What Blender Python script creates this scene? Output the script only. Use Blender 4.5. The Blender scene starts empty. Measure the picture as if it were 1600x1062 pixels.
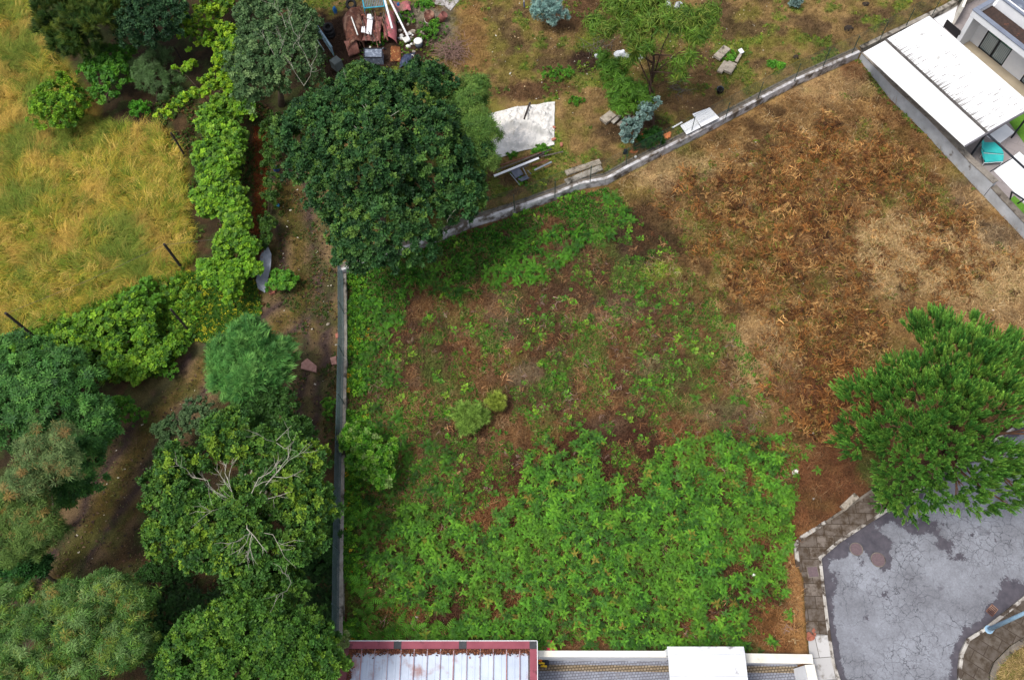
import bpy, math, random
import numpy as np
from mathutils import Matrix, Vector

# ------------------------------------------------------------------ camera, sky, sun
sc = bpy.context.scene
F, CX, CY, H = 1300.0, 800.0, 531.0, 43.0
TAU = math.atan(641.0 / F)
ROLL = math.radians(-4.47)
Rm = Matrix.Rotation(TAU, 4, 'X') @ Matrix.Rotation(ROLL, 4, 'Z')
R3 = np.array(Rm.to_3x3())
cam_d = bpy.data.cameras.new('camera')
cam_d.sensor_width = 36.0
cam_d.lens = F / 1600.0 * 36.0
cam_d.clip_end = 2000
cam = bpy.data.objects.new('camera', cam_d)
sc.collection.objects.link(cam)
cam.matrix_world = Matrix.Translation((0, 0, H)) @ Rm
sc.camera = cam

SUN_EL, SUN_AZ = 66.0, -110.0         # azimuth from +Y towards +X
w = bpy.data.worlds.new('World'); sc.world = w; w.use_nodes = True
nt = w.node_tree
sky = nt.nodes.new('ShaderNodeTexSky'); sky.sky_type = 'NISHITA'
sky.sun_disc = False
sky.sun_elevation = math.radians(SUN_EL); sky.sun_rotation = math.radians(SUN_AZ)
sky.air_density = 1.0; sky.dust_density = 3.0; sky.ozone_density = 0.6
bg = nt.nodes['Background']; bg.inputs[1].default_value = 0.12
hs_ = nt.nodes.new('ShaderNodeHueSaturation'); hs_.inputs['Saturation'].default_value = .42      # thin overcast veil
nt.links.new(sky.outputs[0], hs_.inputs['Color']); nt.links.new(hs_.outputs[0], bg.inputs[0])
sd = bpy.data.lights.new('sun', 'SUN'); sd.energy = 1.5; sd.angle = math.radians(15); sd.color = (1.0, 0.95, 0.86)
sun = bpy.data.objects.new('sun', sd); sc.collection.objects.link(sun)
az, el = math.radians(SUN_AZ), math.radians(SUN_EL)
sdir = Vector((math.sin(az) * math.cos(el), math.cos(az) * math.cos(el), math.sin(el)))
sun.rotation_euler = sdir.to_track_quat('Z', 'Y').to_euler()
sc.view_settings.view_transform = 'Standard'
try: sc.view_settings.look = 'None'
except Exception: pass
sc.view_settings.exposure = 0.74
sc.view_settings.gamma = 1.0
sc.render.engine = 'CYCLES'
sc.cycles.max_bounces = 5
sc.cycles.diffuse_bounces = 2
sc.cycles.transparent_max_bounces = 6

rng = np.random.default_rng(11)
random.seed(5)

# ------------------------------------------------------------------ geometry helpers
def P(u, v, z=0.0):
    """the point at height z seen at (u, v) of the survey photograph"""
    d = R3 @ np.array([(u - CX) / F, -(v - CY) / F, -1.0])
    t = (z - H) / d[2]
    return np.array([d[0] * t, d[1] * t, z])
def proj(p):
    q = R3.T @ (np.asarray(p, float) - np.array([0, 0, H]))
    return CX + F * q[0] / -q[2], CY - F * q[1] / -q[2]
def PP(l, z=0.0): return [P(u, v, z) for u, v in l]
def scale_at(u, v, z):
    a, b = P(u - 5, v, z), P(u + 5, v, z)
    return 10.0 / np.linalg.norm(a - b)      # px per metre, across
def post_height(u0, v0, u1, v1):
    b = P(u0, v0); best = (1e9, 1)
    for h in np.arange(.3, 5, .05):
        p = proj(b + [0, 0, h]); e = (p[0] - u1) ** 2 + (p[1] - v1) ** 2
        if e < best[0]: best = (e, h)
    return best[1]

def srgb(r, g, b):
    f = lambda c: (c / 255 / 12.92) if c / 255 <= .04045 else ((c / 255 + .055) / 1.055) ** 2.4
    return np.array([f(r), f(g), f(b)])

def hash2(ix, iy, s):
    n = (ix.astype(np.int64) * 374761393 + iy.astype(np.int64) * 668265263 + s * 974711) & 0xffffffff
    n = ((n ^ (n >> 13)) * 1274126177) & 0xffffffff
    n = (n ^ (n >> 16)) & 0xffffffff
    return n / 4294967295.0
def vnoise(x, y, s=0):
    ix, iy = np.floor(x), np.floor(y)
    fx, fy = x - ix, y - iy
    fx = fx * fx * (3 - 2 * fx); fy = fy * fy * (3 - 2 * fy)
    a = hash2(ix, iy, s); b = hash2(ix + 1, iy, s); c = hash2(ix, iy + 1, s); d = hash2(ix + 1, iy + 1, s)
    return (a * (1 - fx) + b * fx) * (1 - fy) + (c * (1 - fx) + d * fx) * fy
def fbm(x, y, scale, s=0, o=4):
    r = 0; a = .5; t = 0
    ca, sa = .8, .6
    x, y = x / scale, y / scale
    for k in range(o):
        r = r + a * vnoise(x, y, s + k * 17); t += a; a *= .55
        x, y = (ca * x - sa * y) * 2.03 + 3.1, (sa * x + ca * y) * 2.03 + 1.7
    return r / t
def sstep(a, b, x):
    t = np.clip((x - a) / (b - a), 0, 1); return t * t * (3 - 2 * t)

def inside_dist(x, y, poly):
    """signed distance to a polygon in plan, positive inside"""
    x = np.asarray(x, float); y = np.asarray(y, float)
    d = np.full(x.shape, 1e9); ins = np.zeros(x.shape, bool)
    n = len(poly)
    for i in range(n):
        ax, ay = poly[i][:2]; bx, by = poly[(i + 1) % n][:2]
        ex, ey = bx - ax, by - ay
        t = np.clip(((x - ax) * ex + (y - ay) * ey) / (ex * ex + ey * ey + 1e-12), 0, 1)
        d = np.minimum(d, (x - ax - t * ex) ** 2 + (y - ay - t * ey) ** 2)
        c = ((ay > y) != (by > y))
        with np.errstate(divide='ignore', invalid='ignore'):
            xi = (bx - ax) * (y - ay) / (by - ay + 1e-12) + ax
        ins ^= c & (x < xi)
    d = np.sqrt(d)
    return np.where(ins, d, -d)
def line_dist(x, y, pts):
    d = np.full(np.shape(x), 1e9)
    for a, b in zip(pts[:-1], pts[1:]):
        ex, ey = b[0] - a[0], b[1] - a[1]
        t = np.clip(((x - a[0]) * ex + (y - a[1]) * ey) / (ex * ex + ey * ey + 1e-12), 0, 1)
        d = np.minimum(d, np.hypot(x - a[0] - t * ex, y - a[1] - t * ey))
    return d

# ------------------------------------------------------------------ objects
COL = sc.collection
def tag(o, label=None, cat=None, group=None, kind=None):
    if label: o['label'] = label
    if cat: o['category'] = cat
    if group: o['group'] = group
    if kind: o['kind'] = kind
    return o
def thing(name, label, cat, loc=(0, 0, 0), group=None):
    o = bpy.data.objects.new(name, None); COL.objects.link(o)
    o.empty_display_size = .2
    o.location = [float(c) for c in loc]
    return tag(o, label, cat, group)
def npmesh(name, V, Fc, mat, parent=None, col=None, smooth=False):
    """V (n,3); Fc list of (m,k) index arrays"""
    V = np.asarray(V, np.float32)
    if parent is not None: V = V - np.array(parent.location, np.float32)
    if not isinstance(Fc, list): Fc = [Fc]
    me = bpy.data.meshes.new(name)
    me.vertices.add(len(V)); me.vertices.foreach_set('co', V.ravel())
    loops = np.concatenate([f.ravel() for f in Fc]).astype(np.int32)
    tot = np.concatenate([np.full(len(f), f.shape[1], np.int32) for f in Fc])
    st = np.concatenate([[0], np.cumsum(tot)[:-1]]).astype(np.int32)
    me.loops.add(len(loops)); me.loops.foreach_set('vertex_index', loops)
    me.polygons.add(len(tot)); me.polygons.foreach_set('loop_start', st)
    try: me.polygons.foreach_set('loop_total', tot)
    except Exception: pass
    if smooth: me.polygons.foreach_set('use_smooth', np.ones(len(tot), bool))
    if col is not None:
        a = me.color_attributes.new('Col', 'FLOAT_COLOR', 'POINT')
        c4 = np.ones((len(V), 4), np.float32); c4[:, :3] = col
        a.data.foreach_set('color', c4.ravel())
    me.update(calc_edges=True); me.validate()
    if mat is not None: me.materials.append(mat)
    o = bpy.data.objects.new(name, me); COL.objects.link(o)
    if parent is not None: o.parent = parent
    return o

class MB:
    """collects shapes (world coordinates) for ONE mesh"""
    def __init__(s): s.v = []; s.f = []
    def add(s, vs, fs):
        o = len(s.v); s.v += [tuple(map(float, p)) for p in vs]; s.f += [tuple(i + o for i in f) for f in fs]; return s
    def box(s, c, size, rz=0.0, tilt=(0, 0)):
        m = Matrix.Rotation(rz, 3, 'Z') @ Matrix.Rotation(tilt[0], 3, 'X') @ Matrix.Rotation(tilt[1], 3, 'Y')
        vs = []
        for z in (-.5, .5):
            for x, y in ((-.5, -.5), (.5, -.5), (.5, .5), (-.5, .5)):
                q = m @ Vector((x * size[0], y * size[1], z * size[2]))
                vs.append((c[0] + q.x, c[1] + q.y, c[2] + q.z))
        return s.add(vs, [(3, 2, 1, 0), (4, 5, 6, 7), (0, 1, 5, 4), (1, 2, 6, 5), (2, 3, 7, 6), (3, 0, 4, 7)])
    def prism(s, poly, z0, z1):
        n = len(poly)
        a = sum(poly[i][0] * poly[(i + 1) % n][1] - poly[(i + 1) % n][0] * poly[i][1] for i in range(n))
        if a < 0: poly = list(poly)[::-1]
        zz0 = z0 if hasattr(z0, '__len__') else [z0] * n
        zz1 = z1 if hasattr(z1, '__len__') else [z1] * n
        vs = [(p[0], p[1], z) for p, z in zip(poly, zz0)] + [(p[0], p[1], z) for p, z in zip(poly, zz1)]
        fs = [tuple(range(n))[::-1], tuple(range(n, 2 * n))] + [(i, (i + 1) % n, n + (i + 1) % n, n + i) for i in range(n)]
        return s.add(vs, fs)
    def tube(s, pts, rad, n=8, cap=True):
        pts = [Vector(p) for p in pts]
        if not hasattr(rad, '__len__'): rad = [rad] * len(pts)
        o = len(s.v); vs = []; fs = []
        for i, p in enumerate(pts):
            t = (pts[min(i + 1, len(pts) - 1)] - pts[max(i - 1, 0)]).normalized()
            ref = Vector((0, 0, 1)) if abs(t.z) < .9 else Vector((1, 0, 0))
            x = ref.cross(t).normalized(); y = t.cross(x)
            for k in range(n):
                a = 2 * math.pi * k / n
                vs.append(p + (x * math.cos(a) + y * math.sin(a)) * rad[i])
        for i in range(len(pts) - 1):
            for k in range(n):
                fs.append((i * n + k, i * n + (k + 1) % n, (i + 1) * n + (k + 1) % n, (i + 1) * n + k))
        if cap:
            fs.append(tuple(range(n))[::-1]); fs.append(tuple((len(pts) - 1) * n + k for k in range(n)))
        return s.add(vs, fs)
    def lathe(s, c, prof, n=20, tilt=None):
        m = tilt or Matrix.Identity(3); vs = []; fs = []
        for r, z in prof:
            for k in range(n):
                a = 2 * math.pi * k / n
                q = m @ Vector((r * math.cos(a), r * math.sin(a), z)); vs.append((c[0] + q.x, c[1] + q.y, c[2] + q.z))
        for i in range(len(prof) - 1):
            for k in range(n): fs.append((i * n + k, i * n + (k + 1) % n, (i + 1) * n + (k + 1) % n, (i + 1) * n + k))
        return s.add(vs, fs)
    def run(s, pts, w, z0, z1, side=0.0):
        """a wall / kerb / strip along a plan line; side -1 right of the line, 0 centred, +1 left"""
        n = len(pts); L = []; Rr = []
        for i in range(n):
            a = np.array(pts[max(i - 1, 0)][:2]); b = np.array(pts[i][:2]); c = np.array(pts[min(i + 1, n - 1)][:2])
            d1 = (b - a) / (np.linalg.norm(b - a) + 1e-9) if i else None
            d2 = (c - b) / (np.linalg.norm(c - b) + 1e-9) if i < n - 1 else None
            if d1 is None: d1 = d2
            if d2 is None: d2 = d1
            nn = np.array([-(d1 + d2)[1], (d1 + d2)[0]]); nn /= np.linalg.norm(nn) + 1e-9
            k = 1 / max(.4, nn @ np.array([-d1[1], d1[0]]))
            lo, hi = (-(1 - side) / 2 * w * k, (1 + side) / 2 * w * k)
            L.append(b + nn * hi); Rr.append(b + nn * lo)
        zz1 = z1 if hasattr(z1, '__len__') else [z1] * n
        zz0 = z0 if hasattr(z0, '__len__') else [z0] * n
        vs = []; fs = []
        for i in range(n):
            vs += [(Rr[i][0], Rr[i][1], zz0[i]), (L[i][0], L[i][1], zz0[i]), (L[i][0], L[i][1], zz1[i]), (Rr[i][0], Rr[i][1], zz1[i])]
        for i in range(n - 1):
            a = 4 * i; b = a + 4
            fs += [(a + 3, b + 3, b + 2, a + 2), (a, b, b + 3, a + 3), (a + 1, a + 2, b + 2, b + 1), (a, a + 1, b + 1, b)]
        fs += [(0, 3, 2, 1), (4 * n - 4, 4 * n - 3, 4 * n - 2, 4 * n - 1)]
        return s.add(vs, fs)
    def rock(s, c, r, seed=0, n=9, flat=.7):
        rr = random.Random(seed); vs = []; fs = []
        m = 5
        for i in range(m + 1):
            th = math.pi * i / m
            for k in range(n):
                a = 2 * math.pi * k / n
                q = (.8 + .4 * rr.random())
                if i in (0, m): q = .8
                vs.append((c[0] + r[0] * math.sin(th) * math.cos(a) * q, c[1] + r[1] * math.sin(th) * math.sin(a) * q, c[2] + r[2] * math.cos(th) * q * flat))
        for i in range(m):
            for k in range(n): fs.append((i * n + k, (i + 1) * n + k, (i + 1) * n + (k + 1) % n, i * n + (k + 1) % n))
        return s.add(vs, fs)
    def build(s, name, mat, parent=None, smooth=False, bevel=0.0):
        me = bpy.data.meshes.new(name)
        off = parent.location if parent is not None else Vector((0, 0, 0))
        me.from_pydata([(x - off[0], y - off[1], z - off[2]) for x, y, z in s.v], [], s.f)
        me.validate(); me.update()
        if smooth: me.polygons.foreach_set('use_smooth', [True] * len(me.polygons))
        me.materials.append(mat)
        o = bpy.data.objects.new(name, me); COL.objects.link(o)
        if parent is not None: o.parent = parent
        if bevel:
            b = o.modifiers.new('bevel', 'BEVEL'); b.width = bevel; b.segments = 2; b.limit_method = 'ANGLE'
        return o
def solo(mb, name, mat, label, cat, group=None, smooth=False, bevel=0.0, kind=None):
    return tag(mb.build(name, mat, None, smooth, bevel), label, cat, group, kind)

# ------------------------------------------------------------------ materials
MATS = {}
def mat(name, c1, c2=None, scale=3.0, rough=.85, bump=.0, metal=0.0, stain=None, stain_scale=.6, stain_lo=.55, stain_hi=.65, spec=.3, detail=8, bscale=None):
    """colour wandering between c1 and c2 by noise, with stains of a third colour"""
    if name in MATS: return MATS[name]
    m = bpy.data.materials.new(name); m.use_nodes = True; MATS[name] = m
    n = m.node_tree; b = n.nodes['Principled BSDF']
    b.inputs['Roughness'].default_value = rough; b.inputs['Metallic'].default_value = metal
    b.inputs['Specular IOR Level'].default_value = spec
    g = n.nodes.new('ShaderNodeNewGeometry')
    def noise(s, det=detail):
        t = n.nodes.new('ShaderNodeTexNoise'); t.inputs['Scale'].default_value = s; t.inputs['Detail'].default_value = det
        t.inputs['Roughness'].default_value = .62; n.links.new(g.outputs['Position'], t.inputs['Vector']); return t
    t = noise(scale)
    r = n.nodes.new('ShaderNodeValToRGB')
    if c2 is None: c2 = [c * .8 for c in c1]
    r.color_ramp.elements[0].position = .32; r.color_ramp.elements[1].position = .68
    r.color_ramp.elements[0].color = (*c1, 1); r.color_ramp.elements[1].color = (*c2, 1)
    n.links.new(t.outputs['Fac'], r.inputs['Fac']); out = r.outputs['Color']
    if stain is not None:
        t2 = noise(stain_scale, 12); r2 = n.nodes.new('ShaderNodeValToRGB')
        r2.color_ramp.elements[0].position = stain_lo; r2.color_ramp.elements[1].position = stain_hi
        n.links.new(t2.outputs['Fac'], r2.inputs['Fac'])
        mx = n.nodes.new('ShaderNodeMix'); mx.data_type = 'RGBA'
        n.links.new(r2.outputs['Color'], mx.inputs[0]); n.links.new(out, mx.inputs[6]); mx.inputs[7].default_value = (*stain, 1)
        out = mx.outputs[2]
    n.links.new(out, b.inputs['Base Color'])
    if bump:
        tb = noise(bscale or scale * 4); bp = n.nodes.new('ShaderNodeBump'); bp.inputs['Strength'].default_value = bump; bp.inputs['Distance'].default_value = .05
        n.links.new(tb.outputs['Fac'], bp.inputs['Height']); n.links.new(bp.outputs['Normal'], b.inputs['Normal'])
    return m
def attr_mat(name, rough=.7, transl=0.0, nscale=0, namt=0, bump=0, spec=.25):
    m = bpy.data.materials.new(name); m.use_nodes = True; MATS[name] = m
    n = m.node_tree; b = n.nodes['Principled BSDF']
    b.inputs['Roughness'].default_value = rough; b.inputs['Specular IOR Level'].default_value = spec
    a = n.nodes.new('ShaderNodeAttribute'); a.attribute_name = 'Col'; out = a.outputs['Color']
    if namt:
        g = n.nodes.new('ShaderNodeNewGeometry')
        t = n.nodes.new('ShaderNodeTexNoise'); t.inputs['Scale'].default_value = nscale; t.inputs['Detail'].default_value = 8; t.inputs['Roughness'].default_value = .7
        n.links.new(g.outputs['Position'], t.inputs['Vector'])
        mr = n.nodes.new('ShaderNodeMapRange'); mr.inputs[1].default_value = .25; mr.inputs[2].default_value = .75
        mr.inputs[3].default_value = 1 - namt; mr.inputs[4].default_value = 1 + namt
        n.links.new(t.outputs['Fac'], mr.inputs[0])
        v = n.nodes.new('ShaderNodeVectorMath'); v.operation = 'SCALE'
        n.links.new(out, v.inputs[0]); n.links.new(mr.outputs[0], v.inputs['Scale']); out = v.outputs[0]
        if bump:
            bp = n.nodes.new('ShaderNodeBump'); bp.inputs['Strength'].default_value = bump; bp.inputs['Distance'].default_value = .08
            n.links.new(t.outputs['Fac'], bp.inputs['Height']); n.links.new(bp.outputs['Normal'], b.inputs['Normal'])
    n.links.new(out, b.inputs['Base Color'])
    if transl:
        tr = n.nodes.new('ShaderNodeBsdfTranslucent'); n.links.new(out, tr.inputs['Color'])
        mx = n.nodes.new('ShaderNodeMixShader'); mx.inputs[0].default_value = transl
        n.links.new(b.outputs[0], mx.inputs[1]); n.links.new(tr.outputs[0], mx.inputs[2])
        n.links.new(mx.outputs[0], n.nodes['Material Output'].inputs[0])
    return m
M_LEAF = attr_mat('leaf', .6, .12)
M_STRAW = attr_mat('straw', .75, .12)
M_GROUND = attr_mat('soil', .95, 0, 13.0, .6, .9, .15)
M_BARK = mat('bark', srgb(110, 95, 80), srgb(70, 58, 48), 6, .9, .6)
M_PALEBARK = mat('pale_bark', srgb(188, 184, 170), srgb(136, 132, 118), 8, .85, .3)
M_PINEBARK = mat('pine_bark', srgb(120, 85, 65), srgb(80, 60, 50), 7, .95, .6)
M_CONC = mat('weathered_concrete', srgb(176, 170, 160), srgb(132, 124, 114), 2.5, .92, .4, stain=srgb(60, 54, 46), stain_scale=1.3, stain_lo=.5, stain_hi=.62)
M_WHITEWASH = mat('whitewashed_render', srgb(216, 214, 216), srgb(172, 170, 172), 1.2, .9, .3, stain=srgb(96, 86, 76), stain_scale=1.5, stain_lo=.45, stain_hi=.6)
M_GREYREND = mat('grey_render', srgb(188, 192, 198), srgb(156, 158, 162), 1.0, .92, .25, stain=srgb(112, 106, 102), stain_scale=.9, stain_lo=.6, stain_hi=.68)
M_COPING = mat('coping', srgb(128, 120, 110), srgb(92, 84, 76), 3, .92, .3, stain=srgb(62, 56, 50), stain_scale=2.2, stain_lo=.56, stain_hi=.66)
M_WHITE = mat('white_paint', srgb(238, 239, 242), srgb(222, 224, 229), 1.0, .7)
M_CREAM = mat('cream_render', srgb(232, 228, 218), srgb(208, 202, 190), 1.4, .85, .1, stain=srgb(170, 164, 152), stain_scale=1.8, stain_lo=.6, stain_hi=.75)
M_RUST = mat('rust', srgb(124, 78, 62), srgb(70, 46, 40), 4, .85, .6, stain=srgb(150, 116, 98), stain_scale=1.8, stain_lo=.5, stain_hi=.6)
M_STEEL = mat('galvanised_steel', srgb(150, 156, 162), srgb(120, 126, 132), 4, .5, 0, .4)
M_DARKSTEEL = mat('dark_steel', srgb(42, 45, 52), srgb(30, 32, 38), 3, .5)
M_GREENWIRE = mat('green_wire', srgb(52, 78, 72), srgb(40, 60, 56), 3, .6)
M_WOOD = mat('weathered_wood', srgb(112, 104, 96), srgb(72, 64, 58), 9, .9, .4)
M_BRICK = mat('terracotta', srgb(180, 116, 96), srgb(150, 92, 76), 6, .85, .2)
M_RUBBER = mat('rubber', srgb(44, 44, 46), srgb(28, 28, 30), 8, .8, .2)
M_STONE = mat('stone', srgb(176, 166, 152), srgb(130, 120, 108), 4, .95, .5, stain=srgb(84, 78, 66), stain_scale=2.5)
M_BLACKPL = mat('black_plastic', srgb(44, 50, 62), srgb(26, 30, 40), 6, .35, .4)

# ------------------------------------------------------------------ the plan (traced at ground level)
NWALL = PP([(533, 432), (600, 408), (690, 378), (735, 357), (800, 337), (867, 313), (905, 297), (949, 289), (982, 270), (1090, 216), (1189, 163), (1243, 135), (1340, 92)])
NW_END = P(1560, -28)
LWALL = PP([(536, 434), (537, 540), (535, 640), (532, 760), (530, 880), (529, 1006)])
EWALL = PP([(1342, 92), (1388, 152), (1441, 203), (1502, 270), (1560, 331), (1604, 378)])
far = PP([(1700, 478)])
K1 = PP([(1312, 1066), (1302, 1036), (1295, 990), (1288, 934), (1281, 871), (1309, 847), (1342, 825), (1381, 800), (1480, 735), (1630, 640)])
K2 = PP([(1500, 1070), (1500, 1045), (1503, 1021), (1513, 999), (1541, 981), (1574, 955), (1610, 926)])
OUT1 = PP([(1368, 762), (1322, 794), (1291, 815), (1253, 839), (1243, 850), (1247, 886), (1255, 904), (1257, 945), (1260, 990), (1264, 1020)])
_ya, _yd = P(842, 1016, .75), P(1268, 1022, .75)
YARD = [_ya + [-1.2, -.03, 0], _yd + [-.1, -.03, 0], _yd + [-.1, -7, 0], _ya + [-1.2, -7, 0]]

Wx = np.array
north_poly = [tuple(p[:2]) for p in NWALL] + [tuple(NW_END[:2]), (70, 60), (60, 130), (-60, 130), (-40, 70), tuple(P(455, -60)[:2]), tuple(P(490, 120)[:2]), tuple(P(515, 330)[:2])]
field_poly = [tuple(P(u, v)[:2]) for u, v in [(-260, -160), (90, -160), (55, 30), (110, 120), (150, 190), (262, 205), (288, 260), (300, 420), (262, 440), (150, 478), (60, 520), (-20, 540), (-260, 560)]]
lot_poly = [tuple(p[:2]) for p in NWALL] + [tuple(p[:2]) for p in EWALL] + [tuple(P(1700, 480)[:2]), tuple(P(1700, 620)[:2]), tuple(P(1480, 700)[:2]), tuple(P(1368, 762)[:2])] + [tuple(p[:2]) for p in OUT1[1:]] + [tuple(P(1264, 1040)[:2]), tuple(P(530, 1010)[:2])] 
yard_poly = [tuple(p[:2]) for p in YARD]
patio_poly = [tuple(p[:2]) for p in EWALL] + [tuple(P(1800, 560)[:2]), (70, 30), (70, 60), tuple(NW_END[:2])]

C = {k: srgb(*v) for k, v in dict(straw=(172, 138, 88), tan=(140, 106, 66), sand=(205, 176, 130), red=(112, 72, 48), brown=(96, 70, 50),
     dark=(62, 46, 36), green=(84, 112, 44), lime=(128, 148, 50), olive=(120, 112, 52), gold=(190, 158, 76), mauve=(124, 104, 84), moss=(92, 80, 34),
     orange=(134, 98, 62), grey=(128, 120, 108)).items()}
def mixc(a, b, t): return a * (1 - t[..., None]) + b * t[..., None]
def blob(x, y, u, v, ru, rv=None):
    c = P(u, v); s = scale_at(u, v, 0); rv = rv or ru
    return np.exp(-(((x - c[0]) * s / ru) ** 2 + ((y - c[1]) * s * .85 / rv) ** 2))

def patch(x, y, u, v, r1, r2, k, s=0):
    b = blob(x, y, u, v, r1, r2); n = .5 * fbm(x, y, .9, 311 + s, 3) + .5 * fbm(x, y, .3, 331 + s, 2)
    return np.clip(sstep(.50, .72, b * .75 + n * .55) * k, 0, 1)
def gcol(x, y):
    """real colour of soil, litter and turf at a place"""
    wx = x + 1.6 * (fbm(x, y, 3.0, 5) - .5); wy = y + 1.6 * (fbm(x, y, 3.0, 9) - .5)
    n1 = fbm(x, y, 2.2, 21); n2 = fbm(x, y, .7, 33); n3 = fbm(x, y, 5.5, 41); n4 = fbm(x, y, .35, 52, 3)
    c = np.broadcast_to(srgb(56, 46, 32), x.shape + (3,)).copy()
    c = mixc(c, srgb(78, 60, 40), sstep(.42, .62, n1)); c = mixc(c, srgb(60, 72, 34), sstep(.5, .62, n2) * .6)
    # the track
    tr = line_dist(wx, wy, PP([(440, 290), (470, 380), (480, 470), (420, 520), (330, 560), (250, 640), (180, 760), (90, 900), (20, 1000)]))
    tr2 = line_dist(wx, wy, PP([(505, 430), (490, 540), (490, 640), (470, 720)]))
    trd = np.minimum(tr, tr2 + .6)
    onp = sstep(2.7, 1.6, trd)
    ct = mixc(np.broadcast_to(srgb(112, 92, 66), c.shape), srgb(132, 110, 80), n2)
    ct = mixc(ct, C['moss'], sstep(.5, .62, n1) * .6)
    rut = np.exp(-((np.minimum(np.abs(tr - 1.0), np.abs(tr2 - .5)) / .34) ** 2))
    ct = mixc(ct, srgb(72, 58, 56), rut * .95)
    ct = mixc(ct, srgb(100, 84, 40), np.exp(-(tr / .5) ** 2) * .85)
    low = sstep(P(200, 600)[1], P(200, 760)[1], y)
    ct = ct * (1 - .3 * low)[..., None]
    ct = mixc(ct, srgb(66, 74, 34), sstep(.5, .62, fbm(x, y, 1.3, 301)) * .55)
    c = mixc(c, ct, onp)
    # field
    fd = inside_dist(wx, wy, field_poly)
    cf = mixc(np.broadcast_to(srgb(140, 124, 46), c.shape), srgb(104, 114, 38), sstep(.42, .6, n1))
    cf = mixc(cf, srgb(176, 138, 72), sstep(.5, .66, n3) * .8)
    c = mixc(c, cf, sstep(-.6, .6, fd))
    # lot
    ld = inside_dist(x, y, lot_poly)
    cl = mixc(np.broadcast_to(C['brown'], c.shape), C['orange'], sstep(.4, .62, n1) * .75)
    cl = mixc(cl, C['mauve'], sstep(.6, .74, n2) * .35)
    cl = mixc(cl, C['green'], sstep(.5, .66, fbm(x, y, 1.5, 61)) * .6)
    # east part: dry straw
    e0 = inside_dist(wx + 1.5 * (n3 - .5), wy, [tuple(P(u, v)[:2]) for u, v in [(960, 290), (1060, 420), (1120, 520), (1180, 640), (1260, 700), (1420, 700), (1750, 620), (1750, 480), (1340, 60), (1180, 150)]])
    ce = mixc(np.broadcast_to(C['tan'], c.shape), srgb(104, 78, 50), sstep(.42, .6, n1))
    ce = mixc(ce, C['straw'], sstep(.45, .65, n2) * .8)
    ce = mixc(ce, C['olive'], sstep(.56, .68, fbm(x, y, 1.8, 77)) * .6)
    for (u, v, r1, r2, k) in [(1440, 400, 120, 60, 0.59), (1540, 440, 90, 60, 0.43), (1300, 130, 80, 35, 0.31), (1330, 400, 60, 40, 0.31), (1195, 560, 60, 60, 0.31), (1100, 640, 90, 40, 0.37), (1050, 270, 70, 30, .5)]:
        ce = mixc(ce, C['sand'], patch(x, y, u, v, r1 * 1.1, r2 * 1.1, k))
    for (u, v, r1, r2, k) in [(1310, 640, 60, 90, .95), (1320, 330, 30, 24, .6), (1275, 390, 30, 40, .6), (1340, 740, 70, 40, .9), (1240, 640, 40, 60, .5), (1345, 110, 40, 18, .7), (1410, 200, 30, 60, .5)]:
        ce = mixc(ce, C['red'], patch(x, y, u, v, r1 * 1.1, r2 * 1.1, k))
    for (u, v, r1, r2, k) in [(1520, 300, 40, 30, .25), (1560, 370, 36, 26, .25)]:
        ce = mixc(ce, C['grey'], patch(x, y, u, v, r1 * 1.1, r2 * 1.1, k))
    cl = mixc(cl, ce, sstep(-1.2, 1.2, e0))
    for (u, v, r1, r2, k, cc) in [(1010, 370, 50, 60, .7, 'dark'), (960, 490, 50, 22, .5, 'mauve'), (820, 585, 28, 16, .8, 'mauve'), (945, 680, 28, 20, .8, 'mauve'), (1015, 570, 24, 18, .5, 'mauve'),
                            (1030, 425, 34, 14, 1, 'lime'), (760, 770, 40, 40, .8, 'orange'), (790, 500, 30, 40, .4, 'mauve'), (1125, 655, 50, 24, .4, 'mauve'), (600, 830, 50, 30, .5, 'orange'), (1290, 760, 60, 60, .8, 'red')]:
        cl = mixc(cl, C[cc], patch(x, y, u, v, r1 * 1.1, r2 * 1.1, k))
    bd = inside_dist(wx, wy, [tuple(P(u, v)[:2]) for u, v in [(830, 690), (905, 660), (1250, 680), (1235, 1012), (640, 1000), (560, 960), (600, 840)]])
    cl = mixc(cl, mixc(np.broadcast_to(srgb(76, 48, 34), c.shape), srgb(128, 84, 52), sstep(.5, .66, n1)), sstep(-.8, .8, bd) * .85)
    st = inside_dist(wx, wy, [tuple(P(u, v)[:2]) for u, v in [(1215, 860), (1262, 820), (1262, 1030), (1228, 1010)]])
    cl = mixc(cl, srgb(176, 130, 82), sstep(-.5, .3, st) * (.6 + .4 * n2))
    c = mixc(c, cl, sstep(-.1, .1, ld))
    # north plot
    nd = inside_dist(x, y, north_poly)
    cn = mixc(np.broadcast_to(srgb(140, 114, 74), c.shape), srgb(112, 106, 48), sstep(.38, .62, .5 * n1 + .5 * n2) * .9)
    cn = mixc(cn, srgb(88, 68, 50), sstep(.5, .66, fbm(x, y, 1.6, 91)) * .8)
    cn = mixc(cn, srgb(104, 122, 44), sstep(.55, .68, fbm(x, y, 1.2, 97)) * .7)
    for (u, v, r1, r2, k, cc) in [(740, 60, 26, 80, .7, 'tan'), (910, 25, 60, 40, .9, 'brown'), (830, 150, 60, 16, .9, 'brown'), (915, 105, 28, 22, 1, 'dark'), (990, 210, 60, 24, .8, 'dark'), (660, 50, 50, 40, .8, 'grey'), (560, 80, 110, 60, 1.6, 'dark'), (1060, 130, 60, 50, .5, 'brown')]:
        cn = mixc(cn, C[cc], patch(x, y, u, v, r1 * 1.1, r2 * 1.1, k))
    c = mixc(c, cn, sstep(-.1, .1, nd))
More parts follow.
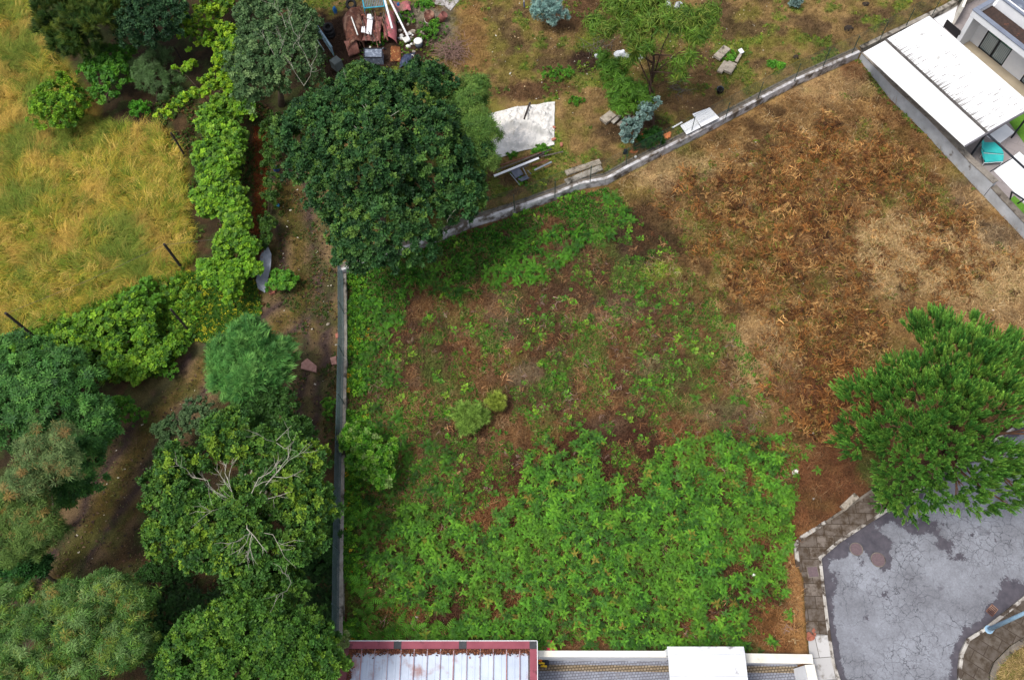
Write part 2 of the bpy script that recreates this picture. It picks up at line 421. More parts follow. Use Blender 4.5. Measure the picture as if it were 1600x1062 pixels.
    # island behind the kerb
    ic = P(1640, 1080); di = np.hypot(x - ic[0], y - ic[1])
    c = mixc(c, mixc(np.broadcast_to(srgb(172, 148, 100), c.shape), srgb(128, 118, 66), sstep(.45, .62, n1)), sstep(4.2, 3.8, di))
    c = mixc(c, srgb(110, 106, 98), sstep(0, .2, inside_dist(x, y, patio_poly)))
    return np.clip(c * (.55 + .8 * n4)[..., None], 0.004, .8)

def gz(x, y):
    z = .10 * (fbm(x, y, 2.5, 3) - .5) + .05 * (fbm(x, y, .6, 4, 2) - .5)
    z = z + .5 * sstep(.12, .32, inside_dist(x, y, north_poly)) * sstep(0, 3, np.hypot(x - P(455, 200)[0], 0) * 0 + 3 + 0 * x)
    rd = line_dist(x, y, K1); 
    road_area = sstep(.6, 0, -inside_dist(x, y, ROADP))
    z = z * (1 - road_area) - .22 * road_area
    wk = sstep(.4, .0, -inside_dist(x, y, WALKP)); z = z * (1 - wk) - .12 * wk
    wk = sstep(.3, .0, -inside_dist(x, y, WALK2P)); z = z * (1 - wk) - .12 * wk
    z = z - 1.5 * sstep(-.1, .1, inside_dist(x, y, yard_poly))
    z = z - .06 * sstep(0, .2, inside_dist(x, y, patio_poly))
    return z
ROADP = [tuple(p[:2]) for p in K1] + [(40, 16), (40, 6)] + [tuple(p[:2]) for p in K2[::-1]] + [tuple(P(1505, 1250)[:2]), tuple(P(1340, 1250)[:2])]
WALKP = [tuple(p[:2]) for p in OUT1] + [tuple(P(1274, 1060)[:2]), tuple(P(1290, 1200)[:2]), tuple(P(1340, 1200)[:2])] + [tuple(p[:2]) for p in K1[:8]]
K2IN = PP([(1543, 1075), (1545, 1050), (1551, 1034), (1577, 1008), (1612, 988)])
WALK2P = [tuple(p[:2]) for p in K2] + [tuple(p[:2]) for p in K2IN[::-1]]

# ------------------------------------------------------------------ ground sheet
def make_ground():
    x0, x1, y0, y1, st = -46., 52., -8., 62., .14
    nx, ny = int((x1 - x0) / st) + 1, int((y1 - y0) / st) + 1
    X, Y = np.meshgrid(np.linspace(x0, x1, nx), np.linspace(y0, y1, ny))
    x, y = X.ravel(), Y.ravel()
    z = gz(x, y); c = gcol(x, y)
    e = np.minimum(np.minimum(x - x0, x1 - x), np.minimum(y - y0, y1 - y)); z = z * sstep(0, 2, e)
    idx = np.arange(nx * ny).reshape(ny, nx)
    f = np.stack([idx[:-1, :-1], idx[:-1, 1:], idx[1:, 1:], idx[1:, :-1]], -1).reshape(-1, 4)
    V = np.stack([x, y, z], 1); n0 = len(V)
    B = 900.
    ext = np.array([[x0, y0, 0], [x1, y0, 0], [x1, y1, 0], [x0, y1, 0], [-B, -B, 0], [B, -B, 0], [B, B, 0], [-B, B, 0]])
    ef = np.array([[4, 5, 1, 0], [5, 6, 2, 1], [6, 7, 3, 2], [7, 4, 0, 3]]) + n0
    V = np.concatenate([V, ext]); c = np.concatenate([c, np.broadcast_to(C['olive'], (8, 3))])
    o = npmesh('ground', V, [f, ef], M_GROUND, None, c, True)
    tag(o, 'rough ground of bare soil, dry straw and turf under the whole site', 'ground', kind='structure')
make_ground()

# ------------------------------------------------------------------ road, pavements, kerbs
def road_mat():
    m = bpy.data.materials.new('asphalt'); m.use_nodes = True; n = m.node_tree; b = n.nodes['Principled BSDF']
    b.inputs['Roughness'].default_value = .85; b.inputs['Specular IOR Level'].default_value = .3
    g = n.nodes.new('ShaderNodeNewGeometry'); L = n.links
    def noise(s, d=8, ro=.6, vec=None):
        t = n.nodes.new('ShaderNodeTexNoise'); t.inputs['Scale'].default_value = s; t.inputs['Detail'].default_value = d; t.inputs['Roughness'].default_value = ro
        L.new(vec or g.outputs['Position'], t.inputs['Vector']); return t
    def ramp(src, a, c, ca, cb):
        r = n.nodes.new('ShaderNodeValToRGB'); r.color_ramp.elements[0].position = a; r.color_ramp.elements[1].position = c
        r.color_ramp.elements[0].color = (*ca, 1); r.color_ramp.elements[1].color = (*cb, 1); L.new(src, r.inputs['Fac']); return r.outputs['Color']
    def mix(fac, a, bb, typ='MIX'):
        x = n.nodes.new('ShaderNodeMix'); x.data_type = 'RGBA'; x.blend_type = typ
        if isinstance(fac, float): x.inputs[0].default_value = fac
        else: L.new(fac, x.inputs[0])
        for i, s in ((6, a), (7, bb)):
            if isinstance(s, tuple): x.inputs[i].default_value = s
            else: L.new(s, x.inputs[i])
        return x.outputs[2]
    base = ramp(noise(.5, 12, .72).outputs['Fac'], .34, .66, srgb(108, 109, 116), srgb(142, 145, 154))
    fine = ramp(noise(11, 8, .85).outputs['Fac'], .3, .7, (.68, .68, .68), (1.24, 1.24, 1.24))
    base = mix(1.0, base, fine, 'MULTIPLY')
    # warped cell cracks
    wn = noise(2.2, 6); add = n.nodes.new('ShaderNodeVectorMath'); add.operation = 'MULTIPLY_ADD'
    L.new(wn.outputs['Color'], add.inputs[0]); add.inputs[1].default_value = (.5, .5, .5); L.new(g.outputs['Position'], add.inputs[2])
    for s, wd in ((.95, .016), (2.4, .034)):
        v = n.nodes.new('ShaderNodeTexVoronoi'); v.feature = 'DISTANCE_TO_EDGE'; v.inputs['Scale'].default_value = s
        L.new(add.outputs[0], v.inputs['Vector'])
        msk = ramp(v.outputs['Distance'], 0.0, wd, (1, 1, 1), (0, 0, 0))
        sel = ramp(noise(.45 if s < 2 else .3, 6, .6).outputs['Fac'], .44, .58, (0, 0, 0), (1, 1, 1))
        mk = mix(1.0, msk, sel, 'MULTIPLY')
        base = mix(mk, base, (*srgb(62, 62, 68), 1))
    a = n.nodes.new('ShaderNodeAttribute'); a.attribute_name = 'Col'
    sp = n.nodes.new('ShaderNodeSeparateColor'); L.new(a.outputs['Color'], sp.inputs[0])
    wnz = noise(1.9, 14, .78)
    sm = n.nodes.new('ShaderNodeMath'); sm.operation = 'ADD'; L.new(sp.outputs[0], sm.inputs[0]); L.new(wnz.outputs['Fac'], sm.inputs[1])
    stn = ramp(sm.outputs[0], .97, 1.09, (0, 0, 0), (1, 1, 1))
    base = mix(stn, base, ramp(noise(3).outputs['Fac'], .3, .7, srgb(66, 64, 72), srgb(88, 84, 92)))
    spk = ramp(noise(1.5, 12, .72).outputs['Fac'], .59, .66, (0, 0, 0), (.75, .75, .75))
    base = mix(spk, base, (*srgb(88, 86, 94), 1))
    L.new(base, b.inputs['Base Color'])
    bp = n.nodes.new('ShaderNodeBump'); bp.inputs['Strength'].default_value = .3; bp.inputs['Distance'].default_value = .03
    L.new(noise(22, 4).outputs['Fac'], bp.inputs['Height']); L.new(bp.outputs['Normal'], b.inputs['Normal'])
    return m
def sheet(poly, z, name, material, st=.2, attr=None, kind='structure', label=None, cat=None):
    """a flat sheet with a fine grid clipped to a polygon (cells snapped at its rim)"""
    me_poly = MB(); n = len(poly)
    me = bpy.data.meshes.new(name)
    me.from_pydata([(p[0], p[1], z) for p in poly], [], [tuple(range(n))]); me.update()
    import bmesh
    bm = bmesh.new(); bm.from_mesh(me)
    if attr:
        xs = [p[0] for p in poly]; ys = [p[1] for p in poly]
        for ax, lo, hi in ((0, min(xs), max(xs)), (1, min(ys), max(ys))):
            k = lo + st
            while k < hi:
                co = (k, 0, z) if ax == 0 else (0, k, z); no = (1, 0, 0) if ax == 0 else (0, 1, 0)
                bmesh.ops.bisect_plane(bm, geom=bm.verts[:] + bm.edges[:] + bm.faces[:], plane_co=co, plane_no=no); k += st
    bmesh.ops.recalc_face_normals(bm, faces=bm.faces[:])
    for f in bm.faces:
        if f.normal.z < 0: f.normal_flip()
    bm.to_mesh(me); bm.free()
    if attr:
        v = np.empty(len(me.vertices) * 3, np.float32); me.vertices.foreach_get('co', v); v = v.reshape(-1, 3)
        a = me.color_attributes.new('Col', 'FLOAT_COLOR', 'POINT'); c4 = np.ones((len(v), 4), np.float32); c4[:, :3] = attr(v[:, 0], v[:, 1])[:, None]
        a.data.foreach_set('color', c4.ravel())
    me.materials.append(material)
    o = bpy.data.objects.new(name, me); COL.objects.link(o)
    return tag(o, label, cat, kind=kind)
def road_stain(x, y):
    s = np.zeros(x.shape)
    for (u, v, r1, r2, k) in [(1372, 850, 26, 26, .75), (1350, 838, 32, 20, .7), (1383, 880, 16, 14, .55), (1315, 862, 22, 12, .6), (1338, 862, 12, 12, .5), (1350, 883, 10, 8, .45), (1478, 850, 28, 26, .42), (1500, 870, 24, 16, .38), (1520, 838, 10, 8, .4),
                              (1585, 925, 30, 24, .7), (1562, 930, 14, 12, .5), (1385, 928, 24, 18, .4), (1310, 905, 16, 18, .42), (1355, 960, 12, 16, .42), (1305, 935, 10, 18, .4), (1500, 800, 60, 40, .3), (1552, 950, 12, 8, .6), (1558, 840, 12, 12, .4), (1515, 985, 18, 20, .35), (1440, 820, 50, 18, .5), (1405, 805, 24, 16, .6)]:
        s = np.maximum(s, blob(x, y, u, v, r1 * 1.1, r2 * 1.1) * (k + .14))
    e = np.minimum(line_dist(x, y, K1), line_dist(x, y, K2))
    return np.maximum(s, sstep(.85, .25, e) * .62)
sheet(ROADP, -.12, 'road', road_mat(), .35, road_stain, label='cracked pale grey asphalt turning circle of the cul-de-sac', cat='road')

def paver_mat(name, rot, c1, c2, mortar, scale, rw=.5, rh=.25, msz=.02, stain=None, lo=.5, hi=.62):
    m = bpy.data.materials.new(name); m.use_nodes = True; n = m.node_tree; b = n.nodes['Principled BSDF']; L = n.links
    b.inputs['Roughness'].default_value = .92; b.inputs['Specular IOR Level'].default_value = .2
    g = n.nodes.new('ShaderNodeNewGeometry'); mp = n.nodes.new('ShaderNodeMapping'); mp.inputs['Rotation'].default_value = (0, 0, rot)
    L.new(g.outputs['Position'], mp.inputs['Vector'])
    br = n.nodes.new('ShaderNodeTexBrick'); br.inputs['Scale'].default_value = scale; br.inputs['Brick Width'].default_value = rw; br.inputs['Row Height'].default_value = rh
    br.inputs['Mortar Size'].default_value = msz; br.inputs['Color1'].default_value = (*c1, 1); br.inputs['Color2'].default_value = (*c2, 1); br.inputs['Mortar'].default_value = (*mortar, 1)
    L.new(mp.outputs[0], br.inputs['Vector']); out = br.outputs['Color']
    t = n.nodes.new('ShaderNodeTexNoise'); t.inputs['Scale'].default_value = 2.2; t.inputs['Detail'].default_value = 10; t.inputs['Roughness'].default_value = .7
    L.new(g.outputs['Position'], t.inputs['Vector'])
    r = n.nodes.new('ShaderNodeValToRGB'); r.color_ramp.elements[0].position = lo; r.color_ramp.elements[1].position = hi
    L.new(t.outputs['Fac'], r.inputs['Fac'])
    mx = n.nodes.new('ShaderNodeMix'); mx.data_type = 'RGBA'; L.new(r.outputs['Color'], mx.inputs[0]); L.new(out, mx.inputs[6])
    mx.inputs[7].default_value = (*(stain if stain is not None else mortar), 1); L.new(mx.outputs[2], b.inputs['Base Color'])
    bp = n.nodes.new('ShaderNodeBump'); bp.inputs['Strength'].default_value = .5; bp.inputs['Distance'].default_value = .03
    L.new(t.outputs['Fac'], bp.inputs['Height']); L.new(bp.outputs['Normal'], b.inputs['Normal'])
    return m
M_PAV = paver_mat('old_paving', .1, srgb(118, 108, 100), srgb(92, 83, 76), srgb(62, 53, 45), .7, .62, .42, .014, srgb(66, 54, 42), .42, .6)
M_PAV2 = paver_mat('mossy_paving', .7, srgb(104, 96, 88), srgb(86, 78, 72), srgb(62, 52, 46), .7, .62, .42, .014, srgb(68, 58, 48), .4, .6)
wp = [tuple(p[:2]) for p in OUT1[:9]] + [tuple(P(1262, 991)[:2]), tuple(P(1294.5, 991)[:2])] + [tuple(p[:2]) for p in K1[3:8]]
def inset(pl): return pl
sheet(wp, .03, 'pavement', M_PAV, label='dark worn slab pavement between the lot and the road', cat='pavement')
wp2 = [tuple(P(u, v)[:2]) for u, v in [(1262, 991), (1294.5, 991), (1302, 1036), (1312, 1066), (1345, 1200), (1285, 1200), (1272, 1050), (1264, 1020)]]
M_PALEPAV = paver_mat('pale_paving', 0, srgb(186, 184, 184), srgb(168, 166, 166), srgb(90, 86, 80), .8, .9, .8, .012, srgb(120, 114, 106), .52, .7)
sheet(wp2, .034, 'concrete_pavement', M_PALEPAV, label='pale concrete pavement beside the white boundary wall', cat='pavement')
sheet(WALK2P, .03, 'island_pavement', M_PAV2, label='curved mossy slab pavement around the grassy island', cat='pavement')
M_KERB = mat('kerb_stone', srgb(196, 192, 186), srgb(140, 132, 124), 1.6, .9, .4, stain=srgb(74, 64, 56), stain_scale=1.9, stain_lo=.47, stain_hi=.56)
for pts, wd, lab in ((K1, .16, 'worn white kerb between the slab pavement and the asphalt'), (K2, .16, 'worn white curved kerb at the grassy island edge'),
                 (OUT1[2:6], .2, 'white edging stone curving round the outer pavement corner')):
    solo(MB().run(pts, wd, -.3, .05), 'kerb', M_KERB, lab, 'kerb', bevel=.02, kind='structure')
solo(MB().run(PP([(1545, 1075), (1547, 1050), (1553, 1034), (1579, 1008), (1614, 987)]), .3, -.3, .07, -1), 'kerb', M_COPING, 'broad grey concrete edging round the island grass', 'kerb', bevel=.02, kind='structure')
solo(MB().run(OUT1[:3], .12, -.2, .05), 'kerb', M_COPING, 'dark concrete edging of the slab pavement next to bare soil', 'kerb', kind='structure')

# ------------------------------------------------------------------ scatter engine
def unit(v): return v / (np.linalg.norm(v, axis=-1, keepdims=True) + 1e-9)
def scatter(templates, pos, axis, scale, cols, spin=None, r=rng):
    """templates: list of (tv, tf, tc) ; returns V, F, C of one merged mesh"""
    N = len(pos); k = r.integers(0, len(templates), N)
    axis = unit(axis); ref = np.where(np.abs(axis[:, 2:3]) < .95, np.array([[0., 0, 1]]), np.array([[1., 0, 0]]))
    X = unit(np.cross(ref, axis)); Y = np.cross(axis, X)
    if spin is None: spin = r.random(N) * 6.2832
    cs, sn = np.cos(spin)[:, None], np.sin(spin)[:, None]
    X, Y = X * cs + Y * sn, -X * sn + Y * cs
    Vs, Fs, Cs = [], [], []; off = 0
    for t, (tv, tf, tc) in enumerate(templates):
        s = np.nonzero(k == t)[0]
        if not len(s): continue
        V = (pos[s][:, None, :] + scale[s][:, None, None] * (tv[None, :, 0:1] * X[s][:, None, :] + tv[None, :, 1:2] * Y[s][:, None, :] + tv[None, :, 2:3] * axis[s][:, None, :]))
        Cc = cols[s][:, None, :] * tc[None, :, None]
        f = tf[None] + (np.arange(len(s)) * len(tv))[:, None, None] + off
        off += len(s) * len(tv)
        Vs.append(V.reshape(-1, 3)); Fs.append(f.reshape(-1, tf.shape[1])); Cs.append(Cc.reshape(-1, 3))
    return np.concatenate(Vs), np.concatenate(Fs), np.concatenate(Cs)
def palette(n, pal, jit=.18, r=rng):
    w = np.array([p[0] for p in pal], float); w /= w.sum()
    c = np.array([srgb(*p[1]) for p in pal])[r.choice(len(pal), n, p=w)]
    g_ = (c[:, 1] > 1.3 * c[:, 2]) & (c[:, 1] > c[:, 0])
    c = np.where(g_[:, None], c * np.array([.98, 1.02, .72]), c)
    return c * (1 + jit * r.standard_normal((n, 1))).clip(.4, 1.8)

def sprig(n, L, W, lo=.1, hi=1.1, seed=0, droop=0.0, stem=0.0):
    r = np.random.default_rng(seed); v = []; f = []; c = []
    for i in range(n):
        a = 2 * math.pi * (i + r.random() * .8) / n; e = lo + (hi - lo) * r.random(); l = L * (.7 + .6 * r.random()); ww = W * (.75 + .5 * r.random())
        d = np.array([math.cos(a) * math.cos(e), math.sin(a) * math.cos(e), math.sin(e)]); s = np.array([-math.sin(a), math.cos(a), 0])
        up = np.cross(d, s); b0 = d * l * .12 + np.array([0, 0, stem * r.random()])
        o = len(v); mid = b0 + d * l * .5
        tip = b0 + d * l - np.array([0, 0, droop * l])
        v += [b0, mid + s * ww / 2 - up * ww * .12, tip, mid - s * ww / 2 - up * ww * .12]; f.append([o, o + 1, o + 2, o + 3])
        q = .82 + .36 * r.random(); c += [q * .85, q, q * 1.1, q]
    return np.array(v), np.array(f), np.array(c)
def pine_shoot(n, L, nl, seed=0, w=.02, open_=.75):
    r = np.random.default_rng(seed); v = []; f = []; c = []
    for i in range(n):
        t = (i + r.random()) / n; a = r.random() * 6.283; e = math.pi / 2 - open_ * (1.15 - .75 * t) * (.8 + .4 * r.random())
        d = np.array([math.cos(a) * math.cos(e), math.sin(a) * math.cos(e), math.sin(e)]); s = np.array([-math.sin(a), math.cos(a), 0])
        b = np.array([0, 0, L * t]); l = nl * (.8 + .4 * r.random()); o = len(v)
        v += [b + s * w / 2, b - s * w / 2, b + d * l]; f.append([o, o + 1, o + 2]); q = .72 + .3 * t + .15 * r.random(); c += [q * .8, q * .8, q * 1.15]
    return np.array(v), np.array(f), np.array(c)
def blade(L, W, seg, bend, seed=0, curl=0.0):
    """a bent blade that starts at the origin and arches along +X of its own frame (Z up)"""
    r = np.random.default_rng(seed); v = []; f = []; c = []
    p = np.zeros(3); e = 1.2; a = 0
    for i in range(seg + 1):
        t = i / seg; ww = W * (1 - .8 * t) / 2
        s = np.array([-math.sin(a), math.cos(a), 0.])
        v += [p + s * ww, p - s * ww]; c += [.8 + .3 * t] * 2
        d = np.array([math.cos(a) * math.cos(e), math.sin(a) * math.cos(e), math.sin(e)])
        p = p + d * L / seg; e -= bend / seg * (1 + .5 * r.random()); a += curl * (r.random() - .5)
        if i < seg: o = 2 * i; f.append([o, o + 1, o + 3, o + 2])
    return np.array(v), np.array(f), np.array(c)
def tuft(n, L, W, seg, bend, seed=0, spread=.05, fan=6.28, curl=.3):
    r = np.random.default_rng(seed); V = []; Fc = []; Cc = []; o = 0
    for i in range(n):
        v, f, c = blade(L * (.6 + .8 * r.random()), W, seg, bend * (.7 + .6 * r.random()), seed * 31 + i, curl)
        a = (r.random() - .5) * fan; R = np.array([[math.cos(a), -math.sin(a), 0], [math.sin(a), math.cos(a), 0], [0, 0, 1]])
        v = v @ R.T + np.array([*(r.standard_normal(2) * spread), 0]); V.append(v); Fc.append(f + o); Cc.append(c * (.75 + .5 * r.random())); o += len(v)
    return np.concatenate(V), np.concatenate(Fc), np.concatenate(Cc)
def fern(nf, L, seed=0, rise=.75, pairs=9):
    """bracken: arching triangular fronds with paired leaflets"""
    r = np.random.default_rng(seed); v = []; f = []; c = []
    for k in range(nf):
        a0 = 6.283 * (k + .7 * r.random()) / nf; l = L * (.7 + .5 * r.random()); e = rise * (.7 + .6 * r.random()); p = np.array([0, 0, .0]); q = .68 + .6 * r.random()
        for j in range(pairs + 1):
            t = j / pairs; d = np.array([math.cos(a0) * math.cos(e), math.sin(a0) * math.cos(e), math.sin(e)]); s = np.array([-math.sin(a0), math.cos(a0), 0])
            if j > 0:
                pl = l * .30 * (1 - t) ** .7 + .02 * l
                for sg in (-1, 1):
                    dd = s * sg * .9 + d * .45; o = len(v); wv = d * l / pairs * .42
                    dz = np.array([0, 0, -.18 * pl])
                    v += [p - wv * .6, p + wv, p + dd * pl * .6 + wv * .9 + dz * .4, p + dd * pl + dz]; f.append([o, o + 1, o + 2, o + 3]) if sg > 0 else f.append([o, o + 3, o + 2, o + 1])
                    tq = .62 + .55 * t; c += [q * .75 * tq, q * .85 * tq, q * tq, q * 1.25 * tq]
            p = p + d * l / pairs; e -= .16 + .05 * r.random(); a0 += (r.random() - .5) * .12
    return np.array(v), np.array(f), np.array(c)

T_OAK = [sprig(8, .165, .10, .0, 1.2, s) for s in range(5)]
T_SMALL = [sprig(8, .115, .07, .0, 1.2, s + 20) for s in range(5)]
T_BROAD = [sprig(7, .2, .15, -.2, .8, s + 40) for s in range(5)]
T_VINE = [sprig(7, .14, .125, -.1, .6, s + 60) for s in range(5)]
T_EUC = [sprig(11, .30, .036, -.5, .9, s + 80, .35) for s in range(5)]
T_FIG = [sprig(8, .28, .10, -.2, .7, s + 100, .15) for s in range(5)]
T_WISP = [sprig(12, .30, .035, -.3, 1.0, s + 120, .25) for s in range(5)]
T_BLUE = [sprig(9, .13, .1, -.2, 1.2, s + 140) for s in range(4)]
T_PINE = [pine_shoot(60, .5, .15, s, .04, .62) for s in range(4)]
T_PINESOFT = [pine_shoot(40, .22, .24, s + 9, .02, 1.0) for s in range(4)]
T_HANG = [sprig(9, .5, .05, -1.2, .1, s + 160, .3) for s in range(5)]
T_JUN = [tuft(10, .36, .035, 2, .9, s + 3, .06, 1.6) for s in range(5)]

# ------------------------------------------------------------------ trees
def lobes_from(spec, zc, sub=7, seed=0, rz_k=.75, subr=(.46, .62)):
    """spec: ellipses seen from above (u, v, ru, rv[, dz]) -> leaf-bearing lobes (x,y,z,r)"""
    r = np.random.default_rng(seed); out = []
    for e in spec:
        u, v, ru, rv = e[:4]; z = zc + (e[4] if len(e) > 4 else 0)
        s = scale_at(u, v, z); c = P(u, v, z); rx = ru / s
        th = math.atan2(math.hypot(c[0], c[1]), H - z)
        rz = rx * rz_k
        ry = math.sqrt(max((rv / s) ** 2 - (rz * math.sin(th)) ** 2, (rv / s * .5) ** 2)) / max(math.cos(th), .5)
        for k in range(sub):
            d = unit(r.standard_normal(3)); d[2] = abs(d[2]) * .9 - .15
            q = subr[0] + (subr[1] - subr[0]) * r.random(); rr = q * (rx + ry + rz) / 3
            kk = 1.04 - q * .85
            out.append((c[0] + d[0] * rx * kk, c[1] + d[1] * ry * kk, c[2] + d[2] * rz * kk, rr))
        out.append((c[0], c[1], c[2] - rz * .1, min(rx, ry, rz) * .62))
    return np.array(out)
def crown_points(L, n, r, inner=.25, lo=-.45, per=9, cs=None):
    """leaf sprigs gathered in tufts over the lobes"""
    m = max(n // per, 12)
    w = L[:, 3] ** 2; k = r.choice(len(L), m, p=w / w.sum())
    d = unit(r.standard_normal((m, 3))); d[:, 2] = np.where(d[:, 2] < lo, -d[:, 2], d[:, 2])
    lump = .84 + .32 * vnoise(d[:, 0] * 2.2 + k * 7.1 + 50, d[:, 1] * 2.2 + d[:, 2] * 1.7 + 50, 3)
    rad = L[k, 3] * lump * (1 - inner * r.random(m) ** 1.6 + .22 * (r.random(m) ** 4))
    p = L[k, :3] + d * rad[:, None]
    keep = np.ones(m, bool)
    for j in range(len(L)):
        dd = np.linalg.norm((p - L[j, :3]), axis=1); keep &= ~((dd < L[j, 3] * .66) & (k != j))
    p, d, k = p[keep], d[keep], k[keep]
    cs = cs or min(.21, .3 * float(np.mean(L[:, 3])))
    o = r.standard_normal((len(p), per, 3)); o = o / np.linalg.norm(o, axis=2, keepdims=True) * (r.random((len(p), per, 1)) ** .5)
    o = o + .5 * d[:, None, :]
    sc_ = (.6 + .8 * r.random((len(p), 1, 1)))
    P_ = (p[:, None, :] + o * cs * sc_).reshape(-1, 3)
    D_ = unit(np.repeat(d, per, 0) * .6 + o.reshape(-1, 3) * .9)
    return P_, D_, np.repeat(k, per), np.repeat(np.arange(len(p)), per)
def limb_mesh(base, top, L, r0, seed, nlimb=8):
    rr = random.Random(seed); mb = MB(); base = Vector(base); top = Vector(top)
    pts = [base]; 
    for i in range(1, 5):
        t = i / 4; pts.append(base.lerp(top, t) + Vector((rr.uniform(-.18, .18), rr.uniform(-.18, .18), 0)) * (1 if i < 4 else 0))
    mb.tube(pts, [r0 * (1.25 if i == 0 else 1 - .6 * i / 4) for i in range(5)], 9)
    idx = list(range(len(L))); rr.shuffle(idx)
    for j in idx[:nlimb]:
        t = rr.uniform(.45, .95); s = base.lerp(top, t); e = Vector(L[j][:3]); m = s.lerp(e, .5) + Vector((rr.uniform(-.25, .25), rr.uniform(-.25, .25), rr.uniform(.0, .35)))
        mb.tube([s, m, e], [r0 * .42, r0 * .26, r0 * .08], 6)
        for q in range(3):
            a = m.lerp(e, rr.uniform(.2, .8)); b = e + Vector((rr.uniform(-1, 1), rr.uniform(-1, 1), rr.uniform(-.2, .8))) * L[j][3] * .75
            mb.tube([a, a.lerp(b, .5) + Vector((0, 0, .06)), b], [r0 * .14, r0 * .09, r0 * .03], 5, False)
    return mb
def tree(name, label, cat, spec, zc, tmpl, pal, n, seed=0, rz_k=.75, sub=7, size=1.0, up=.35, bark=None, base=None, r0=.18, group=None, inner=.3, jit=.18, nlimb=8, tip=None, subr=(.46, .62), zb=0.0, matl=None, per=9, radial=0.0):
    r = np.random.default_rng(seed + 1000)
    L = lobes_from(spec, zc, sub, seed, rz_k, subr)
    ctr = L[:, :3].mean(0)
    b = P(*base, zb) if base else np.array([ctr[0], ctr[1], zb])
    t = thing(name, label, cat, b, group)
    p, d, k, cid = crown_points(L, n, r, inner, per=per)
    ax = unit(d + np.array([0, 0, up]) + .35 * r.standard_normal(d.shape))
    if radial: ax = unit(ax * .7 + radial * unit(p - np.array([b[0], b[1], 1.5])))
    ncl = cid.max() + 1
    cols = palette(len(p), pal, jit * .8, r) * .45 + palette(ncl, pal, jit * 1.3, r)[cid] * .55
    cols *= (.88 + .24 * r.random(len(L)))[k][:, None]
    if tip is not None:      # yellower young growth in patches
        g = (r.random(ncl) < tip[0] * .55)[cid] * (.25 + .5 * sstep(.42, .6, fbm(p[:, 0] + 9, p[:, 1] + p[:, 2], 1.6, seed + 7, 3))) * (r.random(len(p)) < .75)
        cols = mixc(cols, palette(len(p), [(1, tip[1])], .15, r), g)
    keep = p[:, 2] > .1
    V, Fc, Cc = scatter(tmpl, p[keep], ax[keep], size * (.75 + .5 * r.random(keep.sum())), cols[keep], r=r)
    npmesh('crown', V, Fc, matl or M_LEAF, t, Cc)
    tm = limb_mesh(b, (ctr[0], ctr[1], max(ctr[2] - .2, .3)), L, r0, seed, nlimb)
    tm.build('trunk', bark or M_BARK, t, True)
    return t, L
def dead_branches(parent, start, targets, r0, seed, m=None, name='dead_branch', depth=1):
    rr = random.Random(seed); mb = MB(); s = Vector(start)
    def grow(a, b, r, depth):
        mid = a.lerp(b, .5) + Vector((rr.uniform(-1, 1), rr.uniform(-1, 1), rr.uniform(-.3, .6))) * (b - a).length * .12
        mb.tube([a, mid, b], [r, r * .75, r * .4], 6, False)
        if depth > 0:
            for q in range(4):
                t = rr.uniform(.3, 1.0); st = mid.lerp(b, t); ln = (b - a).length * rr.uniform(.3, .6)
                d = (b - a).normalized() + Vector((rr.uniform(-1, 1), rr.uniform(-1, 1), rr.uniform(-.9, .4))) * .8
                grow(st, st + d.normalized() * ln, r * .5, depth - 1)
    for tg in targets: grow(s, Vector(tg), r0, depth)
    return mb.build(name, m or M_PALEBARK, parent, True)

OAKP = [(5, (46, 82, 50)), (3, (34, 64, 42)), (2, (64, 100, 56)), (1, (88, 120, 58))]
# big oak at the junction of the walls
big, bigL = tree('oak_tree', 'largest dark green oak, its crown spread over the meeting of the two stone walls', 'tree',
     [(575, 163, 76, 50, .4), (652, 168, 80, 58, .3), (525, 220, 85, 75), (620, 250, 105, 90, .8), (540, 300, 62, 52), (690, 250, 70, 75), (615, 355, 88, 62, -.4), (705, 310, 45, 45, -.4), (560, 385, 40, 36, -1.2), (488, 245, 38, 48, -.6)],
     6.3, T_OAK, OAKP, 52000, 3, .7, 9, .95, .45, base=(600, 395), r0=.32, nlimb=10, tip=(.35, (98, 126, 56)), inner=.22)
q = P(590, 205, 8.7); dead_branches(big, q - [0, 0, .9], [q + [-.3, .8, .5], q + [.5, .5, .6], q + [-.7, -.3, .4]], .04, 5)
q = P(552, 148, 8.2); dead_branches(big, q - [0, 0, .8], [q + [-.2, .6, .4], q + [.3, .4, .4]], .03, 6)
q = P(697, 330, 6.2); dead_branches(big, q - [0, 0, .8], [q + [-.3, .6, .3], q + [.5, .4, .3], q + [.3, -.5, .3]], .03, 7)
tree('willow_tree', 'fine-leaved green tree touching the right side of the large oak above the white sheet', 'tree',
     [(738, 160, 36, 34), (750, 210, 38, 36, .2), (738, 258, 34, 30, -.3), (715, 190, 30, 40)], 6.4, T_WISP, [(4, (92, 124, 62)), (2, (66, 98, 50)), (1, (120, 142, 76))], 7540, 8, .75, 7, .8, .2, base=(735, 272), r0=.12, zb=.5)
gt, gL = tree('eucalyptus_tree', 'grey-green bushy tree left of the scrap heap with bare twigs showing', 'tree',
     [(430, 30, 60, 45), (466, 58, 34, 42), (410, 90, 48, 46), (455, 110, 60, 45, -.2), (400, 145, 30, 28, -.8), (430, -30, 70, 40, .4)], 5.0, T_SMALL, [(5, (86, 114, 82)), (3, (62, 90, 64)), (1, (124, 148, 108))], 19500, 12, .75, 8, 1.15, .3, base=(440, 165), r0=.2)
for a in ((465, 45), (440, 25), (468, 115), (425, 75), (450, 70), (478, 85)):
    q = P(*a, 7.2); dead_branches(gt, q - [0, 0, 1.0], [q + [.7, .4, .1], q + [-.5, .8, .2]], .014, a[0])
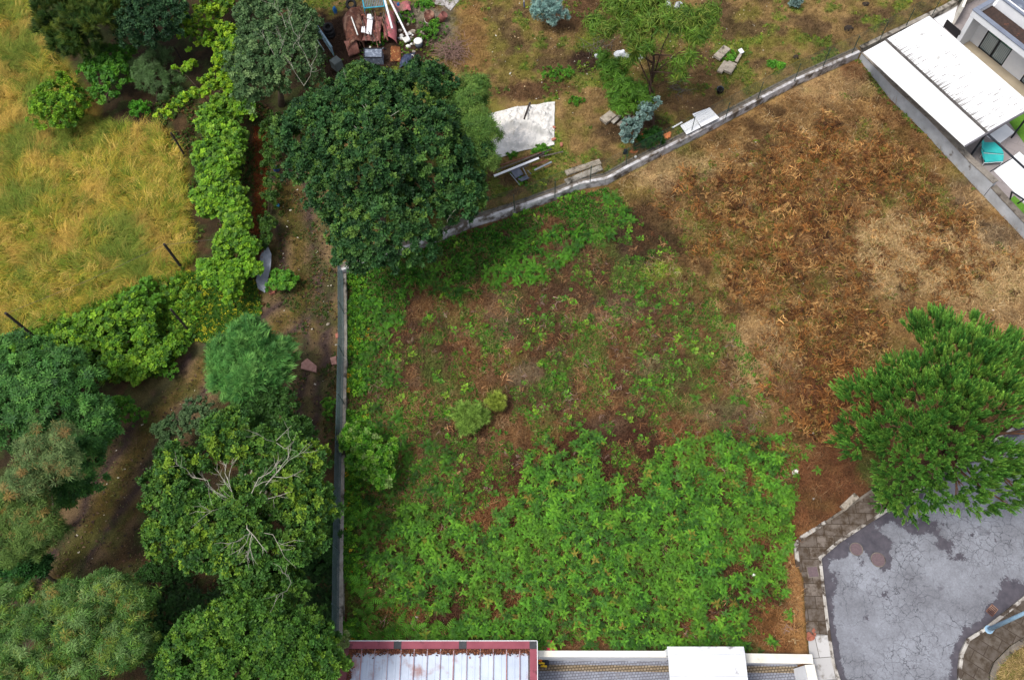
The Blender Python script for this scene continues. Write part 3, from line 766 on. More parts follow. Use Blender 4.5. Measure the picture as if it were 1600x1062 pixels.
tree('conifer_tree', 'dark olive conifer-like tree at the top left field corner', 'tree',
     [(110, 15, 50, 38), (150, 35, 52, 42), (175, 5, 45, 40), (95, 50, 30, 28, -.8), (125, 72, 34, 18, -1.2), (120, -40, 70, 40, .4)], 4.2, T_JUN, [(5, (50, 78, 30)), (2, (34, 58, 28)), (2, (94, 104, 40))], 13500, 15, .8, 7, 1.1, 1.0, base=(140, 95), r0=.16, tip=(.35, (92, 108, 40)))
tree('bluish_tree', 'dark blue-green broadleaf tree between the olive conifer and the lime vine', 'tree',
     [(225, 20, 42, 42), (250, 45, 32, 28, -.2), (270, 15, 30, 36), (215, 55, 26, 22, -.6), (230, -35, 60, 35, .3)], 4.4, T_OAK, [(5, (48, 80, 56)), (3, (32, 60, 46)), (1, (86, 118, 80))], 9800, 18, .8, 7, .9, .4, base=(245, 92), r0=.15)

VINEP = [(5, (116, 156, 32)), (3, (78, 122, 32)), (3, (152, 178, 42)), (3, (48, 84, 28))]
tree('grape_vine', 'lime green grape vine spread at the top beside the grey-green tree', 'vine',
     [(310, 18, 44, 34), (345, 40, 36, 38), (330, 66, 36, 18), (362, 72, 26, 30), (298, 45, 30, 12), (340, -25, 60, 34), (370, 105, 20, 26)], 2.3, T_VINE, VINEP, 4800, 21, .3, 7, .9, 1.4, base=(345, 95), subr=(.3, .5), inner=.7, per=7, r0=.06, nlimb=10)
tree('grape_vine', 'lime vine arm reaching left over the bare corner of the field', 'vine',
     [(255, 175, 18, 9), (285, 160, 26, 13), (320, 140, 24, 18), (290, 108, 26, 9), (340, 105, 20, 18), (345, 130, 26, 22), (365, 150, 22, 22)], 2.1, T_VINE, VINEP, 3400, 22, .3, 6, .8, 1.4, base=(325, 165), subr=(.3, .5), inner=.7, per=7, r0=.05, nlimb=10)
tree('grape_vine', 'tall strip of bright vine leaves beside the red-brown ditch', 'vine',
     [(350, 185, 44, 30), (345, 225, 44, 34), (350, 262, 42, 36), (345, 300, 42, 38), (352, 340, 40, 36), (368, 378, 36, 32), (325, 245, 22, 20)], 1.9, T_VINE, [(4, (98, 142, 34)), (3, (66, 108, 32)), (2, (134, 170, 42)), (3, (48, 82, 28)), (1, (110, 142, 70))], 23760, 23, .4, 7, .9, 1.4, base=(352, 300), subr=(.3, .5), inner=.7, per=7, r0=.07, nlimb=14)
tree('grape_vine', 'rounded vine clump above the yellow-flowered weeds', 'vine',
     [(345, 430, 34, 34), (372, 440, 28, 32), (330, 410, 20, 18), (395, 415, 12, 30)], 1.6, T_VINE, [(4, (96, 142, 36)), (3, (62, 104, 32)), (2, (128, 164, 44))], 5400, 24, .45, 7, .85, 1.4, base=(360, 470), subr=(.3, .5), inner=.7, per=7, r0=.06)
tree('bramble_bush', 'long light green bramble thicket along the lower edge of the field', 'bush',
     [(70, 548, 34, 22), (120, 525, 40, 30), (165, 515, 42, 36), (205, 500, 40, 36), (238, 515, 36, 32), (230, 560, 36, 28), (180, 560, 40, 30), (262, 545, 24, 22), (115, 565, 40, 26), (75, 580, 34, 20), (205, 585, 30, 18)], .9, T_BROAD, [(4, (92, 136, 34)), (3, (58, 100, 30)), (2, (128, 162, 42)), (2, (42, 76, 28))], 13260, 25, .45, 6, .72, 1.0, base=(190, 560), subr=(.3, .5), inner=.7, per=7, r0=.05)
tree('bramble_bush', 'small bramble spur poking up into the straw coloured field', 'bush',
     [(222, 450, 14, 20), (205, 470, 18, 14), (238, 470, 16, 14)], .8, T_BROAD, [(4, (86, 134, 40)), (2, (60, 100, 34))], 900, 26, .5, 5, .65, 1.0, r0=.03)
tree('laurel_bush', 'bright green round bush standing alone in the straw field', 'bush',
     [(95, 145, 26, 24), (82, 180, 30, 26), (112, 172, 26, 30), (70, 160, 16, 26)], 1.5, T_SMALL, [(4, (92, 136, 36)), (3, (60, 100, 32)), (2, (130, 166, 44))], 3600, 27, .8, 7, 1.1, .8, base=(92, 205), r0=.07, tip=(.6, (140, 178, 44)))
tree('laurel_bush', 'mid green bush between the lone field bush and the dark trees', 'bush',
     [(165, 95, 30, 20), (190, 88, 20, 16), (150, 118, 22, 22), (180, 125, 26, 26), (165, 145, 18, 14)], 1.7, T_BROAD, [(4, (72, 122, 38)), (3, (48, 92, 34)), (1, (104, 150, 50))], 3400, 28, .8, 7, .72, .8, base=(170, 160), r0=.07)
tree('grey_bush', 'thin grey-green bush behind the bare field corner', 'bush',
     [(235, 110, 26, 24), (255, 130, 26, 26), (225, 125, 20, 20), (250, 92, 24, 16)], 1.5, T_WISP, [(4, (84, 110, 76)), (3, (62, 90, 54))], 1900, 29, .8, 6, .7, .8, base=(245, 160), r0=.06)
tree('weed_clump', 'low fresh green weed clump at the edge of the bare field corner', 'plant',
     [(212, 178, 20, 16), (225, 168, 12, 12)], .35, T_SMALL, [(4, (84, 146, 44)), (2, (66, 122, 40))], 1000, 30, .4, 5, .8, 1.2, r0=.02)

tree('fig_tree', 'dark fig-leaved tree beside the dirt track on the left edge', 'tree',
     [(30, 590, 60, 42, .2), (90, 590, 50, 40), (130, 610, 36, 30, -.2), (60, 640, 60, 40, .2), (140, 640, 30, 34, -.4), (20, 670, 50, 36), (130, 700, 34, 40, -.4), (145, 745, 26, 28, -.8), (110, 745, 36, 40, -.4), (150, 670, 26, 30, -.6), (40, 550, 50, 26), (-20, 620, 50, 60)], 4.3, T_FIG, [(5, (66, 112, 56)), (3, (44, 82, 44)), (2, (96, 142, 72))], 17250, 31, .7, 7, .72, .6, base=(90, 790), r0=.2)
tree('eucalyptus_tree', 'grey-leaved eucalyptus with orange twigs on the left edge', 'tree',
     [(75, 695, 45, 34, .2), (95, 720, 36, 34), (50, 740, 40, 36)], 6.3, T_EUC, [(5, (108, 128, 88)), (2, (72, 98, 62)), (.6, (150, 108, 64))], 4680, 32, .7, 6, .75, .2, base=(95, 830), r0=.12, bark=M_PINEBARK)
tree('eucalyptus_tree', 'wispy yellow-grey eucalyptus crown just below the grey one', 'tree',
     [(30, 790, 50, 42), (65, 820, 34, 36), (20, 840, 45, 36), (70, 850, 22, 20, -.5)], 5.8, T_EUC, [(5, (96, 120, 64)), (3, (66, 94, 50)), (.4, (150, 114, 60))], 5460, 33, .7, 6, .75, .2, base=(40, 920), r0=.12, bark=M_PINEBARK)
tree('fig_tree', 'low dark green fronded tree left of the track by the lower eucalyptus', 'tree',
     [(35, 880, 34, 26), (55, 890, 20, 20), (10, 895, 30, 26)], 3.4, T_FIG, [(5, (44, 92, 44)), (2, (32, 70, 38))], 2200, 34, .6, 6, .8, .6, r0=.1)
tree('eucalyptus_tree', 'large feathery eucalyptus filling the bottom left corner', 'tree',
     [(40, 950, 60, 40), (110, 935, 44, 30, .2), (170, 925, 50, 28, .2), (200, 955, 36, 36), (120, 985, 70, 40, .4), (50, 1010, 70, 40, .2), (175, 1015, 60, 42), (200, 985, 40, 34), (215, 940, 26, 24), (110, 1055, 70, 40), (20, 1070, 60, 40), (205, 1000, 26, 30, -.4)], 5.2, T_EUC, [(4, (84, 122, 56)), (4, (58, 94, 48)), (2, (116, 142, 98)), (.35, (150, 118, 56)), (1, (134, 152, 58))], 22950, 35, .65, 8, .72, .25, base=(120, 1090), r0=.22, bark=M_PINEBARK, nlimb=14)
wt, wL = tree('white_branched_oak', 'oak with bare white branches showing between the track and the long wall', 'tree',
     [(300, 720, 50, 36, -.2), (360, 690, 60, 38), (430, 700, 52, 36), (480, 730, 38, 42), (290, 790, 58, 50), (375, 780, 70, 60, .6), (455, 790, 58, 55, .2), (330, 850, 62, 42), (410, 860, 70, 46), (480, 850, 34, 46, -.6), (385, 905, 66, 36, -.8), (260, 835, 40, 34, -.6), (495, 790, 32, 50, -.6), (250, 770, 30, 34, -.6), (455, 915, 40, 30, -1.2)],
     5.6, T_OAK, [(5, (64, 102, 46)), (3, (44, 78, 40)), (2, (92, 128, 54))], 26250, 36, .68, 7, .85, .45, base=(390, 890), r0=.28, bark=M_PALEBARK, nlimb=22, tip=(.6, (124, 150, 48)), subr=(.4, .55))
for (a, tg) in [((385, 800), [(355, 745), (405, 745), (440, 730), (400, 840)]), ((400, 790), [(345, 775), (320, 800), (450, 770)]), ((400, 830), [(385, 870), (440, 860), (355, 850)]), ((430, 690), [(400, 675), (455, 665), (450, 700)]), ((300, 745), [(275, 725), (330, 765)]), ((455, 910), [(430, 930), (440, 895)])]:
    s = P(*a, 6.6); dead_branches(wt, s, [P(u, v, 7.8) for u, v in tg], .034 if a == (385, 800) else .016, a[0] + a[1], depth=2 if a == (385, 800) else 1)
tree('juniper_tree', 'feathery bright juniper above the green bush beside the track', 'tree',
     [(392, 535, 34, 28, .6), (360, 570, 38, 30), (425, 565, 38, 32), (390, 590, 46, 34, .3), (345, 605, 24, 18, -.6), (445, 555, 20, 20)], 4.2, T_JUN, [(5, (88, 140, 78)), (3, (58, 108, 60)), (2, (124, 172, 100))], 12000, 37, .9, 8, .95, .5, base=(400, 632), radial=1.0, r0=.14)
tree('oak_tree', 'plain mid green bush between the juniper and the white-branched oak', 'tree',
     [(410, 630, 48, 32), (440, 655, 30, 28), (390, 655, 36, 24), (470, 680, 26, 26, -.6)], 4.2, T_SMALL, [(5, (66, 102, 48)), (3, (46, 80, 40))], 6000, 38, .75, 7, 1.1, .5, base=(425, 700), r0=.14)
tree('olive_bush', 'grey-green bush left of the plain green bush at the track', 'bush',
     [(312, 645, 24, 22), (290, 660, 18, 18), (330, 665, 22, 20)], 2.8, T_SMALL, [(5, (88, 112, 84)), (2, (64, 90, 66))], 2600, 39, .8, 6, .8, .6, r0=.07)
tree('olive_bush', 'small grey-green bush nearest the track curve', 'bush',
     [(258, 665, 17, 19), (270, 690, 20, 16), (262, 710, 22, 14, -.3)], 2.4, T_SMALL, [(5, (80, 106, 76)), (2, (58, 86, 58))], 1800, 40, .8, 6, .8, .6, r0=.06)
tree('oak_tree', 'round leafy oak at the bottom, just left of the red-framed roof', 'tree',
     [(320, 1010, 58, 44), (400, 975, 56, 42, .2), (350, 965, 40, 26, -.4), (285, 1035, 36, 34, -.8), (440, 1020, 60, 46, .4), (370, 1050, 70, 36), (480, 1000, 40, 46), (500, 1050, 40, 34), (300, 1060, 44, 30, -.4), (395, 940, 30, 16, -1.0), (425, 1070, 80, 30)], 5.4, T_SMALL, [(5, (66, 106, 42)), (3, (46, 82, 38)), (2, (94, 132, 50))], 23750, 41, .7, 8, 1.15, .45, base=(430, 1080), r0=.26, tip=(.6, (116, 150, 52)), nlimb=12)
tree('pale_shrub', 'small silvery shrub on the wall end by the red roof corner', 'bush',
     [(540, 1000, 10, 12), (530, 1012, 12, 10)], 1.6, T_SMALL, [(5, (140, 154, 110)), (2, (104, 124, 84))], 500, 42, .8, 4, .8, .6, r0=.03)
tree('wall_bush', 'dense round bush growing over the long wall', 'bush',
     [(560, 690, 26, 26), (585, 700, 30, 34), (565, 725, 28, 24), (600, 735, 22, 22), (608, 705, 16, 20)], 1.7, T_SMALL, [(5, (74, 128, 34)), (3, (48, 92, 30)), (2, (120, 164, 54)), (1, (150, 168, 120))], 6500, 43, .75, 7, 1.1, .6, base=(580, 735), r0=.09)

# the big pine at the road
tree('pine_tree', 'big pine beside the road with upright candle-like shoots', 'tree',
     [(1460, 540, 55, 50, 1.2), (1510, 555, 60, 55, 1.4), (1570, 570, 55, 45, .8), (1415, 600, 50, 45), (1480, 620, 70, 60, 1.8), (1550, 640, 60, 55, 1.2), (1350, 620, 42, 34, -.8), (1345, 680, 40, 38, -1.2), (1400, 690, 55, 50, 0), (1470, 700, 60, 52, .8), (1540, 720, 60, 50, .4), (1590, 740, 45, 40, -.4), (1400, 755, 46, 40, -1.2), (1460, 775, 42, 40, -1.0), (1420, 800, 30, 26, -1.6), (1520, 775, 40, 26, -1), (1620, 620, 50, 60, .6), (1600, 780, 40, 20, -1.2), (1640, 700, 40, 60)],
     5.6, T_PINE, [(5, (98, 152, 72)), (3, (64, 114, 58)), (2, (134, 182, 90))], 14500, 51, .75, 11, .80, .9, bark=M_PINEBARK, base=(1455, 745), r0=.24, nlimb=26, subr=(.24, .36), tip=(.6, (150, 190, 92)), per=6, inner=.5, radial=1.0)
# young pines in the lot
for i, (u, v, r_, zc, pal, lab) in enumerate([(735, 652, 23, .9, [(4, (142, 172, 92)), (2, (108, 140, 72))], 'round soft-needled pine sapling in the middle of the lot'),
        (775, 628, 13, .6, [(4, (158, 170, 84)), (2, (120, 138, 66))], 'small yellowish pine sapling beside the round one')]):
    tree('pine_sapling', lab, 'young tree', [(u, v, r_, r_ * 1.05)], zc, T_PINESOFT, pal, 620 if i == 0 else 200, 60 + i, .9, 12, .95, .8, r0=.03, bark=M_PINEBARK, subr=(.16, .3), inner=.8, per=4)

# tall thin tree in the north plot
et, eL = tree('peppermint_tree', 'tall thin drooping tree with a bare trunk behind the top wall', 'tree',
     [(975, 20, 40, 26), (1000, 45, 44, 26), (955, 50, 28, 20), (1050, 40, 44, 30, .3), (1095, 30, 30, 28), (1085, 60, 26, 16), (1020, 0, 60, 26, .5), (1000, 75, 28, 12, -.4), (1075, 95, 26, 16, -1.2), (1060, 120, 14, 12, -2), (985, 95, 22, 10, -1.4), (930, 40, 18, 18)], 7.0, T_HANG, [(5, (96, 126, 48)), (3, (68, 102, 44)), (2, (120, 126, 62))], 4300, 71, .8, 6, .85, .1, base=(1022, 215), r0=.13, bark=mat('dark_bark', srgb(84, 64, 52), srgb(58, 44, 38), 7, .95, .5), nlimb=9, zb=.5, inner=1.0, per=3)
tree('drooping_tree', 'dense drooping green sapling left of the tall bare trunk', 'tree',
     [(958, 112, 22, 22), (968, 140, 26, 26), (975, 168, 18, 20, -.4), (1000, 150, 26, 24, -.4), (945, 95, 16, 14)], 3.2, T_HANG, [(5, (88, 128, 46)), (2, (64, 102, 42))], 1700, 72, .9, 6, .7, .1, base=(985, 190), r0=.07, zb=.5)
tree('blue_gum_sapling', 'silvery blue gum sapling next to the top wall', 'tree',
     [(985, 205, 18, 17), (1005, 175, 12, 20, .4), (992, 188, 10, 14), (1022, 160, 8, 10, .6), (978, 222, 9, 8, -.4)], 2.4, T_BLUE, [(5, (126, 152, 146)), (3, (92, 120, 110))], 900, 73, .9, 6, .95, .4, base=(992, 228), r0=.05, zb=.5)
tree('juniper_bush', 'low dark green bush against the top wall by the roof tiles', 'bush',
     [(1005, 222, 17, 12), (1022, 215, 15, 12)], 1.0, T_JUN, [(5, (52, 96, 42)), (2, (38, 76, 36))], 900, 74, .7, 6, .6, .8, r0=.04, zb=.5)
tree('blue_spruce', 'round silver-blue spruce at the top of the grassy plot', 'tree',
     [(857, 8, 22, 16, .5), (850, 20, 18, 14), (866, 24, 16, 14), (858, 34, 12, 8, -.4)], 1.9, T_PINESOFT, [(5, (170, 204, 196)), (3, (130, 170, 164))], 2000, 75, .9, 7, .75, .8, base=(858, 38), r0=.08, zb=.5)
tree('blue_agave_shrub', 'small grey-blue shrub at the top edge near the leaning wall corner', 'bush',
     [(1240, 0, 14, 10)], .9, T_BLUE, [(4, (120, 146, 142)), (2, (90, 110, 100))], 380, 76, .7, 5, .9, .8, r0=.03, zb=.5)
for i, (u, v, ru, rv, lab) in enumerate([(872, 120, 28, 16, 'leafy green weed patch left of the drooping sapling'), (1402 - 267, 88, 13, 12, 'green plant growing between the stone blocks'),
        (800, 243, 12, 9, 'green weed growing between the white sheet and the planks'), (846, 236, 13, 11, 'green weed at the right end of the plank pile'), (818, 285, 8, 9, 'pale weed in front of the broken grey chair'),
        (1200 + 12, 102, 12, 7, 'small green tuft near the top wall fence'), (676, 52, 20, 24, 'green weeds between the rusty drums and the brushwood'), (665, 8, 16, 10, 'green weeds behind the rusty drum'),
        (635, 28, 12, 16, 'green weeds right of the crumpled pink bonnet'), (590, 62, 14, 10, 'green weeds growing through the wreck'), (900, 160, 14, 10, 'sparse weeds right of the white sheet'),
        (440, 442, 24, 22, 'leafy shrub beside the leaning metal sheet'), (205, 650, 28, 16, 'low leafy weed patch on the bend of the track'), (190, 632, 22, 12, 'upper weed clump on the bend of the track'),
        (265, 580, 12, 14, 'small bush at the upper edge of the track'), (243, 550, 15, 13, 'leafy clump above the track beside the bramble thicket'),
        (515, 640, 10, 26, 'fern-like weeds against the left face of the long wall'), (500, 850, 24, 60, 'dark ferny undergrowth between the oak and the long wall'), (700, 78, 14, 10, 'pale green weeds beside the brushwood heap'), (235, 985, 26, 40, 'dark undergrowth right of the corner eucalyptus'), (255, 900, 40, 22, 'low dark weeds at the lower end of the track')]):
    tree('weed_clump', lab, 'plant', [(u - ru * .4, v, ru * .6, rv * .9), (u + ru * .4, v, ru * .6, rv * .9), (u, v - rv * .3, ru * .5, rv * .6)], .55, T_BROAD if i % 2 else T_SMALL,
         [(4, (78, 130, 40)), (2, (56, 104, 36)), (1, (112, 156, 52))] if i not in (17, 19, 20) else [(4, (50, 88, 38)), (2, (36, 68, 32))], int(220 + ru * rv * 1.5), 80 + i, .5, 5, .62, 1.2, r0=.02, nlimb=4, zb=.5 if v < 300 and u > 500 else 0)
tree('ivy_hedge', 'narrow dark ivy-covered fence line running down beside the ditch', 'hedge',
     [(424, 200, 9, 30), (424, 250, 9, 30), (424, 300, 9, 30), (420, 350, 9, 26), (416, 375, 8, 14)], 1.0, T_SMALL, [(4, (66, 98, 42)), (3, (46, 74, 36)), (1, (96, 124, 50))], 3200, 110, .8, 8, .9, .8, r0=.03)
print('TREES DONE')
exec_marker = 1
# ------------------------------------------------------------------ ground cover
def inpoly(pts): return [tuple(P(u, v)[:2]) for u, v in pts]
def sample_poly(poly, n, r):
    xs = [p[0] for p in poly]; ys = [p[1] for p in poly]; out = []
    x = r.uniform(min(xs), max(xs), int(n * 2.5)); y = r.uniform(min(ys), max(ys), int(n * 2.5))
    k = inside_dist(x, y, poly) > 0
    return x[k][:n], y[k][:n]
def clear_of_paving(x, y):
    return (inside_dist(x, y, ROADP) < -.15) & (inside_dist(x, y, WALKP) < -.1) & (inside_dist(x, y, WALK2P) < -.1) & (inside_dist(x, y, yard_poly) < -.4)
def cover(name, label, cat, x, y, tmpl, cols, size, tilt=.35, r=rng, mt=None, dirs=None, dz=0.0):
    n = len(x); z = gz(x, y) + dz
    ax = unit(np.stack([tilt * r.standard_normal(n), tilt * r.standard_normal(n), np.ones(n)], 1))
    V, Fc, Cc = scatter(tmpl, np.stack([x, y, z], 1), ax, size, cols, dirs, r)
    o = npmesh(name, V, Fc, mt or M_STRAW, None, Cc)
    return tag(o, label, cat, kind='stuff')

T_FERNS = [fern(4, .5, s + 700, .6, 7) for s in range(5)]
# long lodged grass of the field
r = np.random.default_rng(1)
x, y = sample_poly(field_poly, 30000, r)
wx = x + 1.6 * (fbm(x, y, 3., 5) - .5); wy = y + 1.6 * (fbm(x, y, 3., 9) - .5)
d = inside_dist(x, y, field_poly)
T_LONG = [tuft(10, .78, .02, 3, 1.5, s, .12, 1.1, .5) for s in range(6)]
n3 = fbm(x, y, 2.4, 141, 3)
c = palette(len(x), [(4, (182, 158, 58)), (3, (152, 152, 52)), (2, (208, 178, 92)), (4, (118, 136, 46)), (1, (88, 108, 40))], .24, r)
c = mixc(c, palette(len(x), [(3, (96, 120, 48)), (1, (136, 146, 72))], .2, r), sstep(.48, .6, n3) * .8)
c = mixc(c, palette(len(x), [(1, (206, 164, 84))], .2, r), sstep(.56, .66, fbm(x, y, 1.5, 151, 3)) * .6)
ang = 6.283 * fbm(x, y, 3.0, 161, 3) * 2.4 + .9 * r.standard_normal(len(x)) + 2.2
# spin is measured from an arbitrary frame: use near-vertical axes so it is a heading
cover('field_grass', 'long yellow lodged grass of the left field', 'grass', x, y, T_LONG, c, .7 + .6 * r.random(len(x)), .12, r, dirs=ang)

fx, fy = sample_poly(inpoly([(-100, -60), (60, -40), (60, 40), (140, 190), (262, 205), (310, 270), (320, 420), (262, 450), (150, 490), (-80, 540)]), 2600, r)
k = (.5 * fbm(fx, fy, 2.6, 371, 3) + .5 * fbm(fx, fy, .8, 372, 2) > .55) | ((np.abs(inside_dist(fx, fy, field_poly)) < .9) & (r.random(len(fx)) < .6)); fx, fy = fx[k], fy[k]
cover('field_weeds', 'green weeds and rank tufts mixed into the left field', 'weeds', fx, fy, T_SMALL + T_JUN, palette(len(fx), [(4, (92, 122, 44)), (3, (120, 136, 56)), (2, (72, 98, 40))], .22, r), .5 + .7 * r.random(len(fx)), .35, r, M_LEAF, dz=.15)
# short dry turf of the north plot
r = np.random.default_rng(2)
npoly2 = [tuple(p[:2]) for p in NWALL] + [tuple(NW_END[:2])] + inpoly([(1480, -60), (440, -60), (440, 300)])
x, y = sample_poly(npoly2, 30000, r); k = inside_dist(x, y, north_poly) > .5
for pc in ([(1058, 198), (1110, 164), (1128, 184), (1072, 214)], [(742, 258), (740, 215), (770, 160), (872, 155), (872, 235)], [(536, 95), (530, 10), (640, 0), (650, 80), (600, 95)]):
    k &= inside_dist(x, y, inpoly([(a + 6, b + 7) for a, b in pc])) < 0
x, y = x[k], y[k]
T_SHORT = [tuft(7, .2, .022, 2, 1.2, s + 50, .09, 6.28, .8) for s in range(5)]
c = gcol(x, y) * (.9 + .75 * r.random(len(x)))[:, None]
cover('plot_grass', 'short dry turf of the plot behind the top wall', 'grass', x, y, T_SHORT, c, .6 + .8 * r.random(len(x)), .3, r)

# straw over the lot
r = np.random.default_rng(3)
x, y = sample_poly(lot_poly, 60000, r); k = clear_of_paving(x, y) & (inside_dist(x, y, lot_poly) > .35); x, y = x[k], y[k]
T_STRAW = [tuft(7, .34, .024, 3, 1.7, s + 70, .14, 6.28, 1.2) for s in range(6)]
c = gcol(x, y); lum = c.mean(1, keepdims=True)
c = c * (.75 + .95 * r.random((len(x), 1)) ** 1.5)
c = mixc(c, palette(len(x), [(3, (188, 156, 108)), (2, (120, 86, 56)), (1, (214, 192, 150))], .15, r), (r.random(len(x)) < .26) * sstep(.05, .2, lum[:, 0]) * .9)
cover('dry_straw', 'tangled dry grass and straw over the vacant lot', 'grass', x, y, T_STRAW, c, .5 + .9 * r.random(len(x)), .4, r)

# curled dead bracken in the eastern part
r = np.random.default_rng(4)
ep = inpoly([(1010, 300), (1080, 420), (1150, 520), (1200, 640), (1290, 700), (1400, 640), (1380, 500), (1560, 520), (1600, 420), (1480, 300), (1380, 190), (1330, 140), (1200, 200)])
x, y = sample_poly(ep, 19000, r); k = .6 * fbm(x, y, 2.6, 181, 3) + .4 * fbm(x, y, .8, 182, 2) - .16 * sstep(2.6, .2, inside_dist(x, y, ep)) + .05 * r.standard_normal(len(x)) > .47 - .1 * r.random(len(x)); x, y = x[k], y[k]
T_DEAD = [tuft(6 + s % 4, .35 + .06 * s, .03 + .006 * (s % 3), 4, 1.2 + .25 * s, s + 90, .18, 6.28, 2.2) for s in range(9)] + [fern(3, .5, s + 300, .5, 7) for s in range(3)]
c = palette(len(x), [(4, (162, 108, 56)), (3, (116, 74, 42)), (3, (196, 152, 94)), (2, (82, 52, 36)), (1, (112, 114, 54))], .32, r)
cover('dead_bracken', 'curled brown dead bracken over the dry part of the lot', 'dead ferns', x, y, T_DEAD, c, .4 + .75 * r.random(len(x)) ** 1.3, .8, r, dz=(.55 * r.random(len(x)) ** 1.5) * sstep(.4, .6, fbm(x, y, 1.2, 361, 3)))
# pale flattened hay patch
x, y = sample_poly(inpoly([(1340, 350), (1420, 340), (1500, 370), (1600, 420), (1600, 470), (1500, 470), (1400, 450), (1330, 420)]), 3200, r)
c = palette(len(x), [(4, (206, 176, 128)), (2, (178, 142, 94)), (1, (150, 136, 84))], .18, r)
cover('pale_hay', 'pale flattened hay patch near the grey wall', 'grass', x, y, T_STRAW, c, .8 + .8 * r.random(len(x)), .5, r)

# low green weeds
r = np.random.default_rng(6)
wp_ = inpoly([(545, 430), (740, 360), (900, 300), (960, 300), (1060, 400), (1150, 520), (1230, 640), (1250, 700), (1225, 990), (545, 1000)])
x, y = sample_poly(wp_, 60000, r)
m = fbm(x, y, 1.1, 201, 4) + .35 * (fbm(x, y, 4.5, 211, 2) - .5)
lb = line_dist(x, y, LWALL); m = m + .3 * sstep(4.6, .5, lb)
for (u, v, a, b, k_) in [(1010, 620, 60, 26, .14), (1080, 490, 60, 40, .12), (860, 620, 40, 30, .1), (990, 560, 60, 30, .1), (640, 580, 60, 60, .08), (940, 540, 40, 30, .08), (1010, 390, 60, 50, .05), (880, 480, 120, 60, -.03)]:
    m = m + k_ * blob(x, y, u, v, a, b)
m = .62 * m + .38 * fbm(x, y, .42, 215, 2); k = m > .515 + .07 * r.random(len(x)); x, y = x[k], y[k]
c = palette(len(x), [(4, (72, 124, 38)), (3, (54, 98, 34)), (2, (104, 146, 48)), (1, (120, 140, 84))], .22, r)
T_WEED = [sprig(6, .12, .08, .1, .9, s + 400) for s in range(5)]
cover('green_weeds', 'low green weeds scattered over the middle of the lot', 'weeds', x, y, T_WEED, c, .6 + .9 * r.random(len(x)), .3, r, M_LEAF, dz=.05)
# scattered weeds in the east and north
x, y = sample_poly(ep + [], 14000, r); k = .6 * fbm(x, y, 1.8, 77) + .4 * fbm(x, y, .5, 78, 2) > .55; x, y = x[k], y[k]
x2, y2 = sample_poly(npoly2, 16000, r); k = (fbm(x2, y2, 1.2, 97) > .58) & (inside_dist(x2, y2, north_poly) > .5); x = np.concatenate([x, x2[k]]); y = np.concatenate([y, y2[k]])
c = palette(len(x), [(4, (92, 120, 40)), (3, (74, 104, 38)), (2, (126, 140, 50))], .2, r)
cover('turf_weeds', 'small weeds dotted through the dry turf', 'weeds', x, y, T_WEED, c, .5 + .7 * r.random(len(x)), .3, r, M_LEAF, dz=.03)
# ivy carpet below the top wall
r = np.random.default_rng(7)
ip = inpoly([(545, 440), (620, 405), (735, 368), (870, 318), (950, 298), (985, 330), (930, 380), (850, 400), (800, 440), (740, 470), (640, 480), (600, 520), (560, 660), (545, 660)])
x, y = sample_poly(ip, 17000, r); k = .6 * fbm(x, y, 1.6, 231, 3) + .4 * fbm(x, y, .5, 232, 2) > .38 + .22 * sstep(1.8, 0, inside_dist(x, y, ip)) * (line_dist(x, y, NWALL) > 1.2); x, y = x[k], y[k]
c = palette(len(x), [(5, (44, 94, 30)), (3, (60, 116, 34)), (1, (88, 140, 44))], .2, r)
cover('ivy_carpet', 'dark green creeper carpet under the top wall', 'creeper', x, y, T_WEED, c, .8 + .9 * r.random(len(x)), .35, r, M_LEAF, dz=.1)
x, y = sample_poly(inpoly([(262, 430), (300, 425), (400, 440), (410, 490), (330, 540), (270, 520), (240, 480)]), 5200, r)
c = palette(len(x), [(5, (72, 112, 36)), (3, (54, 90, 34)), (1.6, (190, 186, 50))], .2, r)
cover('flowering_weeds', 'green weeds with tiny yellow flowers at the field corner', 'weeds', x, y, T_WEED, c, .5 + .7 * r.random(len(x)), .35, r, M_LEAF, dz=.08)
x, y = sample_poly(inpoly([(300, 110), (420, 170), (420, 480), (380, 480), (300, 330), (290, 240), (230, 200), (250, 150)]), 6000, r); k = fbm(x, y, 1.4, 251, 3) > .47; x, y = x[k], y[k]
c = palette(len(x), [(5, (56, 84, 32)), (3, (96, 70, 40)), (1, (90, 112, 44))], .2, r)
cover('undergrowth', 'dark undergrowth beneath the vines', 'weeds', x, y, T_WEED, c, .6 + .7 * r.random(len(x)), .35, r, M_LEAF, dz=.05)
x, y = sample_poly(inpoly([(240, 880), (300, 930), (540, 900), (530, 430), (420, 180), (440, 480), (440, 700), (200, 920), (240, 1062)]), 8000, r); k = fbm(x, y, 1.4, 261, 3) > .5; x, y = x[k], y[k]
c = palette(len(x), [(5, (60, 84, 34)), (3, (104, 80, 44)), (1, (84, 70, 50))], .25, r)
x3, y3 = sample_poly(inpoly([(225, 905), (260, 860), (320, 930), (400, 925), (535, 760), (528, 1000), (280, 1062), (235, 1062)]), 4200, r)
cover('dark_undergrowth', 'dark ferny undergrowth between the trees and the long wall', 'weeds', x3, y3, T_FERNS, palette(len(x3), [(5, (46, 82, 36)), (3, (34, 62, 30)), (1, (84, 64, 38))], .25, r), .4 + .5 * r.random(len(x3)), .4, r, M_LEAF, dz=.1 + .3 * r.random(len(x3)))
cover('track_weeds', 'sparse weeds and leaf litter along the dirt track', 'weeds', x, y, T_WEED, c, .4 + .6 * r.random(len(x)), .35, r, M_LEAF, dz=.02)
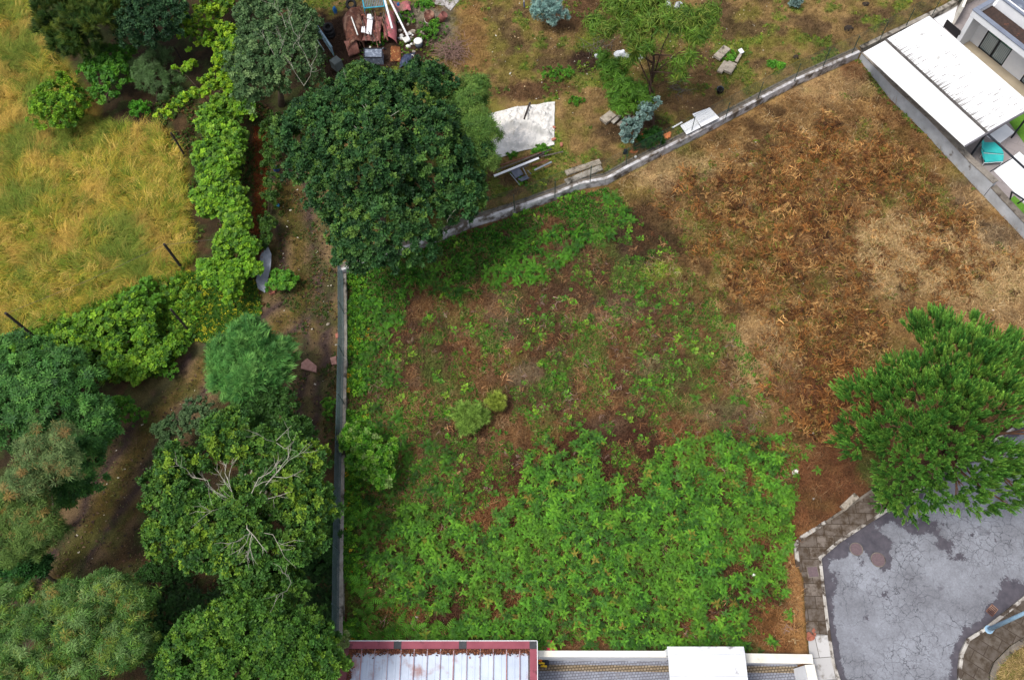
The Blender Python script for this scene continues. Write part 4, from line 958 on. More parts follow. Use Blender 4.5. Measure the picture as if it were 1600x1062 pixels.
# brown dead stalks in the middle of the lot
r = np.random.default_rng(17)
x, y = sample_poly(inpoly([(600, 480), (800, 440), (980, 320), (1080, 420), (1200, 640), (1250, 720), (1240, 990), (560, 990), (560, 700)]), 6500, r); k = .5 * fbm(x, y, 1.5, 291, 3) + .5 * fbm(x, y, .6, 292, 2) > .5; x, y = x[k], y[k]
c = palette(len(x), [(4, (128, 88, 56)), (3, (92, 58, 40)), (2, (170, 128, 88)), (1, (150, 124, 112))], .3, r)
cover('dead_stalks', 'brown dead stalks tangled through the middle of the lot', 'dead ferns', x, y, T_DEAD, c, .4 + .6 * r.random(len(x)), .6, r, dz=.12 * r.random(len(x)))
# taller bright weed clumps
x, y = sample_poly(wp_, 2600, r); k = .5 * fbm(x, y, 2.0, 295, 3) + .5 * fbm(x, y, .7, 296, 2) > .53; x, y = x[k], y[k]
c = palette(len(x), [(4, (88, 142, 42)), (3, (64, 112, 36)), (2, (120, 160, 52))], .22, r)
cover('tall_weeds', 'brighter leafy weeds dotted over the middle of the lot', 'weeds', x, y, T_SMALL + T_BROAD, c, .6 + .8 * r.random(len(x)), .35, r, M_LEAF, dz=.15)
r = np.random.default_rng(23); t_ = r.random(420); seg_ = r.integers(0, 4, 420); ee = [np.array(p[:2]) for p in EWALL]
x = np.array([ee[k][0] * (1 - t) + ee[k + 1][0] * t for k, t in zip(seg_, t_)]) - .1 - .25 * r.random(420); y = np.array([ee[k][1] * (1 - t) + ee[k + 1][1] * t for k, t in zip(seg_, t_)]) - .1 - .25 * r.random(420)
k = fbm(x, y, .8, 351, 2) > .5; x, y = x[k], y[k]
cover('wallfoot_weeds', 'small weeds along the foot of the grey wall', 'weeds', x, y, T_WEED, palette(len(x), [(3, (84, 110, 44)), (2, (128, 104, 62))], .2, r), .6 + .8 * r.random(len(x)), .35, r, M_LEAF, dz=.05)
r = np.random.default_rng(41)
x, y = sample_poly(inpoly([(-60, 560), (20, 535), (70, 500), (140, 480), (230, 445), (290, 425), (320, 470), (300, 540), (250, 590), (180, 600), (60, 590), (-60, 620)]), 5200, r); k = fbm(x, y, 1.2, 381, 3) > .36; x, y = x[k], y[k]
cover('verge_growth', 'continuous green bramble and grass verge below the straw field', 'weeds', x, y, T_BROAD + T_SMALL + T_JUN, palette(len(x), [(4, (96, 138, 40)), (3, (68, 108, 36)), (2, (134, 162, 50))], .22, r), .5 + .6 * r.random(len(x)), .4, r, M_LEAF, dz=.1 + .3 * r.random(len(x)))
tl = PP([(440, 290), (470, 380), (480, 470), (420, 520), (330, 560), (250, 640), (180, 760), (90, 900)])
x, y = sample_poly(inpoly([(420, 280), (500, 280), (520, 480), (440, 560), (340, 600), (270, 700), (130, 930), (40, 930), (150, 740), (240, 600), (330, 520), (420, 480)]), 9000, r); d_ = line_dist(x, y, tl); k = (d_ < .55) | (d_ > 1.5); x, y = x[k], y[k]; k = fbm(x, y, .9, 391, 3) > .45; x, y = x[k], y[k]
cover('track_grass', 'short mossy grass in the middle and along the edges of the track', 'grass', x, y, T_SHORT, palette(len(x), [(4, (96, 92, 44)), (3, (74, 84, 38)), (2, (122, 104, 62))], .22, r), .4 + .5 * r.random(len(x)), .3, r)
t_ = r.random(5200); seg_ = r.integers(0, 5, 5200); ee = np.array([p[:2] for p in LWALL]); o_ = .2 + np.abs(r.standard_normal(5200)) * .55
x = ee[seg_, 0] * (1 - t_) + ee[seg_ + 1, 0] * t_ + o_; y = ee[seg_, 1] * (1 - t_) + ee[seg_ + 1, 1] * t_; k = fbm(x, y, 1.2, 401, 3) > .4; x, y, o_ = x[k], y[k], o_[k]
cover('wall_creeper', 'bright green creeper crowding the right side of the long wall', 'creeper', x, y, T_SMALL + T_WEED, palette(len(x), [(4, (82, 132, 38)), (3, (58, 104, 34)), (2, (112, 156, 46)), (.3, (190, 150, 40))], .22, r), .6 + .8 * r.random(len(x)), .4, r, M_LEAF, dz=.1 + .3 * r.random(len(x)))
# the bracken bed
r = np.random.default_rng(8)
T_FERN = [fern(5, .5, s + 500, .55, 8) for s in range(8)]
bp = inpoly([(830, 690), (905, 660), (960, 705), (1000, 740), (1040, 700), (1110, 680), (1190, 690), (1250, 680), (1240, 780), (1232, 900), (1232, 1034), (1000, 1036), (840, 1030), (640, 1008), (690, 960), (610, 940), (565, 850), (640, 785), (740, 825), (800, 790), (820, 740)])
x, y = sample_poly(bp, 12500, r); dd = inside_dist(x, y, bp)
m = .42 * fbm(x, y, 1.7, 271, 3) + .58 * fbm(x, y, .62, 272, 2) + .17 * sstep(-.5, 2.6, dd) - .10 + .05 * blob(x, y, 960, 870, 200, 110)
for (u, v, a, b, k_) in [(1150, 900, 40, 40, -.14), (960, 765, 50, 26, -.12), (1130, 760, 30, 24, -.16), (720, 900, 30, 20, -.1), (1020, 965, 60, 12, -.08), (1180, 990, 40, 20, -.08), (730, 960, 60, 20, -.1)]:
    m = m + k_ * blob(x, y, u, v, a, b)
m = m + .09 * blob(x, y, 960, 1000, 280, 34) + .05 * blob(x, y, 900, 880, 240, 120); k = (m > .45) & (inside_dist(x, y, yard_poly) < -.25); x, y = x[k], y[k]
c = palette(len(x), [(5, (88, 144, 48)), (3, (56, 102, 38)), (2, (114, 168, 54)), (1, (76, 126, 58)), (.3, (150, 136, 54))], .28, r)
hi_ = r.random(len(x)) < .36
c = mixc(c, palette(len(x), [(1, (112, 162, 50))], .2, r), sstep(.5, .62, fbm(x, y, 2.4, 275, 2)) * .35)
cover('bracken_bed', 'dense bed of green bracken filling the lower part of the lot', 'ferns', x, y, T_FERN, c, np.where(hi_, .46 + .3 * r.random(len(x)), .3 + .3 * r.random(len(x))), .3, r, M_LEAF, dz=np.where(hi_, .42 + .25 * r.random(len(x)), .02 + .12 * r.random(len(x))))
x, y = sample_poly(inpoly([(560, 470), (640, 440), (760, 390), (900, 320), (960, 310), (1000, 350), (900, 400), (850, 440), (700, 470), (600, 520)]), 520, r); k = fbm(x, y, 1.2, 277, 3) > .47; x, y = x[k], y[k]
c = palette(len(x), [(5, (84, 140, 38)), (3, (58, 108, 34))], .2, r)
cover('upper_bracken', 'bright bracken sprays under the top wall', 'ferns', x, y, T_FERN, c, .55 + .6 * r.random(len(x)), .3, r, M_LEAF, dz=.1 + .35 * r.random(len(x)))
x, y = sample_poly(inpoly([(545, 470), (600, 480), (640, 700), (700, 690), (760, 800), (620, 830), (545, 830)]), 620, r); k = fbm(x, y, 1.8, 281, 3) > .42; x, y = x[k], y[k]
c = palette(len(x), [(5, (76, 126, 38)), (3, (54, 98, 34))], .2, r)
cover('wallside_bracken', 'loose bracken along the right side of the long wall', 'ferns', x, y, T_FERN, c, .5 + .55 * r.random(len(x)), .3, r, M_LEAF, dz=.05 + .3 * r.random(len(x)))
# single ferns one can count
def ferns(spots, label, group):
    proto = None; rr = np.random.default_rng(len(spots))
    for i, (u, v, s) in enumerate(spots):
        p = P(u, v, 0)
        if i < 3:
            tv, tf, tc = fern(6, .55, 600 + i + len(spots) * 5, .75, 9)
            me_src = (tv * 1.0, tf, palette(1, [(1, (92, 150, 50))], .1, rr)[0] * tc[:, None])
            o = npmesh('fern', me_src[0], me_src[1], M_LEAF, None, me_src[2]); 
            if proto is None: proto = []
            proto.append(o)
        else:
            o = proto[i % 3].copy(); COL.objects.link(o)
        o.location = (p[0], p[1], .22); s = s * 1.25; o.rotation_euler = (0, 0, rr.random() * 6.28); o.scale = (s, s, s * 1.2)
        tag(o, label, 'fern', group)
ferns([(563, 812, 1.2), (577, 836, 1.1), (590, 880, 1.0), (553, 880, .9), (622, 885, 1.0), (548, 905, .9), (567, 915, 1.2), (578, 935, 1.3), (604, 942, 1.0), (633, 880, .9), (575, 962, 1.1), (560, 985, 1.2), (580, 990, 1.0), (545, 990, .9), (622, 985, 1.4), (648, 985, 1.1), (600, 995, 1.0), (700, 990, 1.2), (720, 985, 1.0), (660, 850, 1.0), (688, 950, .9)],
      'single green fern standing apart in the bare strip between long wall and bracken bed', 'single ferns in the bare strip beside the long wall')
ferns([(1100, 560, .5), (1085, 625, .6), (1145, 625, .5), (905, 670, .7), (1165, 560, .45), (880, 590, .5), (915, 530, .6), (900, 560, .55)],
      'single small fern among dry straw in the middle of the lot', 'small ferns in the middle of the lot')
ferns([(1215, 870, .9), (1228, 860, .8), (1210, 690, .7), (1262, 700, .5), (1240, 730, .6), (1275, 735, .5), (1255, 715, .5)],
      'single fern at the bare red-brown soil edge towards the pine', 'single ferns at the pine side of the lot')
r = np.random.default_rng(51)
x, y = sample_poly(inpoly([(1556, 1062), (1562, 1042), (1588, 1016), (1640, 996), (1680, 1100), (1556, 1120)]), 2600, r)
cover('island_grass', 'dry straw-coloured grass on the roadside island', 'grass', x, y, T_SHORT + T_STRAW, palette(len(x), [(4, (178, 152, 104)), (3, (138, 122, 70)), (1, (110, 120, 54))], .22, r), .5 + .6 * r.random(len(x)), .35, r)
# pale debris specks
r = np.random.default_rng(9)
T_CHIP = [(np.array([[-.05, -.03, 0], [.05, -.025, .01], [.04, .03, 0], [-.045, .03, .01]]), np.array([[0, 1, 2, 3]]), np.array([1., 1, .9, 1]))]
x, y = sample_poly(inpoly([(440, 200), (530, 430), (520, 700), (420, 700), (240, 900), (60, 900), (200, 650), (420, 500)]), 3600, r)
c = palette(len(x), [(3, (110, 90, 68)), (6, (84, 62, 46)), (4, (50, 40, 32)), (2, (92, 92, 46)), (.35, (214, 204, 186))], .2, r)
cover('leaf_litter', 'fallen leaves and pale chips strewn on the dirt track', 'leaf litter', x, y, T_CHIP, c, .5 + 1.0 * r.random(len(x)) ** 2, .3, r, dz=.05)
x, y = sample_poly(inpoly([(720, 0), (1200, 0), (1200, 130), (960, 240), (800, 170)]), 700, r); x2, y2 = sample_poly(ep, 900, r); x = np.concatenate([x, x2]); y = np.concatenate([y, y2])
c = palette(len(x), [(4, (196, 170, 130)), (1, (214, 208, 196)), (2, (120, 84, 56))], .2, r)
cover('turf_litter', 'pale dead leaves strewn over the dry turf', 'leaf litter', x, y, T_CHIP, c, .5 + .8 * r.random(len(x)) ** 2, .3, r, dz=.06)

# ------------------------------------------------------------------ boundary walls and fences
def chain_fence(t, pts, z, h, mesh=.11, wr=.009, posts=None, material=None, post_r=.025, side=0.0):
    """posts (each a part) and one wire mesh panel along pts"""
    material = material or M_GREENWIRE
    mb = MB(); 
    seg = [(np.array(a[:2]), np.array(b[:2])) for a, b in zip(pts[:-1], pts[1:])]
    tot = 0; cum = [0]
    for a, b in seg: tot += np.linalg.norm(b - a); cum.append(tot)
    def at(s):
        s = min(max(s, 0), tot - 1e-6); i = max(k for k in range(len(seg)) if cum[k] <= s); a, b = seg[i]
        return a + (b - a) * (s - cum[i]) / (cum[i + 1] - cum[i])
    V = []; Fc = []
    def wire(p, q, r_):
        p, q = np.array(p, float), np.array(q, float); d = unit((q - p)[None])[0]; sd = unit(np.cross(d, [0.3, .2, .9])[None])[0]; up = np.cross(d, sd); o = len(V)
        for e in (p, q):
            for k in range(3):
                a = 2.094 * k; V.append(e + (sd * math.cos(a) + up * math.sin(a)) * r_)
        for k in range(3): Fc.append([o + k, o + (k + 1) % 3, o + 3 + (k + 1) % 3, o + 3 + k])
    n = int(tot / mesh)
    for i in range(-int(h / mesh), n):
        s0 = i * mesh
        for sg in (1, -1):
            a0, a1 = (s0, s0 + h) if sg > 0 else (s0 + h, s0)
            z0, z1 = z, z + h
            lo, hi = max(min(a0, a1), 0), min(max(a0, a1), tot)
            if hi - lo < .05: continue
            f = lambda s: z0 + (s - a0) / (a1 - a0) * h
            pa, pb = at(lo), at(hi); wire([*pa, f(lo)], [*pb, f(hi)], wr)
    for zz in (z + .03, z + h):
        k = np.linspace(0, tot, max(2, int(tot / 1.5)))
        for a, b in zip(k[:-1], k[1:]): pa, pb = at(a), at(b); wire([*pa, zz], [*pb, zz], wr * 1.5)
    npmesh('wire_mesh', np.array(V), np.array(Fc), material, t)
    spots = posts if posts is not None else [at(s) for s in np.arange(.3, tot, 2.5)]
    for p in spots:
        MB().tube([(p[0], p[1], z - .05), (p[0], p[1], z + h + .05)], post_r, 8).lathe((p[0], p[1], z + h + .05), [(post_r * 1.4, 0), (post_r * 1.4, .04), (0, .06)], 8).build('fence_post', material, t)
wt_ = thing('boundary_wall', 'whitewashed low wall running diagonally below the grassy plot', 'wall', NWALL[5])
def jitter_top(pts, z, a): return [z + a * math.sin(i * 2.1) for i in range(len(pts))]
MB().run(NWALL, .2, -.4, .62, 1).build('wall_body', M_WHITEWASH, wt_, bevel=.02)
def offs(pts, d):
    out = []
    for i in range(len(pts)):
        a = pts[max(i - 1, 0)]; b = pts[min(i + 1, len(pts) - 1)]; t = unit((np.array(b[:2]) - np.array(a[:2]))[None])[0]
        out.append(np.array([pts[i][0] - t[1] * d, pts[i][1] + t[0] * d, 0]))
    return out
MB().run(offs(NWALL, .2), .34, -.4, .60, 1).build('wall_footing', M_COPING, wt_, bevel=.02)
nf = thing('wire_fence', 'dark green wire fence standing along the diagonal wall', 'fence', offs(NWALL, .35)[5])
npx = [(735, 357), (804, 328), (867, 308), (922, 284), (978, 257), (1031, 231), (1080, 208), (1133, 187), (1184, 155), (1241, 127), (1286, 104), (1331, 84), (1375, 62), (1415, 42), (1457, 23), (1500, 2)]
chain_fence(nf, offs([*NWALL[2:], P(1530, -12)], .38), .6, 1.45, .14, .0042, posts=[P(u, v, .6) for u, v in npx])
solo(MB().run([NWALL[-1] + [.2, .3, 0], P(1475, 22), P(1560, -28)], .3, -.4, .62, 1), 'boundary_wall', M_CONC, 'dark stained wall continuing up beside the white canopy', 'wall', bevel=.02)

lw = thing('boundary_wall', 'long straight concrete wall between the dirt track and the lot', 'wall', LWALL[3])
MB().run(LWALL, .3, -.3, .5, 1).build('wall_body', M_CONC, lw, bevel=.02)
lf = thing('wire_fence', 'slate green mesh fence on top of the long straight wall', 'fence', LWALL[3])
lpx = [(537, 490), (537, 557), (537, 631), (534, 705), (531, 783), (530, 863), (529, 950)]
chain_fence(lf, offs(LWALL, .12), .5, 1.5, .105, .007, posts=[P(u + 1, v, .5) for u, v in lpx], material=mat('slate_wire', srgb(86, 104, 106), srgb(66, 84, 88), 3, .6))
p = P(528, 525, .5); solo(MB().box(p + [0, 0, .06], (.24, .3, .1), .1), 'brick', M_BRICK, 'single red brick lying on the long wall', 'brick', bevel=.01)

ew = thing('boundary_wall', 'tall grey rendered wall beside the white canopy', 'wall', EWALL[2])
E1 = EWALL[:4] + [P(1537, 306)]; ET = [.5, .93, .98, 1.08, 1.22]
MB().run(E1, .3, -.4, ET, 1).build('wall_body', M_GREYREND, ew, bevel=.02)
MB().run(E1, .42, [z + .002 for z in ET], [z + .08 for z in ET], .86).build('coping', mat('pale_coping', srgb(150, 143, 134), srgb(118, 110, 102), 3, .92, .3, stain=srgb(80, 74, 66), stain_scale=2.2, stain_lo=.56, stain_hi=.66), ew, bevel=.02)
ew2 = thing('boundary_wall', 'lower stepped end of the grey wall near the right edge', 'wall', P(1560, 331))
E2 = [P(1537.5, 306.5), P(1560, 331), P(1604, 378), P(1700, 478)]
MB().run(E2, .3, -.4, .86, 1).build('wall_body', M_GREYREND, ew2, bevel=.02)
MB().run(E2, .42, .862, .94, .86).build('coping', M_COPING, ew2, bevel=.02)

# ------------------------------------------------------------------ house and canopy
HX = unit((P(1600, 150, 2.4) - P(1452, 25, 2.4))[None])[0]       # along the canopy
HZ = np.array([0, 0, 1.]); HN = np.cross(HZ, HX)                  # away from the lot
M_LAWN = mat('lawn', srgb(92, 138, 42), srgb(74, 116, 36), 8, .9, .4)
M_PATIO = paver_mat('patio_tiles', .6, srgb(150, 142, 142), srgb(142, 134, 134), srgb(116, 110, 110), .7, .9, .4, .006, srgb(136, 128, 126), .5, .8)
M_TERR = mat('terrace', srgb(176, 162, 140), srgb(158, 146, 126), 1.2, .9, .1)
pz = 0.0
ph = inpoly([(1430, 45), (1500, 0), (1560, -40), (1780, 130), (1800, 520), (1700, 440), (1620, 372), (1555, 300), (1500, 235), (1440, 165)])
sheet(ph, .03, 'patio', M_PATIO, label='grey tiled patio floor beside the house', cat='patio')
sheet(inpoly([(1572, 186), (1640, 140), (1700, 190), (1640, 262), (1605, 232)]), .05, 'lawn', M_LAWN, label='bright green lawn strip beyond the canopy end', cat='lawn')
sheet(inpoly([(1578, 312), (1584, 306), (1700, 410), (1700, 440), (1620, 362)]), .05, 'lawn', M_LAWN, label='bright green lawn strip inside the low wall end', cat='lawn')
for pts, lab in (([(1552, 268), (1592, 238), (1650, 290), (1612, 330)], 'white paving panel set in the grey patio'), ([(1541, 214), (1571, 195), (1585, 208), (1560, 226)], 'white paving square at the canopy corner')):
    solo(MB().prism(inpoly(pts), .034, .07), 'paving_panel', M_WHITE, lab, 'paving', bevel=.01)
cn = thing('canopy', 'large white translucent canopy roof with a dark gutter line', 'canopy', P(1480, 130, 0))
zc_ = 2.5
M_POLY = mat('white_sheet_roof', srgb(236, 236, 238), srgb(218, 219, 222), .8, .5, 0, stain=srgb(176, 174, 172), stain_scale=2.4, stain_lo=.6, stain_hi=.7)
A, B_, C_, D_ = P(1384, 62, zc_ + .12), P(1452, 25, zc_ + .45), P(1668, 205, zc_ + .45), P(1543, 208, zc_ + .12)
E_, G_ = P(1349, 82, zc_), P(1508, 229, zc_)
dirL = unit((B_ - A)[None])[0]
C_ = D_ + (B_ - A) * 1.02 
MB().add([A, D_, C_, B_, A - [0, 0, .05], D_ - [0, 0, .05], C_ - [0, 0, .05], B_ - [0, 0, .05]], [(0, 1, 2, 3), (7, 6, 5, 4), (0, 4, 5, 1), (1, 5, 6, 2), (2, 6, 7, 3), (3, 7, 4, 0)])
PANEL = MB().add([A, D_, C_, B_, A - [0, 0, .05], D_ - [0, 0, .05], C_ - [0, 0, .05], B_ - [0, 0, .05]], [(0, 1, 2, 3), (7, 6, 5, 4), (0, 4, 5, 1), (1, 5, 6, 2), (2, 6, 7, 3), (3, 7, 4, 0)])
A2, D2 = A + [-.02, -.02, -.06], D_ + [-.02, -.02, -.06]
MB().add([E_, G_, D2, A2, E_ - [0, 0, .05], G_ - [0, 0, .05], D2 - [0, 0, .05], A2 - [0, 0, .05]], [(0, 1, 2, 3), (7, 6, 5, 4), (0, 4, 5, 1), (1, 5, 6, 2), (2, 6, 7, 3), (3, 7, 4, 0)]).build('lower_roof_panel', M_POLY, cn)
M_GUT = mat('gutter', srgb(96, 92, 90), srgb(64, 60, 58), 5, .8)
MB().tube([A + [0, 0, .02], D_ + [0, 0, .02]], .075, 6).build('gutter', M_GUT, cn)
MB().tube([G_ + [0, 0, .02], D_, C_ + [0, 0, .02]], .07, 6).build('edge_beam', mat('beam', srgb(110, 108, 114), srgb(90, 88, 94), 3, .6), cn)
# grime streaks on the panel: thin dirt lines running down to the gutter
rr = random.Random(4); st = PANEL; npf = len(st.f)
du = unit((B_ - A)[None])[0]; nlen = np.linalg.norm(D_ - A); upn = unit(np.cross(D_ - A, B_ - A)[None])[0]
if upn[2] < 0: upn = -upn
for i in range(190):
    t = .02 + .96 * rr.random() ** .8; off = rr.random() ** 2.2 * 3.0; ln = rr.uniform(.15, .55) + (rr.random() ** 3) * .9; w_ = rr.uniform(.01, .034)
    if rr.random() < .5: off = .05
    a = A + (D_ - A) * t + du * off + upn * .004; b = a + du * ln; al = unit((D_ - A)[None])[0] * w_
    st.add([a - al, a + al, b + al * .2, b - al * .2], [(0, 1, 2, 3)])
dn = unit((E_ - A2)[None])[0]; upn2 = unit(np.cross(D2 - A2, A2 - E_)[None])[0]
if upn2[2] < 0: upn2 = -upn2
for i in range(50):
    t = .02 + .96 * rr.random(); off = .1 + rr.random() ** 2 * 1.2; ln = rr.uniform(.05, .22); w_ = rr.uniform(.008, .02)
    a = A2 + (D2 - A2) * t + dn * off + upn2 * .004; b = a + dn * ln; al = unit((D_ - A)[None])[0] * w_
    st.add([a - al, a + al, b + al * .2, b - al * .2], [(0, 1, 2, 3)])
po_ = st.build('roof_panel', M_POLY, cn); po_.data.materials.append(mat('grime', srgb(120, 116, 112), srgb(160, 158, 156), 6, .9))
for i_, pf_ in enumerate(po_.data.polygons):
    if i_ >= npf: pf_.material_index = 1
for (u, v) in ((1525, 243), (1512, 232)):
    p = P(u, v, 0)
for p in (D_ + dn * .1, D_ + du * 3.6, ):
    MB().box((p[0], p[1], 1.22), (.11, .11, 2.4), .65).build('post', M_DARKSTEEL, cn)
pg = thing('pergola_frame', 'open black metal frame continuing from the canopy corner', 'pergola', D_ * [1, 1, 0])
far_ = D_ + (D_ - A) * .9
MB().tube([D_ - [0, 0, .05], far_ - [0, 0, .05]], .065, 6).build('beam', M_DARKSTEEL, pg)
lo2 = G_ + (D_ - A) * .9
k = .26; a_ = D_ + (far_ - D_) * k; MB().tube([a_ - [0, 0, .1], G_ + (lo2 - G_) * k - [0, 0, .1]], .03, 6).build('rafter', M_DARKSTEEL, pg)
k = .60; a_ = D_ + (far_ - D_) * k; MB().tube([a_ - [0, 0, .1], G_ + (lo2 - G_) * k - [0, 0, .1]], .03, 6).build('rafter', M_DARKSTEEL, pg)
rl = thing('railing', 'short black railing on the stepped end of the grey wall', 'railing', P(1582, 310, 1.3))
for a, b in (((1581, 300), (1578, 312)), ((1600, 312), (1590, 318))):
    MB().tube([P(*b, .9), P(*a, 1.7)], .05, 6).build('post', M_DARKSTEEL, rl)
MB().tube([P(1580, 299, 1.9), P(1606, 316, 1.9), P(1680, 372, 1.9)], .05, 6).build('rail', M_DARKSTEEL, rl)
# turquoise loungers
M_TURQ = mat('turquoise_canvas', srgb(58, 186, 184), srgb(44, 164, 164), 2, .7, .1)
for i, (cc, lab) in enumerate((([(1537, 222), (1562, 222), (1569, 240), (1537, 237)], 'turquoise padded lounger farther from the grey wall'), ([(1536, 239.5), (1569, 241.5), (1568, 251), (1539, 253)], 'turquoise padded lounger nearest the grey wall'))):
    q = PP(cc, .45); c0 = sum(q) / 4
    t = thing('sun_lounger', lab, 'sun lounger', c0 * [1, 1, 0], 'turquoise loungers on the patio')
    MB().prism([p[:2] for p in q], .33, .46).build('cushion', M_TURQ, t, bevel=.04)
    e = q[0] * .85 + c0 * .15; f = q[3] * .85 + c0 * .15
    ofs = unit((q[0] - q[1])[None])[0] * .3
    MB().add([q[0] + [0, 0, .01], q[3] + [0, 0, .01], q[3] + ofs + [0, 0, .35], q[0] + ofs + [0, 0, .35], q[0] + [0, 0, .09], q[3] + [0, 0, .09], q[3] + ofs + [0, 0, .43], q[0] + ofs + [0, 0, .43]], [(0, 3, 2, 1), (4, 5, 6, 7), (0, 1, 5, 4), (1, 2, 6, 5), (2, 3, 7, 6), (3, 0, 4, 7)]).build('headrest', M_TURQ, t, bevel=.02)
    fr = MB()
    fr.tube([p + [0, 0, -.12] for p in q] + [q[0] + [0, 0, -.12]], .02, 6); fr.build('frame', M_WHITE, t)
    for p in q: MB().tube([(p[0], p[1], .03), (p[0], p[1], .32)], .02, 6).build('leg', M_WHITE, t)

# house: local frame  s along the front, d back from it
hb = P(1497.5, 63, 0)     # inner foot of the front wall, left end
O = P(1514.5, 65.5, 0.0); ux = unit(((P(1569, 102, 0) - P(1532, 72.3, 0)))[None])[0]; un = np.array([-ux[1], ux[0], 0.])
if un @ (P(1600, 0) - O) < 0: un = -un
def HP(s, d, z): return O + ux * s + un * d + np.array([0, 0, z])
def hbox(mb, s0, s1, d0, d1, z0, z1):
    vs = [HP(s, d, z) for z in (z0, z1) for s, d in ((s0, d0), (s1, d0), (s1, d1), (s0, d1))]
    return mb.add(vs, [(3, 2, 1, 0), (4, 5, 6, 7), (0, 1, 5, 4), (1, 2, 6, 5), (2, 3, 7, 6), (3, 0, 4, 7)])
hs = thing('house', 'modern white flat-roofed house at the top right corner', 'house', HP(5, 3, 0))
s1_, s2_ = float((P(1532, 72.3) - O) @ ux), float((P(1569, 102) - O) @ ux)
s3_ = s2_ + 1.55
HT = 2.75
w_ = MB()
hbox(w_, -.3, s1_, .0, .3, 0, HT); hbox(w_, s2_, s3_, .0, .3, 0, HT); hbox(w_, s3_ + 2.4, 14, 0, .3, 0, HT)
hbox(w_, s1_, s2_, .0, .3, 2.2, HT); hbox(w_, s3_, s3_ + 2.4, 0, .3, 2.2, HT)
hbox(w_, -.3, .0, -1.35, -.002, 0, HT); hbox(w_, -.3, 0, .302, 9, 0, HT)
w_.build('wall', M_WHITE, hs)
ov = MB(); hbox(ov, -.32, 14, -1.37, -1.12, HT + .002, HT + .45); ov.build('fascia', M_WHITE, hs)
cl_ = MB(); hbox(cl_, -.3, 14, -1.1, .32, HT + .004, HT + .12); cl_.build('ceiling_slab', mat('gravel_dark', srgb(74, 58, 52), srgb(50, 42, 40), 6, .95, .5, stain=srgb(120, 76, 60), stain_scale=3, stain_lo=.6, stain_hi=.68), hs)
cp = MB(); hbox(cp, -.36, 14.04, -1.41, -1.08, HT + .455, HT + .5); hbox(cp, -.36, -.05, -1.07, .3, HT + .455, HT + .5); cp.build('roof_trim', mat('grey_trim', srgb(128, 136, 152), srgb(108, 114, 130), 2, .5), hs)
ed = MB(); hbox(ed, -.32, -.06, -1.1, .3, HT + .125, HT + .45); ed.build('end_parapet', M_WHITE, hs)
up_ = MB(); hbox(up_, .1, 14, .34, 9, HT + .125, HT + .85); up_.build('upper_wall', M_WHITE, hs)
rf = MB(); hbox(rf, .3, 13.8, .7, 8.8, HT + .852, HT + .9); rf.build('roof', mat('bitumen', srgb(112, 120, 136), srgb(84, 90, 106), .8, .7, .1, stain=srgb(140, 148, 160), stain_scale=1), hs)
tr_ = MB(); hbox(tr_, .06, 14, .30, .48, HT + .855, HT + .93); tr_.build('upper_roof_trim', mat('grey_trim'.strip(), (0, 0, 0)), hs)
M_GLASS = mat('green_reflection_glass', srgb(84, 128, 112), srgb(64, 104, 92), .9, .15, spec=.6)  # greenish reflection in the panes is put into the base colour
M_BLIND = mat('blind', srgb(188, 194, 194), srgb(164, 172, 172), 1, .8)
for a, b in ((s1_, s2_), (s3_, s3_ + 2.4)):
    dr = MB()
    hbox(dr, a, b, .02, .1, 0.0, .07); hbox(dr, a, b, .02, .1, 2.12, 2.2); m_ = (a + b) / 2
    for s in (a, m_ - .06, b - .06): hbox(dr, s, s + (.12 if s == m_ - .06 else .06), .02, .1, .07, 2.12)
    d_ = dr.build('patio_door', M_DARKSTEEL, hs)
    gl = MB(); hbox(gl, a + .06, b - .06, .13, .14, .07, 2.12); g_ = gl.build('pane', M_GLASS, d_)
    g_.parent = d_
    bl = MB(); s = a + .08
    while s < b - .14: hbox(bl, s, s + .085, .10, .12, .12, 1.35 if True else 2); s += .12
    bl.build('blind', M_BLIND, d_)
for o in [c for c in bpy.data.objects if c.name.startswith(('pane', 'blind')) and c.parent and c.parent.name.startswith('patio_door')]:
    o.location = (hs.location * 0 + Vector((0, 0, 0)))
    for v in o.data.vertices: v.co = v.co - hs.location
solo(MB().prism([HP(-.3, -1.4, 0)[:2], HP(14, -1.4, 0)[:2], HP(14, -.01, 0)[:2], HP(-.3, -.01, 0)[:2]], .0, .1), 'terrace', M_TERR, 'beige terrace slab along the front of the house', 'terrace', bevel=.01)
solo(MB().prism([P(1452, 25)[:2], P(1500, -5)[:2], P(1487, 40)[:2], P(1475, 45)[:2]], .034, .06), 'side_yard_slab', M_WHITE, 'white sloping slab between the canopy and the side yard', 'paving')
solo(MB().run([P(1503, 4, 0), P(1488, 40, 0)], .18, 0, 1.6), 'partition_wall', M_CREAM, 'short pale wall across the side yard beside the house', 'wall', bevel=.01)
solo(MB().run([P(1500, 12, 0), P(1560, -25, 0)], .25, 0, 1.7), 'side_wall', M_CONC, 'stained concrete wall behind the house side yard', 'wall', bevel=.01)
pn = thing('leaning_board', 'black panel leaning between the canopy and the house', 'board', P(1487, 55, 0))
a, b, c_, d_ = P(1475, 42, .6), P(1497, 62, .6), P(1502, 49, 1.6), P(1481, 31, 1.6)
MB().add([a, b, c_, d_, a - [.05, -.03, 0], b - [.05, -.03, 0], c_ - [.05, -.03, 0], d_ - [.05, -.03, 0]], [(0, 1, 2, 3), (7, 6, 5, 4), (0, 4, 5, 1), (1, 5, 6, 2), (2, 6, 7, 3), (3, 7, 4, 0)]).build('sheet', M_DARKSTEEL, pn)
MB().tube([(a[0], a[1], 0), a], .03, 6).tube([(b[0], b[1], 0), b], .03, 6).build('support', M_DARKSTEEL, pn)

